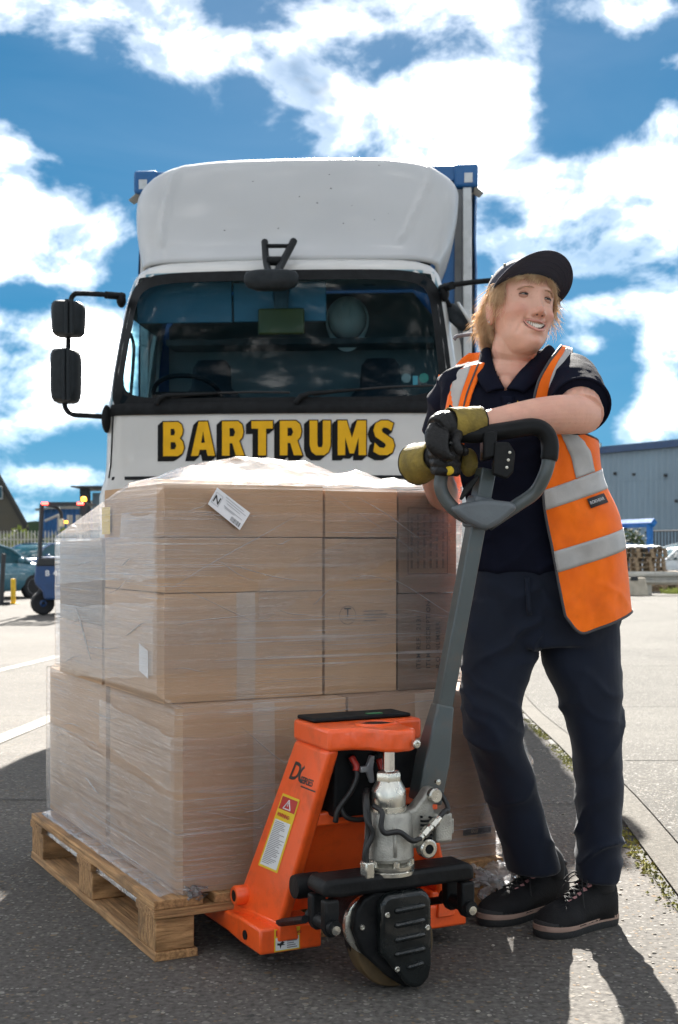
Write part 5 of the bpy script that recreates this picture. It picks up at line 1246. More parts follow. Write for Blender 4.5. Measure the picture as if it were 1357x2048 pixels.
MB().lathe([(0, -.01), (.0215, -.01), (.0215, .010), (.018, .013), (.011, .013), (.011, .006), (0, .006)], Matrix.Translation((PU + .074, PV - .042, .317)) @ Matrix.Rotation(R(90), 4, 'X'), 24).build('roller', M_zinc, jk, smooth=35)
MB().lathe([(0, 0), (.0105, 0), (.0105, .002), (0, .002)], Matrix.Translation((PU + .074, PV - .0495, .317)) @ Matrix.Rotation(R(90), 4, 'X'), 20).build('roller_bore', M_blk, jk)
# hydraulic hose and its brass coupling
hose('hydraulic_hose', [(PU - .05, PV - .02, .42), (PU - .045, PV - .05, .41), (PU - .05, PV - .055, .38), (PU - .04, PV - .058, .365), (PU - .01, PV - .066, .366), (PU + .02, PV - .07, .345), (PU + .045, PV - .066, .347)], .0062, M_cable)
for i, (a, b, r) in enumerate((((.043, .346), (.052, .353), .008), ((.052, .353), (.067, .365), .0105), ((.067, .365), (.075, .371), .0085), ((.075, .371), (.088, .381), .0105), ((.088, .381), (.096, .387), .007))):
    MB().tube([(PU + a[0], PV - .064, a[1]), (PU + b[0], PV - .062, b[1])], r, 6 if i in (1, 3) else 12).build('hose_coupling', M_zinc, jk)
hose('hydraulic_hose', [(PU + .096, PV - .06, .387), (PU + .115, PV - .055, .40), (PU + .128, PV - .045, .396), (PU + .132, PV - .035, .41), (PU + .125, PV - .02, .432)], .0058, M_cable)
hose('control_cable', [(PU - .04, PV + .03, .445), (PU - .058, PV + .0, .435), (PU - .064, PV - .02, .40), (PU - .062, PV - .02, .36), (PU - .068, PV - .02, .33), (PU - .070, PV - .02, .30), (PU - .058, PV - .02, .275)], .0075, M_cable)
hose('control_cable', [(PU - .05, PV + .02, .44), (PU - .066, PV - .01, .42), (PU - .072, PV - .03, .39), (PU - .060, PV - .035, .36), (PU - .076, PV - .03, .32), (PU - .066, PV - .03, .28)], .006, M_cable)
MB().bx(PU - .082, PU - .060, PV - .045, PV - .015, .264, .30).build('cable_bracket', M_zinc, jk, bevel=.003)
# steering yoke
yk = MB()
prof = [(-.185, .236), (-.185, .262), (-.172, .271), (.186, .271), (.202, .262), (.202, .230), (-.14, .230)]
yk.prism([(PU + x, z) for x, z in prof], PV - .045, PV + .045, lambda x, z, d: Vector((x, d, z)))
yoke = yk.build('steering_yoke', M_jb, jk, bevel=.010, seg=3)
for u0, u1 in ((-.183, -.148), (.166, .200)):
    for v0, v1 in ((-.048, -.020), (.018, .046)):
        MB().prism([(PU + u0, .228), (PU + u1, .228), (PU + u1, .165), (PU + (u0 + u1) / 2 + .008, .148), (PU + (u0 + u1) / 2 - .008, .148), (PU + u0, .165)], PV + v0, PV + v1, lambda x, z, d: Vector((x, d, z))).build('yoke_lug', M_jb, yoke, bevel=.005)
    MB().lathe([(0, -.06), (.016, -.06), (.016, .06), (0, .06)], Matrix.Translation((PU + (u0 + u1) / 2, PV, .172)) @ Matrix.Rotation(R(90), 4, 'X'), 20).build('yoke_pin', M_jb, yoke, smooth=35)
    MB().lathe([(0, -.003), (.010, -.003), (.010, .003), (0, .004)], Matrix.Translation((PU + (u0 + u1) / 2, PV - .0625, .168)) @ Matrix.Rotation(R(90), 4, 'X'), 20).build('pin_end', M_zinc, yoke, smooth=35)
MB().lathe([(0, -.03), (.026, -.03), (.028, -.02), (.028, .03), (0, .03)], Matrix.Translation((PU - .155, PV + .11, .225)) @ Matrix.Rotation(R(90), 4, 'Y'), 20).build('link_bush', M_jb, jk, smooth=35)
for s_ in (-.19, .20):
    MB().tube([(PU + s_, PV + .04, .17), (PU + s_ * .9, .06, .10)], .009, 8).build('fork_link', M_jb, jk, smooth=40)
# drive wheel with its ribbed cover, turned a little to the camera's right
WC = Vector((.104, 3.035, .108)); th = R(22); nW = Vector((math.sin(th), -math.cos(th), 0)); wW = Vector((math.cos(th), math.sin(th), 0))
def DW(w, z, d): return WC + wW * w + nW * d + Vector((0, 0, z - WC.z))
Mdw = Matrix(((wW.x, 0, nW.x, WC.x), (wW.y, 0, nW.y, WC.y), (0, 1, 0, WC.z), (0, 0, 0, 1)))
tyre = MB().lathe([(.03, -.035), (.08, -.036), (.092, -.03), (.096, -.02), (.096, .03), (.092, .036), (.08, .038), (.03, .038)], Mdw @ Matrix.Translation((.012, -.012, 0)), 40).build('drive_wheel', M_pu, jk, smooth=40, world=True)
MB().lathe([(0, -.04), (.06, -.05), (.085, -.037), (.088, 0.), (0, .0)], Mdw, 28).build('hub', M_jb, tyre, smooth=40, world=True)
outl = [(-.052, .208), (-.046, .222), (-.03, .230), (.052, .232), (.068, .224), (.076, .206), (.077, .060), (.070, .030), (.052, .012), (.030, .010), (.012, .022), (-.052, .098)]
body_o = [(-.105, .150), (-.098, .19), (-.08, .216), (-.05, .230), (.04, .233), (.070, .222), (.078, .20), (.078, .055), (.066, .022), (.045, .006), (.02, .008), (-.02, .036), (-.085, .098)]
cv = MB().prism(body_o, .042, .068, lambda x, z, d: DW(x, z, d)).build('cover_back', M_jb, jk, world=True, bevel=.006, seg=3)
MB().prism(outl, .068, .096, lambda x, z, d: DW(x * (1 if d < .09 else .95), .12 + (z - .12) * (1 if d < .09 else .965), d)).build('wheel_cover', M_cov, jk, world=True, bevel=.008, seg=3)
for i, z in enumerate((.190, .158, .126, .094, .062)):
    w0, w1 = (-.018, .056) if i < 4 else (.012, .052)
    MB().tube([DW(w0, z, .0945), DW(w0 + .004, z + .0006, .0965), DW(w1 - .004, z + .006, .0965), DW(w1, z + .006, .0945)], [.0035, .0065, .0065, .0035], 10, flat=1.0).build('louvre', M_cov, cv, world=True, smooth=180)
for (w, z, d) in ((-.036, .184, .094), (.062, .146, .094), (-.012, .062, .094), (-.085, .155, .068)):
    Mx = Mdw @ Matrix.Translation((w, z - WC.z, d)); MB().lathe([(0, 0), (.0065, 0), (.0065, .004), (.005, .006), (.003, .006), (.003, .003), (0, .003)], Mx, 12).build('cover_bolt', M_zinc, cv, world=True, smooth=35)
Mdr = Mdw @ Matrix.Translation((-.045, .150 - WC.z, 0))
dr = MB().lathe([(0, -.11), (.055, -.11), (.062, -.10), (.062, .026), (.0, .026)], Mdr, 36).build('drive_motor', M_jb, jk, world=True, smooth=40)
MB().lathe([(.05, .026), (.069, .026), (.069, .040), (.064, .0415), (.05, .0415)], Mdr, 40).build('motor_ring', M_zinc, dr, world=True, smooth=40)
MB().tube([DW(-.02, .232, .06), DW(-.03, .245, .055), DW(-.045, .24, .05)], .012, 8).build('cable_gland', M_cov, cv, world=True, smooth=180)
MB().lathe([(0, .205), (.06, .205), (.06, .228), (0, .228)], Matrix.Translation((PU, PV + .01, 0)), 24).build('slew_ring', M_jb, jk, smooth=40)
# steering handle
HB, HT = P(858, 1560, 3.085), P(986, 868, 3.14)
ax = (HT - HB).normalized(); hs_ = ax.cross(Vector((0, 1, 0))).normalized(); hf = hs_.cross(ax).normalized()   # hs_ to the side, hf towards / away
def HP(t, s, f): return HB + ax * t + hs_ * s + hf * f
HL_ = (HT - HB).length
def sect(t, w, d, rot):
    return [HP(t, w * math.cos(a + rot) - d * math.sin(a + rot) * 0, d * math.sin(a + rot)) for a in (0, PI / 2, PI, 3 * PI / 2)]
rot0 = .45
tub = []
for t in (.155, .4, .6, HL_ - .085): 
    w = .027
    tub.append([HP(t, w * math.cos(a), w * math.sin(a)) for a in [rot0 + k * PI / 2 for k in range(4)]])
MB().rings(tub).build('handle_column', M_hgrey, jk, world=True, bevel=.004)
ch = []
for t, w in ((-.05, .044), (.05, .045), (.155, .033), (.178, .030)):
    ch.append([HP(t, w * math.cos(a), w * math.sin(a)) for a in [rot0 + k * PI / 2 for k in range(4)]])
MB().rings(ch).build('handle_socket', M_hgrey, jk, world=True, bevel=.005)
# handle bow
HD = 3.105
bow = smooth_path([P(975, 1050, 3.12), P(925, 1030, 3.12), P(895, 1003, 3.12), P(882, 975, 3.12), P(884, 948, 3.12), P(891, 905, HD), P(896, 880, HD), P(912, 868, HD), P(960, 868, HD), P(1020, 860, HD), P(1065, 854, HD), P(1088, 862, HD), P(1100, 884, HD), P(1099, 915, HD), P(1090, 950, HD), P(1070, 985, 3.12), P(1035, 1010, 3.12), P(975, 1050, 3.12)], 6)
bw = MB().tube(bow, .0160, 14).build('handle_bow', M_hgrey, jk, world=True, smooth=180)
gi = [i for i, p in enumerate(bow)]
i0 = 6 * 6; i1 = 13 * 6 + 2
MB().tube(bow[i0:i1], [.0190] + [.0208] * (i1 - i0 - 2) + [.0190], 16).build('grip', M_grip, bw, world=True, smooth=60)
# grey shroud where bow and column meet
sh_ = [(898, 1016), (925, 1006), (958, 1000), (985, 1000), (1020, 1004), (1034, 1012), (1028, 1022), (1000, 1045), (975, 1060), (960, 1058), (930, 1044)]
MB().prism([(P(x, y, 3.1).x, P(x, y, 3.1).z) for x, y in sh_], 3.072, 3.135, lambda x, z, d: Vector((x, d, z))).build('shroud', M_hpl, jk, world=True, bevel=.014, seg=4)
MB().rings([[HP(t, w * math.cos(a), w * math.sin(a)) for a in [rot0 + k * PI / 2 for k in range(4)]] for t, w in ((.595, .034), (.61, .038), (.66, .037), (.672, .034))]).build('shroud_collar', M_hpl, jk, world=True, bevel=.006, seg=3)
# control box beside the column head
cb = [(990, 884), (1018, 884), (1031, 905), (1027, 944), (1015, 958), (986, 948)]
cbo = MB().prism([(P(x, y, 3.07).x, P(x, y, 3.07).z) for x, y in cb], 3.066, 3.10, lambda x, z, d: Vector((x, d, z))).build('control_box', M_jb, jk, world=True, bevel=.004)
for (x, y) in ((1020, 905), (1017, 920), (1014, 935)): MB().lathe([(0, 0), (.0035, 0), (.0035, .002), (.0015, .003), (0, .002)], Matrix.Translation(P(x, y, 3.066)) @ Matrix.Rotation(R(90), 4, 'X'), 12).build('screw', M_zinc, cbo, world=True)
MB().prism([(P(x, y, 3.1).x, P(x, y, 3.1).z) for x, y in ((965, 866), (994, 862), (990, 916), (964, 922))], 3.075, 3.15, lambda x, z, d: Vector((x, d, z))).build('head_sleeve', M_grip, jk, world=True, bevel=.006)
MB().prism([(P(x, y, 3.1).x, P(x, y, 3.1).z) for x, y in ((955, 950), (961, 953), (944, 978), (925, 1000), (919, 999), (930, 972))], 3.10, 3.112, lambda x, z, d: Vector((x, d, z))).build('release_lever', M_jb, jk, world=True, bevel=.003)
# decals
M_dy = pm('decal_yellow', (.75, .52, .02), .4, var=.04); M_dr = pm('decal_red', (.48, .03, .025), .4, var=.05); M_dw = pm('decal_white', (.7, .7, .7), .4, var=.03); M_dk2 = pm('decal_black', (.02, .02, .02), .4)
def decal(name, a0, a1, b0, b1, mat, off, par=None): return MB().grid(lambda u, v: legpt(a0 + (a1 - a0) * u, b0 + (b1 - b0) * v, off), 4, 8).build(name, mat, par or jk)
A0, A1, B0, B1 = .20, .66, .285, .705
dl = decal('warning_decal', A0, A1, B0, B1, M_dy, .0012)
def da(x): return A0 + (A1 - A0) * x
def db(y): return B0 + (B1 - B0) * y
decal('decal_red', da(.06), da(.94), db(.80), db(.97), M_dr, .0018, dl)
decal('decal_text_panel', da(.08), da(.92), db(.03), db(.66), M_dw, .0018, dl)
random.seed(3)
for i in range(26):
    y = .63 - .0225 * i; decal('text_line', da(.13), da(random.uniform(.5, .88)), db(y), db(y + .009), pm('decal_grey', (.22, .22, .22), .5), .0023, dl)
for p, q in (((.30, .825), (.70, .825)), ((.70, .825), (.50, .945)), ((.50, .945), (.30, .825)), ((.5, .865), (.5, .91))):
    A = legpt(da(p[0]), db(p[1]), .0026); B = legpt(da(q[0]), db(q[1]), .0026); MB().tube([A, B], .0014, 6).build('decal_triangle', M_dw, dl)
exx = (legpt(1, .72, 0) - legpt(0, .72, 0)); eyy = (legpt(.4, .8, 0) - legpt(.4, .6, 0))
put_text('decal_word', 'WARNING', .0135, M_dr, dl, legpt(da(.1), db(.73), .0026), exx, eyy, .0004, .0001)
put_text('maker_letters', 'DC', .066, M_dk2, jk, legpt(.20, .835, .0016), exx, eyy, .0012, .0001, shear=.15, spacing=.78)
put_text('maker_letters', 'SEIRSES', .024, M_dk2, jk, legpt(.52, .808, .0016), exx, eyy, .0004, .0001, spacing=.86)
A = legpt(.58, .772, .0016); B = legpt(.97, .772, .0016); MB().add([A, B, B + eyy * .035, A + eyy * .035], [(0, 1, 2, 3)]).build('maker_underline', M_dk2, jk)
fd = MB().bx(.036, .102, -.0008, -.0002, .052, .1045).build('heel_decal', M_dy, jk)
MB().bx(.039, .099, -.0016, -.001, .055, .084).build('decal_panel', M_dw, fd)
MB().bx(.040, .056, -.0016, -.001, .088, .102).build('decal_red', M_dr, fd)
put_text('decal_word', 'WARNING', .0095, M_dr, fd, (.059, -.0018, .092), (1, 0, 0), (0, 0, 1), .0003, .0001)
for i in range(5): MB().bx(.068, .094 - .004 * (i % 3), -.0021, -.0018, .058 + .005 * i, .0605 + .005 * i).build('text_line', MATS['decal_grey'], fd)
MB().prism([(.043, .072), (.050, .071), (.056, .076), (.062, .072), (.058, .069), (.064, .066), (.054, .066), (.051, .058), (.049, .066), (.043, .067)], -.0021, -.0018, lambda x, z, d: Vector((x, d, z))).build('hand_symbol', M_dk2, fd)
# ---------------------------------------------------------------- the woman leaning on the handle
per = thing('person', 'person in orange hi-vis vest, navy cap and work gloves leaning on the pallet truck handle', 'person', (.60, 3.5, 0))
def skinmat():
    m = pm('skin', (.70, .40, .295), .48, var=.06, scale=30, bump=.12, bscale=420, spec=.4, sub=.25)
    nt = m.node_tree; b = nt.nodes['Principled BSDF']; src = b.inputs['Base Color'].links[0].from_socket
    at = nt.nodes.new('ShaderNodeAttribute'); at.attribute_name = 'blush'
    mx = nt.nodes.new('ShaderNodeMix'); mx.data_type = 'RGBA'; nt.links.new(at.outputs['Fac'], mx.inputs['Factor']); nt.links.new(src, mx.inputs['A']); mx.inputs['B'].default_value = (.54, .19, .135, 1)
    n2 = nt.nodes.new('ShaderNodeTexNoise'); n2.inputs['Scale'].default_value = 140; n2.inputs['Detail'].default_value = 2
    tc = nt.nodes.new('ShaderNodeTexCoord'); nt.links.new(tc.outputs['Object'], n2.inputs['Vector'])
    r = nt.nodes.new('ShaderNodeMapRange'); nt.links.new(n2.outputs['Fac'], r.inputs[0]); r.inputs[1].default_value = .64; r.inputs[2].default_value = .76; r.inputs[4].default_value = .28
    m3 = nt.nodes.new('ShaderNodeMix'); m3.data_type = 'RGBA'; nt.links.new(r.outputs[0], m3.inputs['Factor']); nt.links.new(mx.outputs['Result'], m3.inputs['A']); m3.inputs['B'].default_value = (.42, .20, .13, 1)
    nt.links.new(m3.outputs['Result'], b.inputs['Base Color']); return m
M_skin = skinmat()
def clothmat(name, col, rough=.85, weave=900, var=.12, dirt=None, da=.3, fold=.5, fscale=9.0, stretch=(1.0, 1.0, .55)):
    m = pm(name, col, rough, var=var, scale=14, bump=.18, bscale=weave, dirt=dirt, dirt_amt=da, dirt_scale=9, spec=.2)
    nt = m.node_tree; b = nt.nodes['Principled BSDF']; b.inputs['Sheen Weight'].default_value = .12
    tc = nt.nodes.new('ShaderNodeTexCoord'); mp = nt.nodes.new('ShaderNodeMapping'); mp.inputs['Scale'].default_value = stretch; mp.inputs['Rotation'].default_value = (0, R(28), 0); nt.links.new(tc.outputs['Object'], mp.inputs[0])
    n = nt.nodes.new('ShaderNodeTexNoise'); n.noise_type = 'RIDGED_MULTIFRACTAL'; n.inputs['Scale'].default_value = fscale; n.inputs['Detail'].default_value = 2.5; n.inputs['Distortion'].default_value = .5; nt.links.new(mp.outputs[0], n.inputs['Vector'])
    bp = nt.nodes.new('ShaderNodeBump'); bp.inputs['Strength'].default_value = fold; bp.inputs['Distance'].default_value = .012; nt.links.new(n.outputs['Fac'], bp.inputs['Height'])
    old = b.inputs['Normal'].links[0].from_node; nt.links.new(bp.outputs[0], old.inputs['Normal'])
    return m
M_polo = clothmat('navy_polo', (.007, .0085, .018), weave=500); M_polo.node_tree.nodes['Principled BSDF'].inputs['Sheen Weight'].default_value = 0; M_polo.node_tree.nodes['Principled BSDF'].inputs['Specular IOR Level'].default_value = .08
M_trs = clothmat('navy_trousers', (.0065, .0105, .022), .75)
M_vest = clothmat('hi_vis_orange', (1.0, .16, .004), .62, dirt=(.5, .09, .01), da=.4, fold=.25, fscale=5)
M_refl = pm('reflective_tape', (.40, .385, .37), .42, .15, var=.1, scale=20, bump=.1, bscale=300)
M_pipe = pm('vest_piping', (.05, .05, .055), .7)
M_cap = clothmat('navy_cap', (.034, .035, .052), weave=600)
M_gblk = pm('glove_leather', (.010, .0095, .0095), .45, spec=.25, var=.35, scale=30, bump=.3, bscale=130)
M_gyel = pm('glove_yellow', (.23, .165, .03), .8, var=.3, scale=22, bump=.3, bscale=160, dirt=(.09, .065, .015), dirt_amt=.65, dirt_scale=26)
M_gyb = pm('glove_yellow_bright', (.62, .42, .015), .7, var=.15, scale=22, bump=.2)
M_sole = pm('shoe_sole', (.016, .016, .016), .8, bump=.3, bscale=120); M_mid = pm('shoe_midsole', (.26, .17, .13), .7, var=.15, scale=20)
M_shoe = pm('shoe_nubuck', (.011, .011, .012), .75, spec=.2, var=.3, scale=25, bump=.2, bscale=220); M_pink = pm('shoe_pink', (.42, .20, .20), .7)

# ---- head
HC = P(1042, 627, 3.40)
MH = Matrix.Translation(HC) @ Matrix.Rotation(R(21), 4, 'Z') @ Matrix.Rotation(R(-7), 4, 'X') @ Matrix.Rotation(R(8), 4, 'Y')
HTAB = [(-.119, .012, -.072, -.035), (-.114, .026, -.083, -.018), (-.104, .036, -.090, .002), (-.085, .0480, -.093, .030), (-.06, .0580, -.0915, .055), (-.03, .0665, -.0895, .075), (0, .0720, -.089, .09), (.03, .0740, -.0905, .098), (.06, .074, -.087, .098), (.088, .063, -.070, .086), (.106, .043, -.043, .060), (.116, .020, -.015, .035), (.119, .006, .004, .018)]
def ga(x, z, x0, z0, sx, sz): return math.exp(-((x - x0) / sx) ** 2 - ((z - z0) / sz) ** 2)
def mouth_z(x): return -.0600 + .0125 * (x / .032) ** 2
def face_disp(x, z):
    d = 0.0; ax_ = abs(x)
    if -.045 < z < .045:                                          # nose
        t = max(0, min(1, (.034 - z) / .062)); amp = .003 + .0225 * t ** 1.35
        if z < -.027: amp *= max(0, 1 - ((-.027 - z) / .012) ** 1.6)
        d += amp * math.exp(-(x / (.0075 + .0055 * t)) ** 2)
    d += .0095 * ga(ax_, z, .0155, -.0285, .0058, .0075)             # nostril wings
    d -= .0075 * ga(ax_, z, .0085, -.0375, .0042, .0034)
    d -= .0105 * ga(ax_, z, .031, .021, .016, .0115)                # sockets
    d += .0045 * ga(ax_, z, .030, .042, .022, .008)                 # brows
    d += .0115 * ga(ax_, z, .043, -.020, .019, .017)                # cheeks lifted by the smile
    d += .004 * ga(ax_, z, .030, .006, .015, .004)                  # lower lid bags
    for k in range(9):                                              # smile folds
        t = k / 8; fx, fz = .019 + .018 * math.sin(t * 1.5), -.030 - .044 * t
        d -= .0024 * ga(ax_, z, fx + .003, fz, .0036, .006)
    d += .0055 * ga(x, z, 0, -.060, .026, .022)
    mz = mouth_z(x)
    d += .0030 * math.exp(-((z - mz - .0115) / .0042) ** 2) * math.exp(-(x / .024) ** 4) + .0040 * math.exp(-((z - mz + .0125) / .0052) ** 2) * math.exp(-(x / .022) ** 4)
    d -= .0150 * math.exp(-((z - mz) / .0102) ** 4) * math.exp(-(x / .0305) ** 6)
    d -= .0045 * ga(x, z, 0, -.083, .020, .0045)
    d += .0070 * ga(x, z, 0, -.101, .017, .011)
    d += .0030 * ga(ax_, z, .044, -.078, .014, .016)                # jowls
    return d
def head_pt(a, z):
    w, yf, yb = sinterp(HTAB, z); s, c = math.sin(a), math.cos(a)   # a = 0 faces forward
    yc = (yf + yb) / 2 * .35 + .0; 
    x = w * math.copysign(abs(s) ** .92, s)
    y = yc + (yf - yc) * abs(c) ** .88 if c > 0 else yc + (yb - yc) * abs(c) ** .9
    p = Vector((x, y, z))
    if c > -.2:
        k = max(0, min(1, (c + .05) / .3)); d = face_disp(x, z) * k
        p += Vector((s * .55, -c, 0)).normalized() * d
    return p
na, nz = 168, 150
rows = []
for j in range(nz + 1):
    z = -.119 + .238 * j / nz; rows.append([MH @ head_pt(2 * PI * i / na, z) for i in range(na)])
bodymb = MB().rings(rows, True, True)
# nose: tip and wings
tp_ = HP0 = head_pt(0, -.0235)
bodymb.ball(MH @ (tp_ + Vector((0, .0068, .001))), .0105, 16, 12)
for sx in (-1, 1): bodymb.ball(MH @ Vector((sx * .0125, tp_.y + .0145, -.0285)), (.0055, .0090, .0060), 14, 10, MH.to_3x3())
# ears
for sx in (-1, 1):
    rg = []
    for (zz, rx, ry) in ((-.030, .003, .004), (-.024, .006, .010), (-.008, .0075, .014), (.010, .008, .018), (.024, .007, .016), (.031, .003, .006)):
        rg.append([MH @ Vector((sx * (.0755 + .006 * (zz + .03) / .06) + rx * math.cos(t) + sx * .004 * max(0, math.sin(t)), .014 + ry * math.sin(t) - .12 * zz * 0, -.012 + zz)) for t in [2 * PI * i / 16 for i in range(16)]])
    bodymb.rings(rg)
def limb(mb, pts, rs, n=20, flat=None): mb.tube(smooth_path(pts, 6), [sinterp([(i, r) for i, r in enumerate(rs)], k / 6) for k in range((len(rs) - 1) * 6 + 1)], n, True, flat)
NB = P(1018, 765, 3.46)
limb(bodymb, [MH @ Vector((0, .018, -.035)), MH @ Vector((0, .022, -.085)), P(1027, 715, 3.445), NB], [.056, .057, .061, .076], 28)
bodymb.ball(P(1044, 702, 3.385), (.040, .042, .028), 20, 12)                       # soft under-chin
bodymb.ball(P(1022, 752, 3.43), (.072, .074, .058), 22, 14); bodymb.ball(P(1012, 772, 3.40), (.035, .050, .035), 18, 12)   # throat in the open collar
# torso and legs under the clothes
TOR = [(724, 1018, 55, 3.47, .06), (745, 1020, 112, 3.47, .085), (790, 1022, 122, 3.46, .1), (920, 1045, 122, 3.45, .105), (1000, 1060, 120, 3.46, .1), (1150, 1085, 128, 3.5, .11), (1260, 1082, 118, 3.5, .1)]
def ell(py, cx, hw, yc, hd, n=28, e=2.3):
    out = []
    for i in range(n):
        t = 2 * PI * i / n; c, s = math.cos(t), math.sin(t)
        x = math.copysign(abs(c) ** (2 / e), c); y = math.copysign(abs(s) ** (2 / e), s)
        q = P(cx, py, yc); out.append(Vector((q.x + x * hw * yc / FPX, yc + y * hd, q.z)))
    return out
bodymb.rings([ell(*r) for r in TOR])
SL, EL, WL = P(1132, 764, 3.45), P(1166, 829, 3.215), P(936, 850, 3.125)
limb(bodymb, [SL, P(1150, 795, 3.33), EL], [.058, .056, .052])
limb(bodymb, [P(1176, 832, 3.235), P(1140, 829, 3.19), P(1080, 832, 3.16), P(1010, 843, 3.14), P(955, 850, 3.125), P(912, 853, 3.11)], [.042, .0475, .0440, .0375, .0300, .029], 26)
SR, ER, WR = P(922, 802, 3.53), P(890, 1000, 3.76), P(862, 926, 3.22)
limb(bodymb, [SR, P(902, 890, 3.64), ER], [.046, .045, .043]); limb(bodymb, [ER, P(880, 972, 3.52), WR, P(880, 915, 3.13)], [.044, .043, .034, .03])
LEGL = [(1200, 1008, 80, 3.50, .10), (1320, 1000, 78, 3.49, .105), (1400, 985, 64, 3.47, .098), (1480, 990, 62, 3.46, .092), (1560, 1017, 60, 3.50, .088), (1640, 1041, 58, 3.54, .085), (1738, 1068, 60, 3.585, .085)]
LEGR = [(1200, 1165, 78, 3.51, .10), (1320, 1161, 84, 3.51, .105), (1400, 1180, 66, 3.50, .10), (1500, 1193, 53, 3.49, .09), (1600, 1197, 50, 3.49, .085), (1700, 1197, 49, 3.50, .085), (1756, 1195, 49, 3.505, .085)]
for tb in (LEGL, LEGR): bodymb.rings([ell(r[0], r[1], r[2] * (.8 if r[0] < 1500 else .55), r[3], r[4] * (.8 if r[0] < 1500 else .55)) for r in tb[:-1]])
bme = remeshed(bodymb, .0022, 1, .4)
MHi = MH.inverted()
at = bme.attributes.new('blush', 'FLOAT', 'POINT')
for i, v in enumerate(bme.vertices):
    q = MHi @ v.co; f = 0.0
    if q.y < .02 and q.z > -.14 and abs(q.x) < .1 and q.length < .2:
        ax_ = abs(q.x); mz = mouth_z(q.x)
        f = .48 * ga(ax_, q.z, .044, -.022, .022, .020) + .45 * ga(q.x, q.z, 0, -.026, .014, .012) + .25 * ga(q.x, q.z, 0, -.10, .02, .014) + .12 * ga(q.x, q.z, 0, .055, .05, .02)
        if abs(q.x) < .026 and q.y < -.05: f = max(f, .55 * max(.4 * math.exp(-((q.z - mz - .0112) / .0034) ** 4), math.exp(-((q.z - mz + .0122) / .004) ** 4)))
        if ax_ > .066: f = max(f, .35)
    else:
        f = .16 + .22 * max(0, fbm(v.co, 14, 3))
    at.data[i].value = max(0, min(1, f))
body = link('body', bme, M_skin, per, 180, world=True)
# face details
def HP_(x, z, off=0.0):
    """a point on the face surface"""
    w, yf, yb = sinterp(HTAB, z); s = max(-1, min(1, (abs(x) / w)) ) ** (1 / .92); a = math.copysign(math.asin(min(1, s)), x)
    p = head_pt(a, z); p.y -= off; return p
def hl(mb, name, mat, parent=per, smooth=180, **k):
    return mb.build(name, mat, parent, smooth=smooth, world=True, **k)
def hw_(p): return MH @ Vector(p)
mb = MB().grid(lambda u, v: hw_((-.031 + .062 * u, HP_(-.031 + .062 * u, mouth_z(-.031 + .062 * u)).y - .0010, mouth_z(-.031 + .062 * u) + (-.0108 + .0216 * v) * (1 - abs(2 * u - 1) ** 3))), 16, 4)
hl(mb, 'mouth_interior', pm('mouth_dark', (.06, .012, .01), .5))
M_tooth = pm('tooth', (.90, .84, .72), .3, var=.05)
for k in range(10):
    x = -.0250 + .0500 * (k + .5) / 10; wd_ = .0056 if k in (4, 5) else .0050; hgt = (.0135, .0128, .0118, .010, .008)[int(abs(k - 4.5))]
    yy = HP_(x, mouth_z(x)).y - .0062 + 5. * x * x
    p = hw_((x, yy, mouth_z(x) + .0092 - hgt / 2)); hl(MB().ball(p, (wd_ / 2 * 1.08, .0025, hgt / 2), 10, 8, MH.to_3x3()), 'tooth', M_tooth)
M_lip = pm('lip', (.58, .26, .21), .38, var=.08, scale=60, sub=.1)
for sg, r in ((1, .0017), (-1, .0030)):
    pts = []; rs = []
    for i in range(17):
        x = -.032 + .064 * i / 16; e = max(0, 1 - abs(x / .0321) ** 2.2)
        z = mouth_z(x) + sg * (.0116 if sg > 0 else .0124) * e + (.0006 * math.cos(x * 300) if sg > 0 else 0); pts.append(hw_((x, HP_(x, mouth_z(x) + sg * .0138).y - .0002 + .0015 * (1 - e), z))); rs.append(.0006 + r * max(0, e) ** .6)
    hl(MB().tube(pts, rs, 10), 'lip', M_lip)
M_eye = pm('eye_white', (.62, .58, .54), .15, var=.03); M_iris = pm('iris', (.022, .03, .036), .12)
M_lid = pm('eyelid_skin', (.43, .20, .135), .5, var=.06, scale=50, sub=.2); M_lash = pm('lash', (.035, .022, .015), .6)
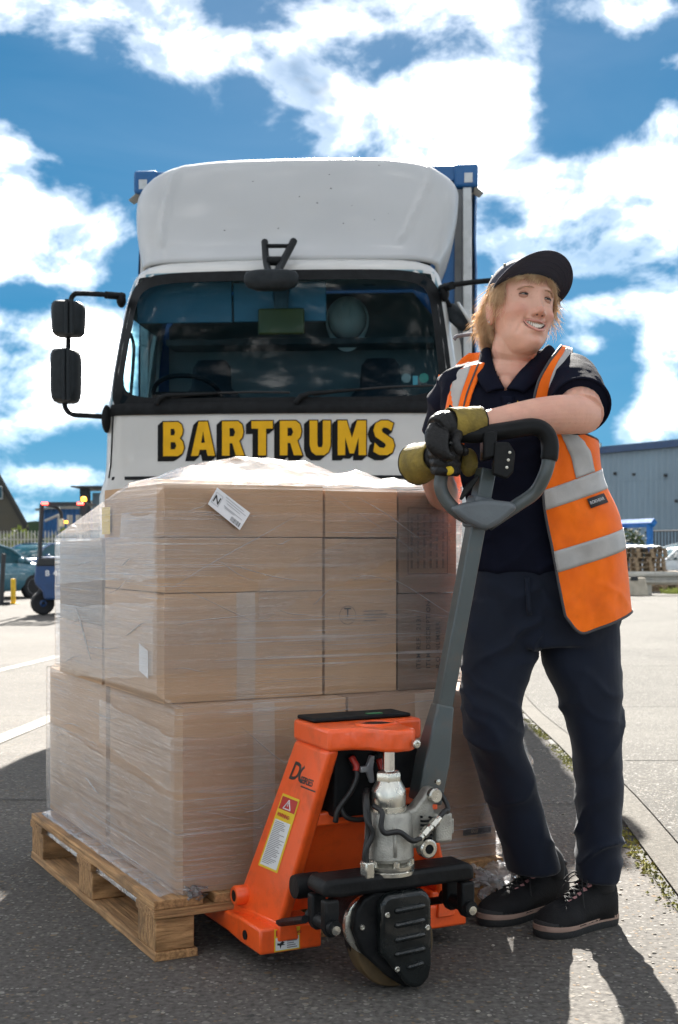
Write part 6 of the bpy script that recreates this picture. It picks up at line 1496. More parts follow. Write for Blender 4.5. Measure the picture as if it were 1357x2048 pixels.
for sx in (-1, 1):
    ec = Vector((sx * .0315, HP_(sx * .0315, .021).y + .0080, .0205)); rE = .0132
    eb = hl(MB().ball(hw_(ec), rE, 20, 14), 'eyeball', M_eye)
    gd = Vector((.22, -1, .06)).normalized()
    hl(MB().ball(hw_(ec + gd * .0088), .0062, 16, 10), 'iris', M_iris, eb)
    for up in (1, -1):
        def lid(u, v):
            a = -1.25 + 2.5 * u; op = (.24 if up > 0 else .17) * math.cos(a * 1.15) - .05
            b = (op + (1.25 - op) * v); b = up * b + .04
            r = rE + .0013; q = Vector((math.sin(a) * math.cos(b), -math.cos(a) * math.cos(b), math.sin(b))) * r
            return hw_(ec + q)
        hl(MB().grid(lid, 16, 8), 'eyelid', M_lid, eb, solid=.0012)
        if up > 0: hl(MB().tube([lid(i / 16, .0) + (MH.to_3x3() @ Vector((0, -.0006, 0))) for i in range(17)], .0013, 6), 'lash_line', M_lash, eb)
        else: hl(MB().tube([lid(i / 16, .0) + (MH.to_3x3() @ Vector((0, -.0004, 0))) for i in range(17)], .0005, 6), 'lash_line', M_lash, eb)
    bmb = MB()
    for k in range(46):
        t = k / 45; x = sx * (.015 + .034 * t); z = .0365 + .0030 * math.sin(PI * min(1, t * 1.15)) - .004 * t + random.uniform(-.0018, .0018)
        p = HP_(x, z, .0004); q = p + Vector((sx * .0055, .0008, .0022 - .004 * t)); bmb.tube([hw_(p), hw_((p + q) / 2 + Vector((0, -.0006, 0))), hw_(q)], [.0004, .0003, .0001], 4)
    o = hl(bmb, 'eyebrow', pm('brow_hair', (.36, .22, .12), .6)); o['kind'] = 'stuff'
hl(MB().ball(hw_((-.0835, .007, -.038)), .0026, 10, 8), 'earring', M_chr)
for sx in (-1, 1): hl(MB().ball(hw_((sx * .0072, tp_.y + .0110, -.0352)), (.0026, .0038, .0014), 10, 8, MH.to_3x3()), 'nostril', pm('nostril_dark', (.12, .035, .025), .8))

# ---- hair
def hairmat():
    m = pm('blond_hair', (.88, .60, .33), .42, col2=(1.0, .82, .58), var=.25, scale=38, lo=.3, hi=.7); nt = m.node_tree; b = nt.nodes['Principled BSDF']; o = nt.nodes['Material Output']
    tr = nt.nodes.new('ShaderNodeBsdfTranslucent'); ms = nt.nodes.new('ShaderNodeMixShader'); ms.inputs[0].default_value = .48
    nt.links.new(b.inputs['Base Color'].links[0].from_socket, tr.inputs[0]); nt.links.new(b.outputs[0], ms.inputs[1]); nt.links.new(tr.outputs[0], ms.inputs[2]); nt.links.new(ms.outputs[0], o.inputs[0]); return m
M_hair = hairmat()
hair = MB()
rng = random.Random(11)
def strand(p0, p1, p2, r=.0013, n=6, j=.004):
    p0, p1, p2 = Vector(p0), Vector(p1), Vector(p2)
    p1 = p1 + Vector([rng.gauss(0, j) for _ in range(3)]); p2 = p2 + Vector([rng.gauss(0, j * 1.6) for _ in range(3)])
    pts = []; rs = []
    for i in range(n + 1):
        t = i / n; pts.append(hw_(p0 * (1 - t) ** 2 + p1 * 2 * t * (1 - t) + p2 * t * t)); rs.append(r * (1.0 - .8 * t ** 2.5))
    hair.tube(pts, rs, 4, False)
def scalp(a, z, k=1.06):
    w, yf, yb = sinterp(HTAB, z); s, c = math.sin(a), math.cos(a); yc = (yf + yb) / 2 * .35
    return Vector((w * math.copysign(abs(s) ** .92, s) * k, (yc + ((yf if c > 0 else yb) - yc) * math.copysign(1, 1) * abs(c) ** .9) * (k if c < 0 else 1.02), z))
# sides and back, falling to the jaw line
for i in range(2600):
    a = rng.uniform(R(62), R(298)); a = a if a < PI else a - 2 * PI
    z0 = rng.uniform(.045, .085); p0 = scalp(a, z0, 1.04); aa = abs(a)
    back = max(0, min(1, (aa - R(88)) / R(40)))
    ln = -.012 - .082 * back + rng.uniform(-.014, .014); fl = 1.10 + .16 * back + rng.uniform(-.03, .05)
    if aa < R(96): ln = rng.uniform(-.01, .02)
    a2 = a + math.copysign(.10 * (1 - back) + rng.uniform(-.08, .08), a)
    p1 = scalp(a2, (z0 + ln) / 2, fl + .04); p2 = scalp(a2 + rng.uniform(-.08, .08), max(ln, -.1), 1.0) ; p2.x *= fl; p2.y = p2.y * fl + (.012 * back); p2.z = ln
    if aa > R(120): p2.z -= .004; p2.x *= 1.0 + .25 * back; p2.y = max(p2.y, .055 + .03 * back)
    strand(p0, p1, p2, rng.uniform(.0006, .0011))
# flicked ends at the nape, caught by the sun
for i in range(300):
    a = rng.uniform(R(-165), R(-105)); p0 = scalp(a, rng.uniform(-.03, .03), 1.14); p2 = p0 + Vector((-.010 - rng.random() * .016, .008 + rng.random() * .012, -.028 - rng.random() * .035)); p1 = (p0 + p2) / 2 + Vector((-.006, .008, .008))
    strand(p0, p1, p2, .0007, 6, .006)
# fringe swept to both sides
for i in range(800):
    x0 = rng.uniform(-.068, .070); pz = .078 + rng.uniform(-.004, .012); p0 = HP_(x0, min(pz, .085), .004); p0.z = pz
    side = -1 if x0 < .018 + rng.gauss(0, .008) else 1
    sw = side * rng.uniform(.008, .026) * (1.2 if side < 0 else .8); l = rng.uniform(.018, .034) + (.014 if abs(x0 - .045) < .018 else 0) + .35 * max(0, abs(x0) - .045)
    if -.03 < x0 < .0: l *= rng.choice((.55, .8, 1.0))
    xt = max(-.074, min(.074, x0 + sw)); p2 = HP_(xt * .985, pz - l, .0045 + rng.random() * .004); p1 = (p0 + p2) / 2 + Vector((sw * .05, -.010, .004))
    strand(p0, p1, p2, rng.uniform(.0005, .0009), 6, .0028)
# locks beside the cheeks
for i in range(240):
    sx = 1 if i % 3 else -1; z0 = .06; p0 = scalp(sx * rng.uniform(R(60), R(78)), z0, 1.03); ln = rng.uniform(-.045, .02) if sx > 0 else rng.uniform(.0, .03)
    p2 = scalp(sx * rng.uniform(R(72), R(92)), ln, 1.07); p1 = (p0 + p2) / 2 + Vector((sx * .012, 0, .004)); strand(p0, p1, p2, .0008, 6, .004)
# loose wisps
for i in range(320):
    a = rng.uniform(R(-170), R(-62)) if i % 4 else rng.uniform(R(55), R(100)); z0 = rng.uniform(-.03, .06); p0 = scalp(a, z0, 1.10); o_ = Vector((p0.x, p0.y, 0)).normalized()
    p2 = p0 + o_ * rng.uniform(.008, .030) + Vector((0, 0, -rng.uniform(.012, .05))); p1 = (p0 + p2) / 2 + o_ * .006
    strand(p0, p1, p2, .00045, 5, .005)
ho = hair.build('hair', M_hair, per, smooth=180, world=True, recalc=False)
# under-layer so that no scalp shows
def under(u, v):
    a = R(84) + R(192) * u; z = .075 - (.075 + .070 * math.sin(PI * min(1, max(0, (u - .06) / .88))) ** .6) * v
    k = 1.05 + .07 * math.sin(PI * v); q = scalp(a if a < PI else a - 2 * PI, z, k); return hw_(q)
hl(MB().grid(under, 40, 14), 'hair_underlayer', M_hair, ho, solid=.004)

# ---- cap
capo = None
TL_ = Matrix.Rotation(R(-13), 4, 'X')
MC = MH @ Matrix.Translation((0, .004, .058)) @ TL_
def crown(u, v):
    a = 2 * PI * u; b = v * PI / 2; k = 1.0 + .012 * math.cos(6 * a) * (1 - v)
    rx, ry = .0845 * k, .1035 * k; x = rx * math.sin(a) * math.cos(b) ** .75; y = -ry * math.cos(a) * math.cos(b) ** .75 + .004
    return MC @ Vector((x, y, -.008 + .082 * math.sin(b) ** .95))
capo = hl(MB().grid(crown, 60, 16), 'cap', M_cap, per, solid=.002)
for k in range(6):
    hl(MB().tube([crown((k + .5) / 6, j / 14) for j in range(15)], .0012, 5), 'seam', pm('cap_stitch', (.034, .038, .058), .8), capo)
hl(MB().ball(crown(0, 1.0), .007, 12, 8), 'button', M_cap, capo)
for k in (.30, .70, .18, .82):
    c = crown(k, .45); hl(MB().ball(c, (.0045, .0045, .0045), 10, 8), 'eyelet', pm('eyelet_brass', (.2, .17, .1), .4, .6), capo)
BT = R(19)
def brim(u, v, off=0.0):
    a = R(-80) + R(160) * u; ex = .068 * max(0, math.cos(a * 1.08)) ** .55 * v
    x0, y0 = .0855 * math.sin(a), -.1035 * math.cos(a) + .004
    dx, dy = math.sin(a) * .42, -math.cos(a) ** .3 if math.cos(a) > 0 else 0
    l = math.hypot(dx, dy) or 1
    x, y = x0 + dx / l * ex, y0 + dy / l * ex
    z = -.006 + (-(y - y0)) * math.tan(BT) - 2.4 * x * x * (.35 + .65 * v) + off
    return MC @ Vector((x, y, z))
bo_ = hl(MB().grid(brim, 44, 12), 'brim', M_cap, capo, solid=.0035)
for v in (.2, .4, .6, .8): hl(MB().tube([brim(.03 + .94 * i / 40, v, -.0022) for i in range(41)], .0006, 4), 'stitching', MATS['cap_stitch'], bo_)
hl(MB().tube([brim(i / 44, 1.0) for i in range(45)], .0026, 8), 'brim_edge', M_cap, bo_)
hl(MB().tube(smooth_path([P(985, 672, 3.53), P(960, 668, 3.56), P(930, 670, 3.58), P(914, 673, 3.585), P(909, 679, 3.585)], 6), [.0085] * 25, 10, flat=.6), 'back_strap', pm('strap_webbing', (.16, .16, .19), .9, bump=.4, bscale=200), capo)

# ---- polo shirt
PT = [(724, 1018, 60, 3.47, .072), (734, 1019, 104, 3.47, .088), (750, 1021, 134, 3.47, .104), (790, 1024, 140, 3.46, .118), (850, 1031, 136, 3.45, .125), (920, 1046, 131, 3.45, .124), (1000, 1061, 128, 3.46, .115), (1080, 1076, 134, 3.48, .120), (1125, 1083, 141, 3.49, .126), (1142, 1086, 143, 3.495, .128)]
pmb = MB().rings([ell(*sinterp([tuple(r) for r in PT], 0) if False else r) for r in [(py, *sinterp(PT, py)) for py in [724, 729, 734, 742, 750, 765, 790, 820, 850, 885, 920, 960, 1000, 1040, 1080, 1110, 1125, 1142]]])
limb(pmb, [P(1085, 752, 3.48), P(1128, 762, 3.43), P(1152, 790, 3.33), P(1160, 812, 3.265)], [.058, .076, .076, .074], 28)
limb(pmb, [P(955, 778, 3.50), P(915, 792, 3.53), P(900, 830, 3.57), P(890, 868, 3.60)], [.054, .066, .062, .060], 28)
pme = remeshed(pmb, .0055, 5)
def fold(co, dirv, f, seed, asp=.22):
    """irregular cloth creases running across dirv: sharp ridges of uneven length"""
    dv = Vector(dirv).normalized(); t = co.dot(dv); e = Vector((dv.z, 0, -dv.x)); s_ = co.dot(e)
    w = fbm((co.x * 7 + seed, co.y * 7, co.z * 7), 1, 2)
    q = mnoise.noise(Vector((t * f + .55 * w, s_ * f * asp + seed, co.y * f * asp)))
    r = 1 - min(1, abs(q) * 2.6); m = max(0, fbm((co.x * 4 + seed * 3, co.y * 4, co.z * 4), 1, 2) + .25)
    return r * r * min(1, m * 1.6)
def wrinkle(co):
    px = CXP + co.x / co.y * FPX; py = HOR - (co.z - CAMH) / co.y * FPX
    d = .0035 * fbm((co.x * 9, co.y * 7, co.z * 14), 1, 3)
    if px > 1085 and py < 880:                                        # creases drawn across the raised sleeve
        k = math.exp(-((px - 1150) / 60) ** 2) * math.exp(-((py - 765) / 60) ** 2); d += .008 * k * fold(co, (.45, 0, .9), 14, 2.0, .3)
    if px < 940 and py < 900: d += .009 * fold(co, (.6, 0, .8), 14, 5.0, .3)
    if py > 860: d += .008 * fold(co, (-.35, 0, .94), 12, 3.0)
    return d
def along_normals(me, fn):
    ns = [v.normal.copy() for v in me.vertices]
    for v, n in zip(me.vertices, ns): v.co = v.co + n * fn(v.co)
    me.update()
along_normals(pme, wrinkle)
def in_v(co):
    px = CXP + co.x / co.y * FPX; py = HOR - (co.z - CAMH) / co.y * FPX
    if py > 782 or co.y > 3.47: return False
    k = (782 - py) / 82; return 1011 - 34 * k < px < 1011 + 84 * k
bm = bmesh.new(); bm.from_mesh(pme); bmesh.ops.delete(bm, geom=[v for v in bm.verts if in_v(v.co)], context='VERTS'); bm.to_mesh(pme); bm.free()
polo = link('polo_shirt', pme, M_polo, per, 180, world=True)
# sleeve hems
for (c, ax_, r) in ((P(1160.5, 812, 3.263), (P(1152, 790, 3.33) - P(1160, 812, 3.265)), .0735), (P(890, 867, 3.60), (P(900, 830, 3.57) - P(890, 868, 3.60)), .060)):
    ax_ = ax_.normalized(); e1 = ax_.orthogonal().normalized(); e2 = ax_.cross(e1)
    hl(MB().tube([c + (e1 * math.cos(t) + e2 * math.sin(t)) * r for t in [2 * PI * i / 40 for i in range(41)]], .0035, 8), 'sleeve_hem', M_polo, polo)
# collar: stand round the back of the neck and two folded leaves
NC = P(1028, 722, 3.465)
hl(MB().grid(lambda u, v: NC + Vector(((.074 + .016 * v) * math.sin(R(75) + R(210) * u), -(.066 + .016 * v) * math.cos(R(75) + R(210) * u), .030 - .030 * v + .006 * math.sin(PI * v))), 40, 6), 'collar', M_polo, polo, solid=.004)
CL = ([(980, 697, 3.425), (985, 722, 3.395), (993, 748, 3.362), (1009, 778, 3.338)], [(963, 702, 3.45), (957, 732, 3.395), (957, 760, 3.352), (974, 786, 3.333)])
CR = ([(1096, 690, 3.43), (1068, 716, 3.39), (1040, 744, 3.357), (1014, 778, 3.338)], [(1112, 706, 3.45), (1097, 734, 3.39), (1076, 762, 3.35), (1048, 786, 3.333)])
for A_, B_ in (CL, CR):
    pa, pb = smooth_path([P(*q) for q in A_], 6), smooth_path([P(*q) for q in B_], 6)
    hl(MB().grid(lambda u, v: pa[round(v * 18)].lerp(pb[round(v * 18)], u) + Vector((0, -.009 * math.sin(PI * u), .003 * math.sin(PI * u))), 8, 18), 'collar_leaf', M_polo, polo, solid=.0045)
hl(MB().grid(lambda u, v: P(1004 + 24 * u + 6 * v, 792 + 62 * v, 3.335 - .004 * math.sin(PI * u)), 4, 8), 'placket', M_polo, polo, solid=.004)
for py in (809, 842): hl(MB().lathe([(0, 0), (.0055, 0), (.0055, .002), (.004, .003), (0, .0022)], Matrix.Translation(P(1018 + (py - 800) * .1, py, 3.3275)) @ Matrix.Rotation(R(90), 4, 'X'), 14), 'button', pm('shirt_button', (.03, .03, .04), .3), polo)
for (px, py) in ((1028, 804), (1030, 808), (1026, 808)): hl(MB().ball(P(px + 8, py, 3.326), (.002, .0015, .003), 8, 6), 'emblem_stitch', M_gyb, polo)

# ---- trousers
tmb = MB()
HIP = [(1125, 1083, 134, 3.49, .120), (1160, 1087, 142, 3.5, .127), (1200, 1088, 147, 3.505, .130), (1250, 1086, 151, 3.505, .126), (1288, 1085, 148, 3.50, .112)]
tmb.rings([ell(*r) for r in HIP])
for tb in (LEGL, LEGR): tmb.rings([ell(py, *[q - (6 if i_ == 1 else 0) for i_, q in enumerate(sinterp(tb, py))], 30, 2.2) for py in [tb[0][0] + (tb[-1][0] - tb[0][0]) * i / 22 for i in range(23)]])
tme = remeshed(tmb, .006, 5)
def twr(co):
    py = HOR - (co.z - CAMH) / co.y * FPX; px = CXP + co.x / co.y * FPX
    d = .005 * fbm((co.x * 6 + co.z * 2, co.y * 5, co.z * 6), 1, 3)
    cr = math.exp(-((py - 1280) / 130) ** 2)                          # folds fanning out from the crotch
    d += .017 * cr * fold(co, (-.7 if px < 1085 else .7, 0, .72), 15, 1.0)
    kn = math.exp(-((py - 1500) / 130) ** 2); d += .017 * kn * fold(co, (.55 if px < 1090 else -.55, 0, .83), 13, 4.0)
    an = math.exp(-((py - 1690) / 90) ** 2); d += .017 * an * fold(co, (-.4, 0, .91), 13, 8.0)
    return d
along_normals(tme, twr)
trs = link('trousers', tme, M_trs, per, 180, world=True)
sm_ = [P(*q) for q in ((1236, 1235, 3.50), (1238, 1320, 3.49), (1228, 1400, 3.475), (1230, 1500, 3.455), (1232, 1600, 3.45), (1234, 1700, 3.455))]
hl(MB().tube(smooth_path(sm_, 6), .002, 6), 'side_seam', M_trs, trs)
hl(MB().grid(lambda u, v: P(1050 + 5 * v + 10 * u, 1155 + 75 * v, 3.372), 2, 6), 'fly', M_trs, trs, solid=.004)

# ---- vest
VT = [(700, 1020, 122, 3.48, .130), (740, 1022, 150, 3.47, .160), (800, 1026, 156, 3.46, .162), (870, 1036, 155, 3.455, .150), (910, 1044, 151, 3.455, .150), (1000, 1060, 143, 3.46, .145), (1080, 1080, 157, 3.48, .155), (1180, 1092, 161, 3.495, .162), (1270, 1096, 165, 3.50, .165)]
XL = [(700, 1112), (720, 1096), (740, 1080), (780, 1058), (830, 1050), (870, 1063), (900, 1067), (1000, 1070), (1100, 1086), (1180, 1100), (1220, 1108), (1275, 1122)]
XR = [(700, 1137), (720, 1130), (740, 1118), (780, 1108), (820, 1108), (850, 1118), (872, 1140), (888, 1166), (898, 1186), (906, 1194), (1000, 1202), (1080, 1236), (1180, 1252.5), (1275, 1260.5)]
def vsurf(px, py, off=0.0):
    cx, hw, yc, hd = sinterp(VT, py); n = max(-1, min(1, (px - cx) / hw))
    y = yc - (hd + off) * math.sqrt(max(0, 1 - abs(n) ** 2.3)); q = P(px, py, yc)
    return Vector((q.x + off * n, y, q.z))
def vpt(c, py, off=0.0):
    xl, xr = sinterp(XL, py), sinterp(XR, py); px = xl + (xr - xl) * c
    k = max(0, min(1, (py - 850) / 120)); tilt = -48 * c * k * k * (3 - 2 * k)
    rnd = 0
    if py > 1225: rnd = -34 * ((py - 1225) / 50) * max(0, 1 - c / .22) ** 2
    p = vsurf(px, py, off); p.z -= (tilt + rnd) * p.y / FPX
    w = .006 * fbm((c * 3, py * .012, 2), 1, 3) * min(1, max(0, (py - 880) / 80)) + .004 * math.sin(c * 9 + py * .012) * max(0, min(1, (py - 950) / 150))
    if py > 880: w += .006 * fold(Vector((p.x, p.y * .2, p.z)), (.75, 0, .66), 10, 6.0, .2)
    p.y -= w; return p
vest = hl(MB().grid(lambda u, v: vpt(u, 702 + 566 * v), 44, 150), 'hi_vis_vest', M_vest, per, solid=.003)
def band(name, c0, c1, y0, y1, mat=M_refl, off=.0035, nu=24, nv=6, par=None):
    return hl(MB().grid(lambda u, v: vpt(c0 + (c1 - c0) * u, y0 + (y1 - y0) * v, off), nu, nv), name, mat, par or vest, solid=.0008)
band('reflective_band', 0.0, 1.0, 986, 1024); band('reflective_band', 0.0, 1.0, 1103, 1143)
CV = [(704, .42, .86), (760, .42, .86), (850, .50, .90), (875, .46, .82), (900, .36, .68), (940, .44, .76), (985, .50, .82)]
hl(MB().grid(lambda u, v: vpt(sinterp(CV, 704 + 281 * v)[0] + (sinterp(CV, 704 + 281 * v)[1] - sinterp(CV, 704 + 281 * v)[0]) * u, 704 + 281 * v, .0032), 6, 60), 'reflective_band', M_refl, vest, solid=.0008)
edge = [vpt(0, 702 + 566 * i / 80, .001) for i in range(81)] + [vpt(i / 26, 1268, .001) for i in range(1, 27)]
hl(MB().tube(edge, .0038, 6), 'piping', M_pipe, vest)
arm_e = [vpt(1, 702 + 204 * i / 40, .001) for i in range(41)]
hl(MB().tube(arm_e, .003, 6), 'piping', M_pipe, vest)
def vback(u, v, z0, z1, a0, a1, tl0=-48):
    py = z0 + (z1 - z0) * v; cx, hw, yc, hd = sinterp(VT, py); a = a0 + (a1 - a0) * u
    k = max(0, min(1, (py - 850) / 120)); q = P(cx, py, yc); x = math.cos(a); y = math.sin(a)
    return Vector((q.x + math.copysign(abs(x) ** .87, x) * hw * yc / FPX, yc + math.copysign(abs(y) ** .87, y) * hd + .004 * math.sin(a * 9) * k, q.z + 48 * k * k * (3 - 2 * k) * yc / FPX * (1 - u)))
hl(MB().grid(lambda u, v: vback(u, v, 908, 1268, .0, R(104)), 50, 50), 'vest_back', M_vest, vest, solid=.003)
for (y0, y1) in ((986, 1024), (1103, 1143)):
    hl(MB().grid(lambda u, v: vback(u, v, y0, y1, .0, R(104)) + Vector((.0035 * math.cos(R(104) * u), .0035 * math.sin(R(104) * u), 0)), 40, 3), 'reflective_band', M_refl, vest)
hl(MB().grid(lambda u, v: vback(u, v, 742, 912, R(24), R(156)), 24, 20), 'vest_yoke', M_vest, vest, solid=.003)
# strap over the other shoulder
SX = [(700, 940, 980), (712, 926, 976), (730, 913, 966), (760, 903, 952), (800, 893, 936), (850, 886, 926), (900, 884, 924)]
def spt(c, py, off=0.0):
    a, b = sinterp(SX, py); px = a + (b - a) * c; cx, hw, yc, hd = sinterp(PT, max(py, 724)); n = max(-.985, min(.985, (px - cx) / (hw + 8)))
    top = max(0, (735 - py) / 35); y = yc + .02 - (hd + .030 + off) * math.sqrt(1 - abs(n) ** 2.3) * (1 - .75 * top)
    q = P(px, py, yc); return Vector((q.x, y, q.z - .006 * top))
st_ = hl(MB().grid(lambda u, v: spt(u, 700 + 200 * v), 12, 40), 'vest_strap', M_vest, vest, solid=.003)
hl(MB().grid(lambda u, v: spt(.02 + .50 * u, 703 + 195 * v, .0032), 6, 40), 'reflective_band', M_refl, st_, solid=.0008)
hl(MB().tube([spt(.76, 703 + 195 * i / 30, .003) for i in range(31)], .0030, 6, flat=.6), 'piping', M_pipe, st_)
tgo = [vpt(.58, 1028, .006), vpt(.84, 1028, .006), vpt(.84, 1046, .007), vpt(.58, 1046, .007)]
tg = hl(MB().add(tgo, [(0, 1, 2, 3)]), 'brand_tag', pm('tag_black', (.03, .03, .035), .7), vest, solid=.001)
put_text('tag_text', 'ROKHEAR', .0115, pm('tag_grey', (.5, .5, .5), .7), tg, (tgo[0] + tgo[3]) / 2 + (tgo[1] - tgo[0]) * .06 + Vector((0, -.0012, 0)), tgo[1] - tgo[0], tgo[0] - tgo[3], .0002, .0001, world=True)

# ---- gloves
def finger(mb, pts, r0=.0118, r1=.0095):
    pp = smooth_path(pts, 5); n = len(pp); mb.tube(pp, [r0 + (r1 - r0) * i / (n - 1) for i in range(n)], 12); mb.ball(pp[-1], r1 * 1.0, 10, 8); mb.ball(pp[0], r0, 10, 8)
# her left hand, laid over the other
g1 = MB()
limb(g1, [P(932, 851, 3.12), P(910, 853, 3.105), P(888, 853, 3.085), P(874, 860, 3.07)], [.030, .035, .037, .030], 20)
for k in range(4):
    b = P(866 + 8 * k, 856 + 5 * k, 3.058 - .003 * k)
    finger(g1, [b, P(859 + 9.5 * k, 872 + 5 * k, 3.040 - .002 * k), P(862 + 10 * k, 890 + 6 * k, 3.030), P(872 + 10 * k, 905 + 5 * k - (6 if k == 3 else 0), 3.036)], .0125, .0102)
finger(g1, [P(915, 868, 3.075), P(912, 884, 3.05), P(918, 900, 3.045)], .0135, .0108)
m1 = remeshed(g1, .0022, 1)
along_normals(m1, lambda co: .0012 * fbm(co, 60, 3))
gl1 = link('glove', m1, M_gblk, per, 180, world=True); gl1['label'] = 'black glove laid on top of the other hand'
def cuff(name, A, B, ra, rb, parent, el=1.0, open_=True):
    ax_ = (B - A).normalized(); e1 = ax_.cross(Vector((0, 1, 0))).normalized(); e2 = ax_.cross(e1)
    def f(u, v):
        t = 2 * PI * u; r = ra + (rb - ra) * v ** .8 + .0022 * fbm((math.cos(t) * 2, math.sin(t) * 2, v * 4), 1.5, 3)
        return A + (B - A) * v + (e1 * math.cos(t) * el + e2 * math.sin(t)) * r
    o = hl(MB().grid(f, 36, 10), name, M_gyel, parent, solid=.003); hl(MB().tube([f(i / 36, 1.0) for i in range(37)], .0026, 6), 'cuff_binding', M_gblk, o); return o
cuff('cuff', P(899, 846, 3.095), P(958, 846, 3.13), .0385, .041, gl1, .9)
hl(MB().ball(P(884, 835, 3.08), (.016, .018, .011), 14, 10), 'knuckle_patch', M_gyel, gl1)
# her right hand, closed round the bow
g2 = MB()
limb(g2, [P(866, 922, 3.16), P(874, 915, 3.14), P(886, 908, 3.135)], [.033, .037, .036], 20)
g2.ball(P(893, 918, 3.150), (.040, .030, .042), 18, 12)
for k in range(4):
    yb = 892 + 15.5 * k
    finger(g2, [P(866 + 1.5 * k, yb, 3.118), P(868 + 2 * k, yb + 2, 3.082), P(886 + 2 * k, yb + 4, 3.066), P(908 + k, yb + 5, 3.082), P(914, yb + 5, 3.108)], .0128, .0105)
finger(g2, [P(900, 890, 3.14), P(915, 893, 3.115), P(930, 903, 3.10)], .0135, .0108)
m2 = remeshed(g2, .0022, 1); along_normals(m2, lambda co: .0012 * fbm(co, 60, 3))
gl2 = link('glove', m2, M_gblk, per, 180, world=True); gl2['label'] = 'black and yellow glove gripping the handle bow'
cuff('cuff', P(874, 914, 3.135), P(836, 928, 3.215), .038, .053, gl2, .92)
hl(MB().ball(P(897, 941, 3.062), (.0135, .0075, .0115), 14, 10), 'finger_patch', M_gyb, gl2)
hl(MB().ball(P(938, 925, 3.15), (.022, .018, .034), 14, 10), 'palm_patch', M_gyel, gl2)

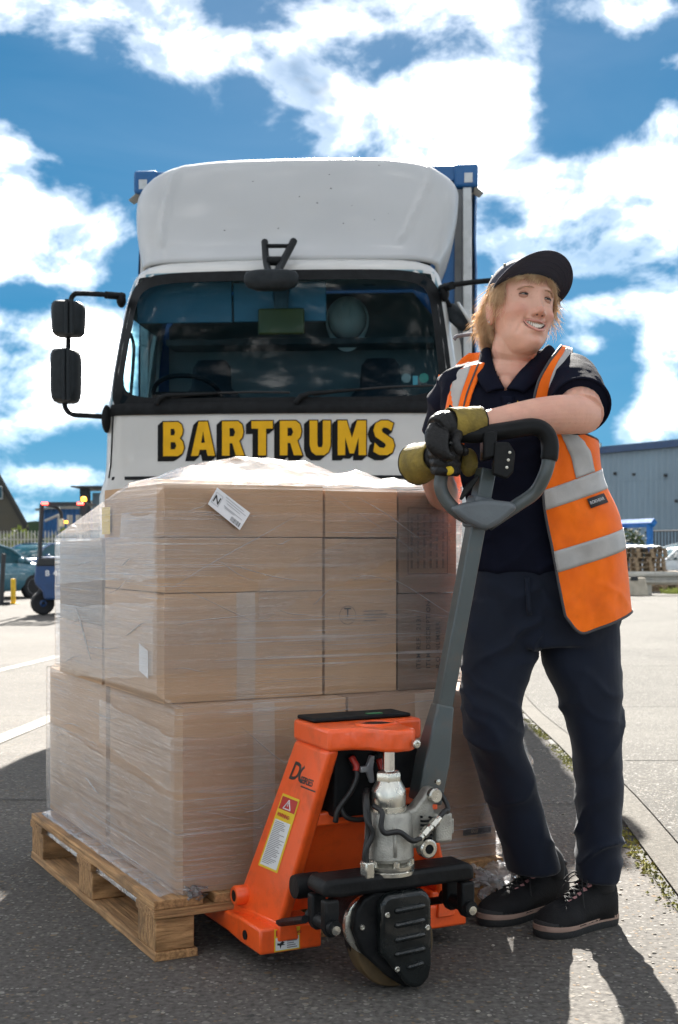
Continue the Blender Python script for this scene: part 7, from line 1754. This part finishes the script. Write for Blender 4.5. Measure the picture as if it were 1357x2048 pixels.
# ---- shoes
def shoe(heel, toe, width, lab, top):
    L_ = (toe - heel).length; d = (toe - heel).normalized(); s = Vector((-d.y, d.x, 0))
    def F(x, y, z): return heel + d * (x * L_) + s * (y * width) + Vector((0, 0, z))
    o = thing_part = None
    # outline of the sole
    out = [(0, 0), (.02, .28), (.10, .37), (.30, .35), (.5, .40), (.68, .47), (.82, .45), (.93, .33), (.99, .14), (1.0, 0)]
    full = out + [(x, -y * .94) for x, y in reversed(out[1:-1])]
    full = [(a[0], a[1]) for a in full]; n = len(full)
    tab = [(i, *p) for i, p in enumerate(full + [full[0]])]; oc = [sinterp(tab, n * i / 60) for i in range(60)]
    def ring(z, k, tz=0.0): return [F(.5 + (x - .5) * k, y * k, z + tz * max(0, x - .75) ** 2 * 3) for x, y in oc]
    up = MB()
    rows_ = []
    prof = [(0, .128), (.06, .135), (.15, .128), (.26, .126), (.36, .120), (.46, .106), (.56, .092), (.68, .080), (.80, .071), (.90, .061), (.97, .046), (1.0, .032)]
    for i in range(25):
        x = i / 24; h = sinterp(prof, x); hw = .5 * (sinterp([(p[0], p[1]) for p in out], min(x, .999)) + .001) * 2 * .97
        hw = max(hw, .03); r = []
        for j in range(22):
            t = PI * j / 21; e = .62 if x > .5 else .5
            yy = math.copysign(abs(math.cos(t)) ** .7, math.cos(t)) * hw * (1 - (.45 if x < .45 else .25) * math.sin(t) ** 2); zz = .024 + (h - .024) * math.sin(t) ** e
            r.append(F(x * .985 + .005, yy, zz))
        rows_.append(r)
    up.rings(rows_, False, False)
    sh = hl(up, 'shoe', M_shoe, per, solid=.004); sh['label'] = lab
    hl(MB().rings([ring(.0, .97), ring(.004, 1.0), ring(.018, 1.015, .012), ring(.021, 1.0, .012)]), 'sole', M_sole, sh, 40)
    hl(MB().rings([ring(.0185, 1.018, .014), ring(.029, 1.02, .02), ring(.031, .99, .02)], True, False), 'midsole_stripe', M_mid, sh, 60)
    hl(MB().rings([ring(.031, 1.0, .02), ring(.038, .985, .022), ring(.040, .95, .022)], True, False), 'rand', M_sole, sh, 60)
    # padded collar, tongue, pink eyestay, laces
    col = [F(.17 + .155 * math.cos(t), .25 * math.sin(t), .126 - .006 * math.cos(2 * t)) for t in [2 * PI * i / 32 for i in range(33)]]
    hl(MB().tube(col, .010, 10), 'collar_padding', M_shoe, sh)
    hl(MB().grid(lambda u, v: F(.33 + .04 * v, (u - .5) * .40, .110 + .062 * v - .02 * (2 * u - 1) ** 2), 6, 6), 'tongue', M_shoe, sh, solid=.008)
    for sd_ in (-1, 1):
        for i in range(5):
            x = .38 + .062 * i; h = sinterp(prof, x)
            hl(MB().box(F(x, sd_ * .16, h - .004), (.013, .011, .006), Matrix.Rotation(math.atan2(d.y, d.x), 3, 'Z') @ Matrix.Rotation(R(-35 * sd_), 3, 'X') @ Matrix.Rotation(R(18), 3, 'Y')), 'eyelet_panel', M_pink, sh, None, bevel=.002)
    for i in range(5):
        x = .37 + .062 * i; h0, h1 = sinterp(prof, x), sinterp(prof, x + .062)
        for q in (1, -1): hl(MB().tube([F(x, -.17 * q, h0 + .003), F(x + .03, 0, (h0 + h1) / 2 + .009), F(x + .062, .17 * q, h1 + .003)], .0022, 6), 'lace', M_sole, sh)
    for q in (1, -1):
        hl(MB().tube(smooth_path([F(.37, .0, .132), F(.42, .22 * q, .142), F(.50, .36 * q, .12), F(.45, .2 * q, .116), F(.38, .02, .130)], 6), .002, 6), 'lace_loop', M_sole, sh)
        hl(MB().tube(smooth_path([F(.37, 0, .132), F(.46, .14 * q, .136), F(.54, .34 * q, .10), F(.57, .46 * q, .065)], 6), .0018, 6), 'lace_end', M_sole, sh)
    hl(MB().tube(smooth_path([F(.17, 0, .09), F(.18, 0, .13), top.lerp(F(.18, 0, .13), .5), top], 4), .043, 20), 'sock', pm('sock', (.012, .012, .013), .9), sh)
    return sh
shoe(G(1222, 1842), G(1076, 1876), .112, 'dark walking shoe with pink eyelets nearest the camera', P(1196, 1700, 3.50))
shoe(G(1126, 1812), G(962, 1852), .112, 'dark walking shoe behind, toe pointing at the pallet truck', P(1060, 1690, 3.57))
# render settings that keep the light paths short
cy = SC.cycles
cy.max_bounces = 7; cy.diffuse_bounces = 3; cy.glossy_bounces = 3; cy.transmission_bounces = 4; cy.transparent_max_bounces = 14
cy.caustics_reflective = False; cy.caustics_refractive = False
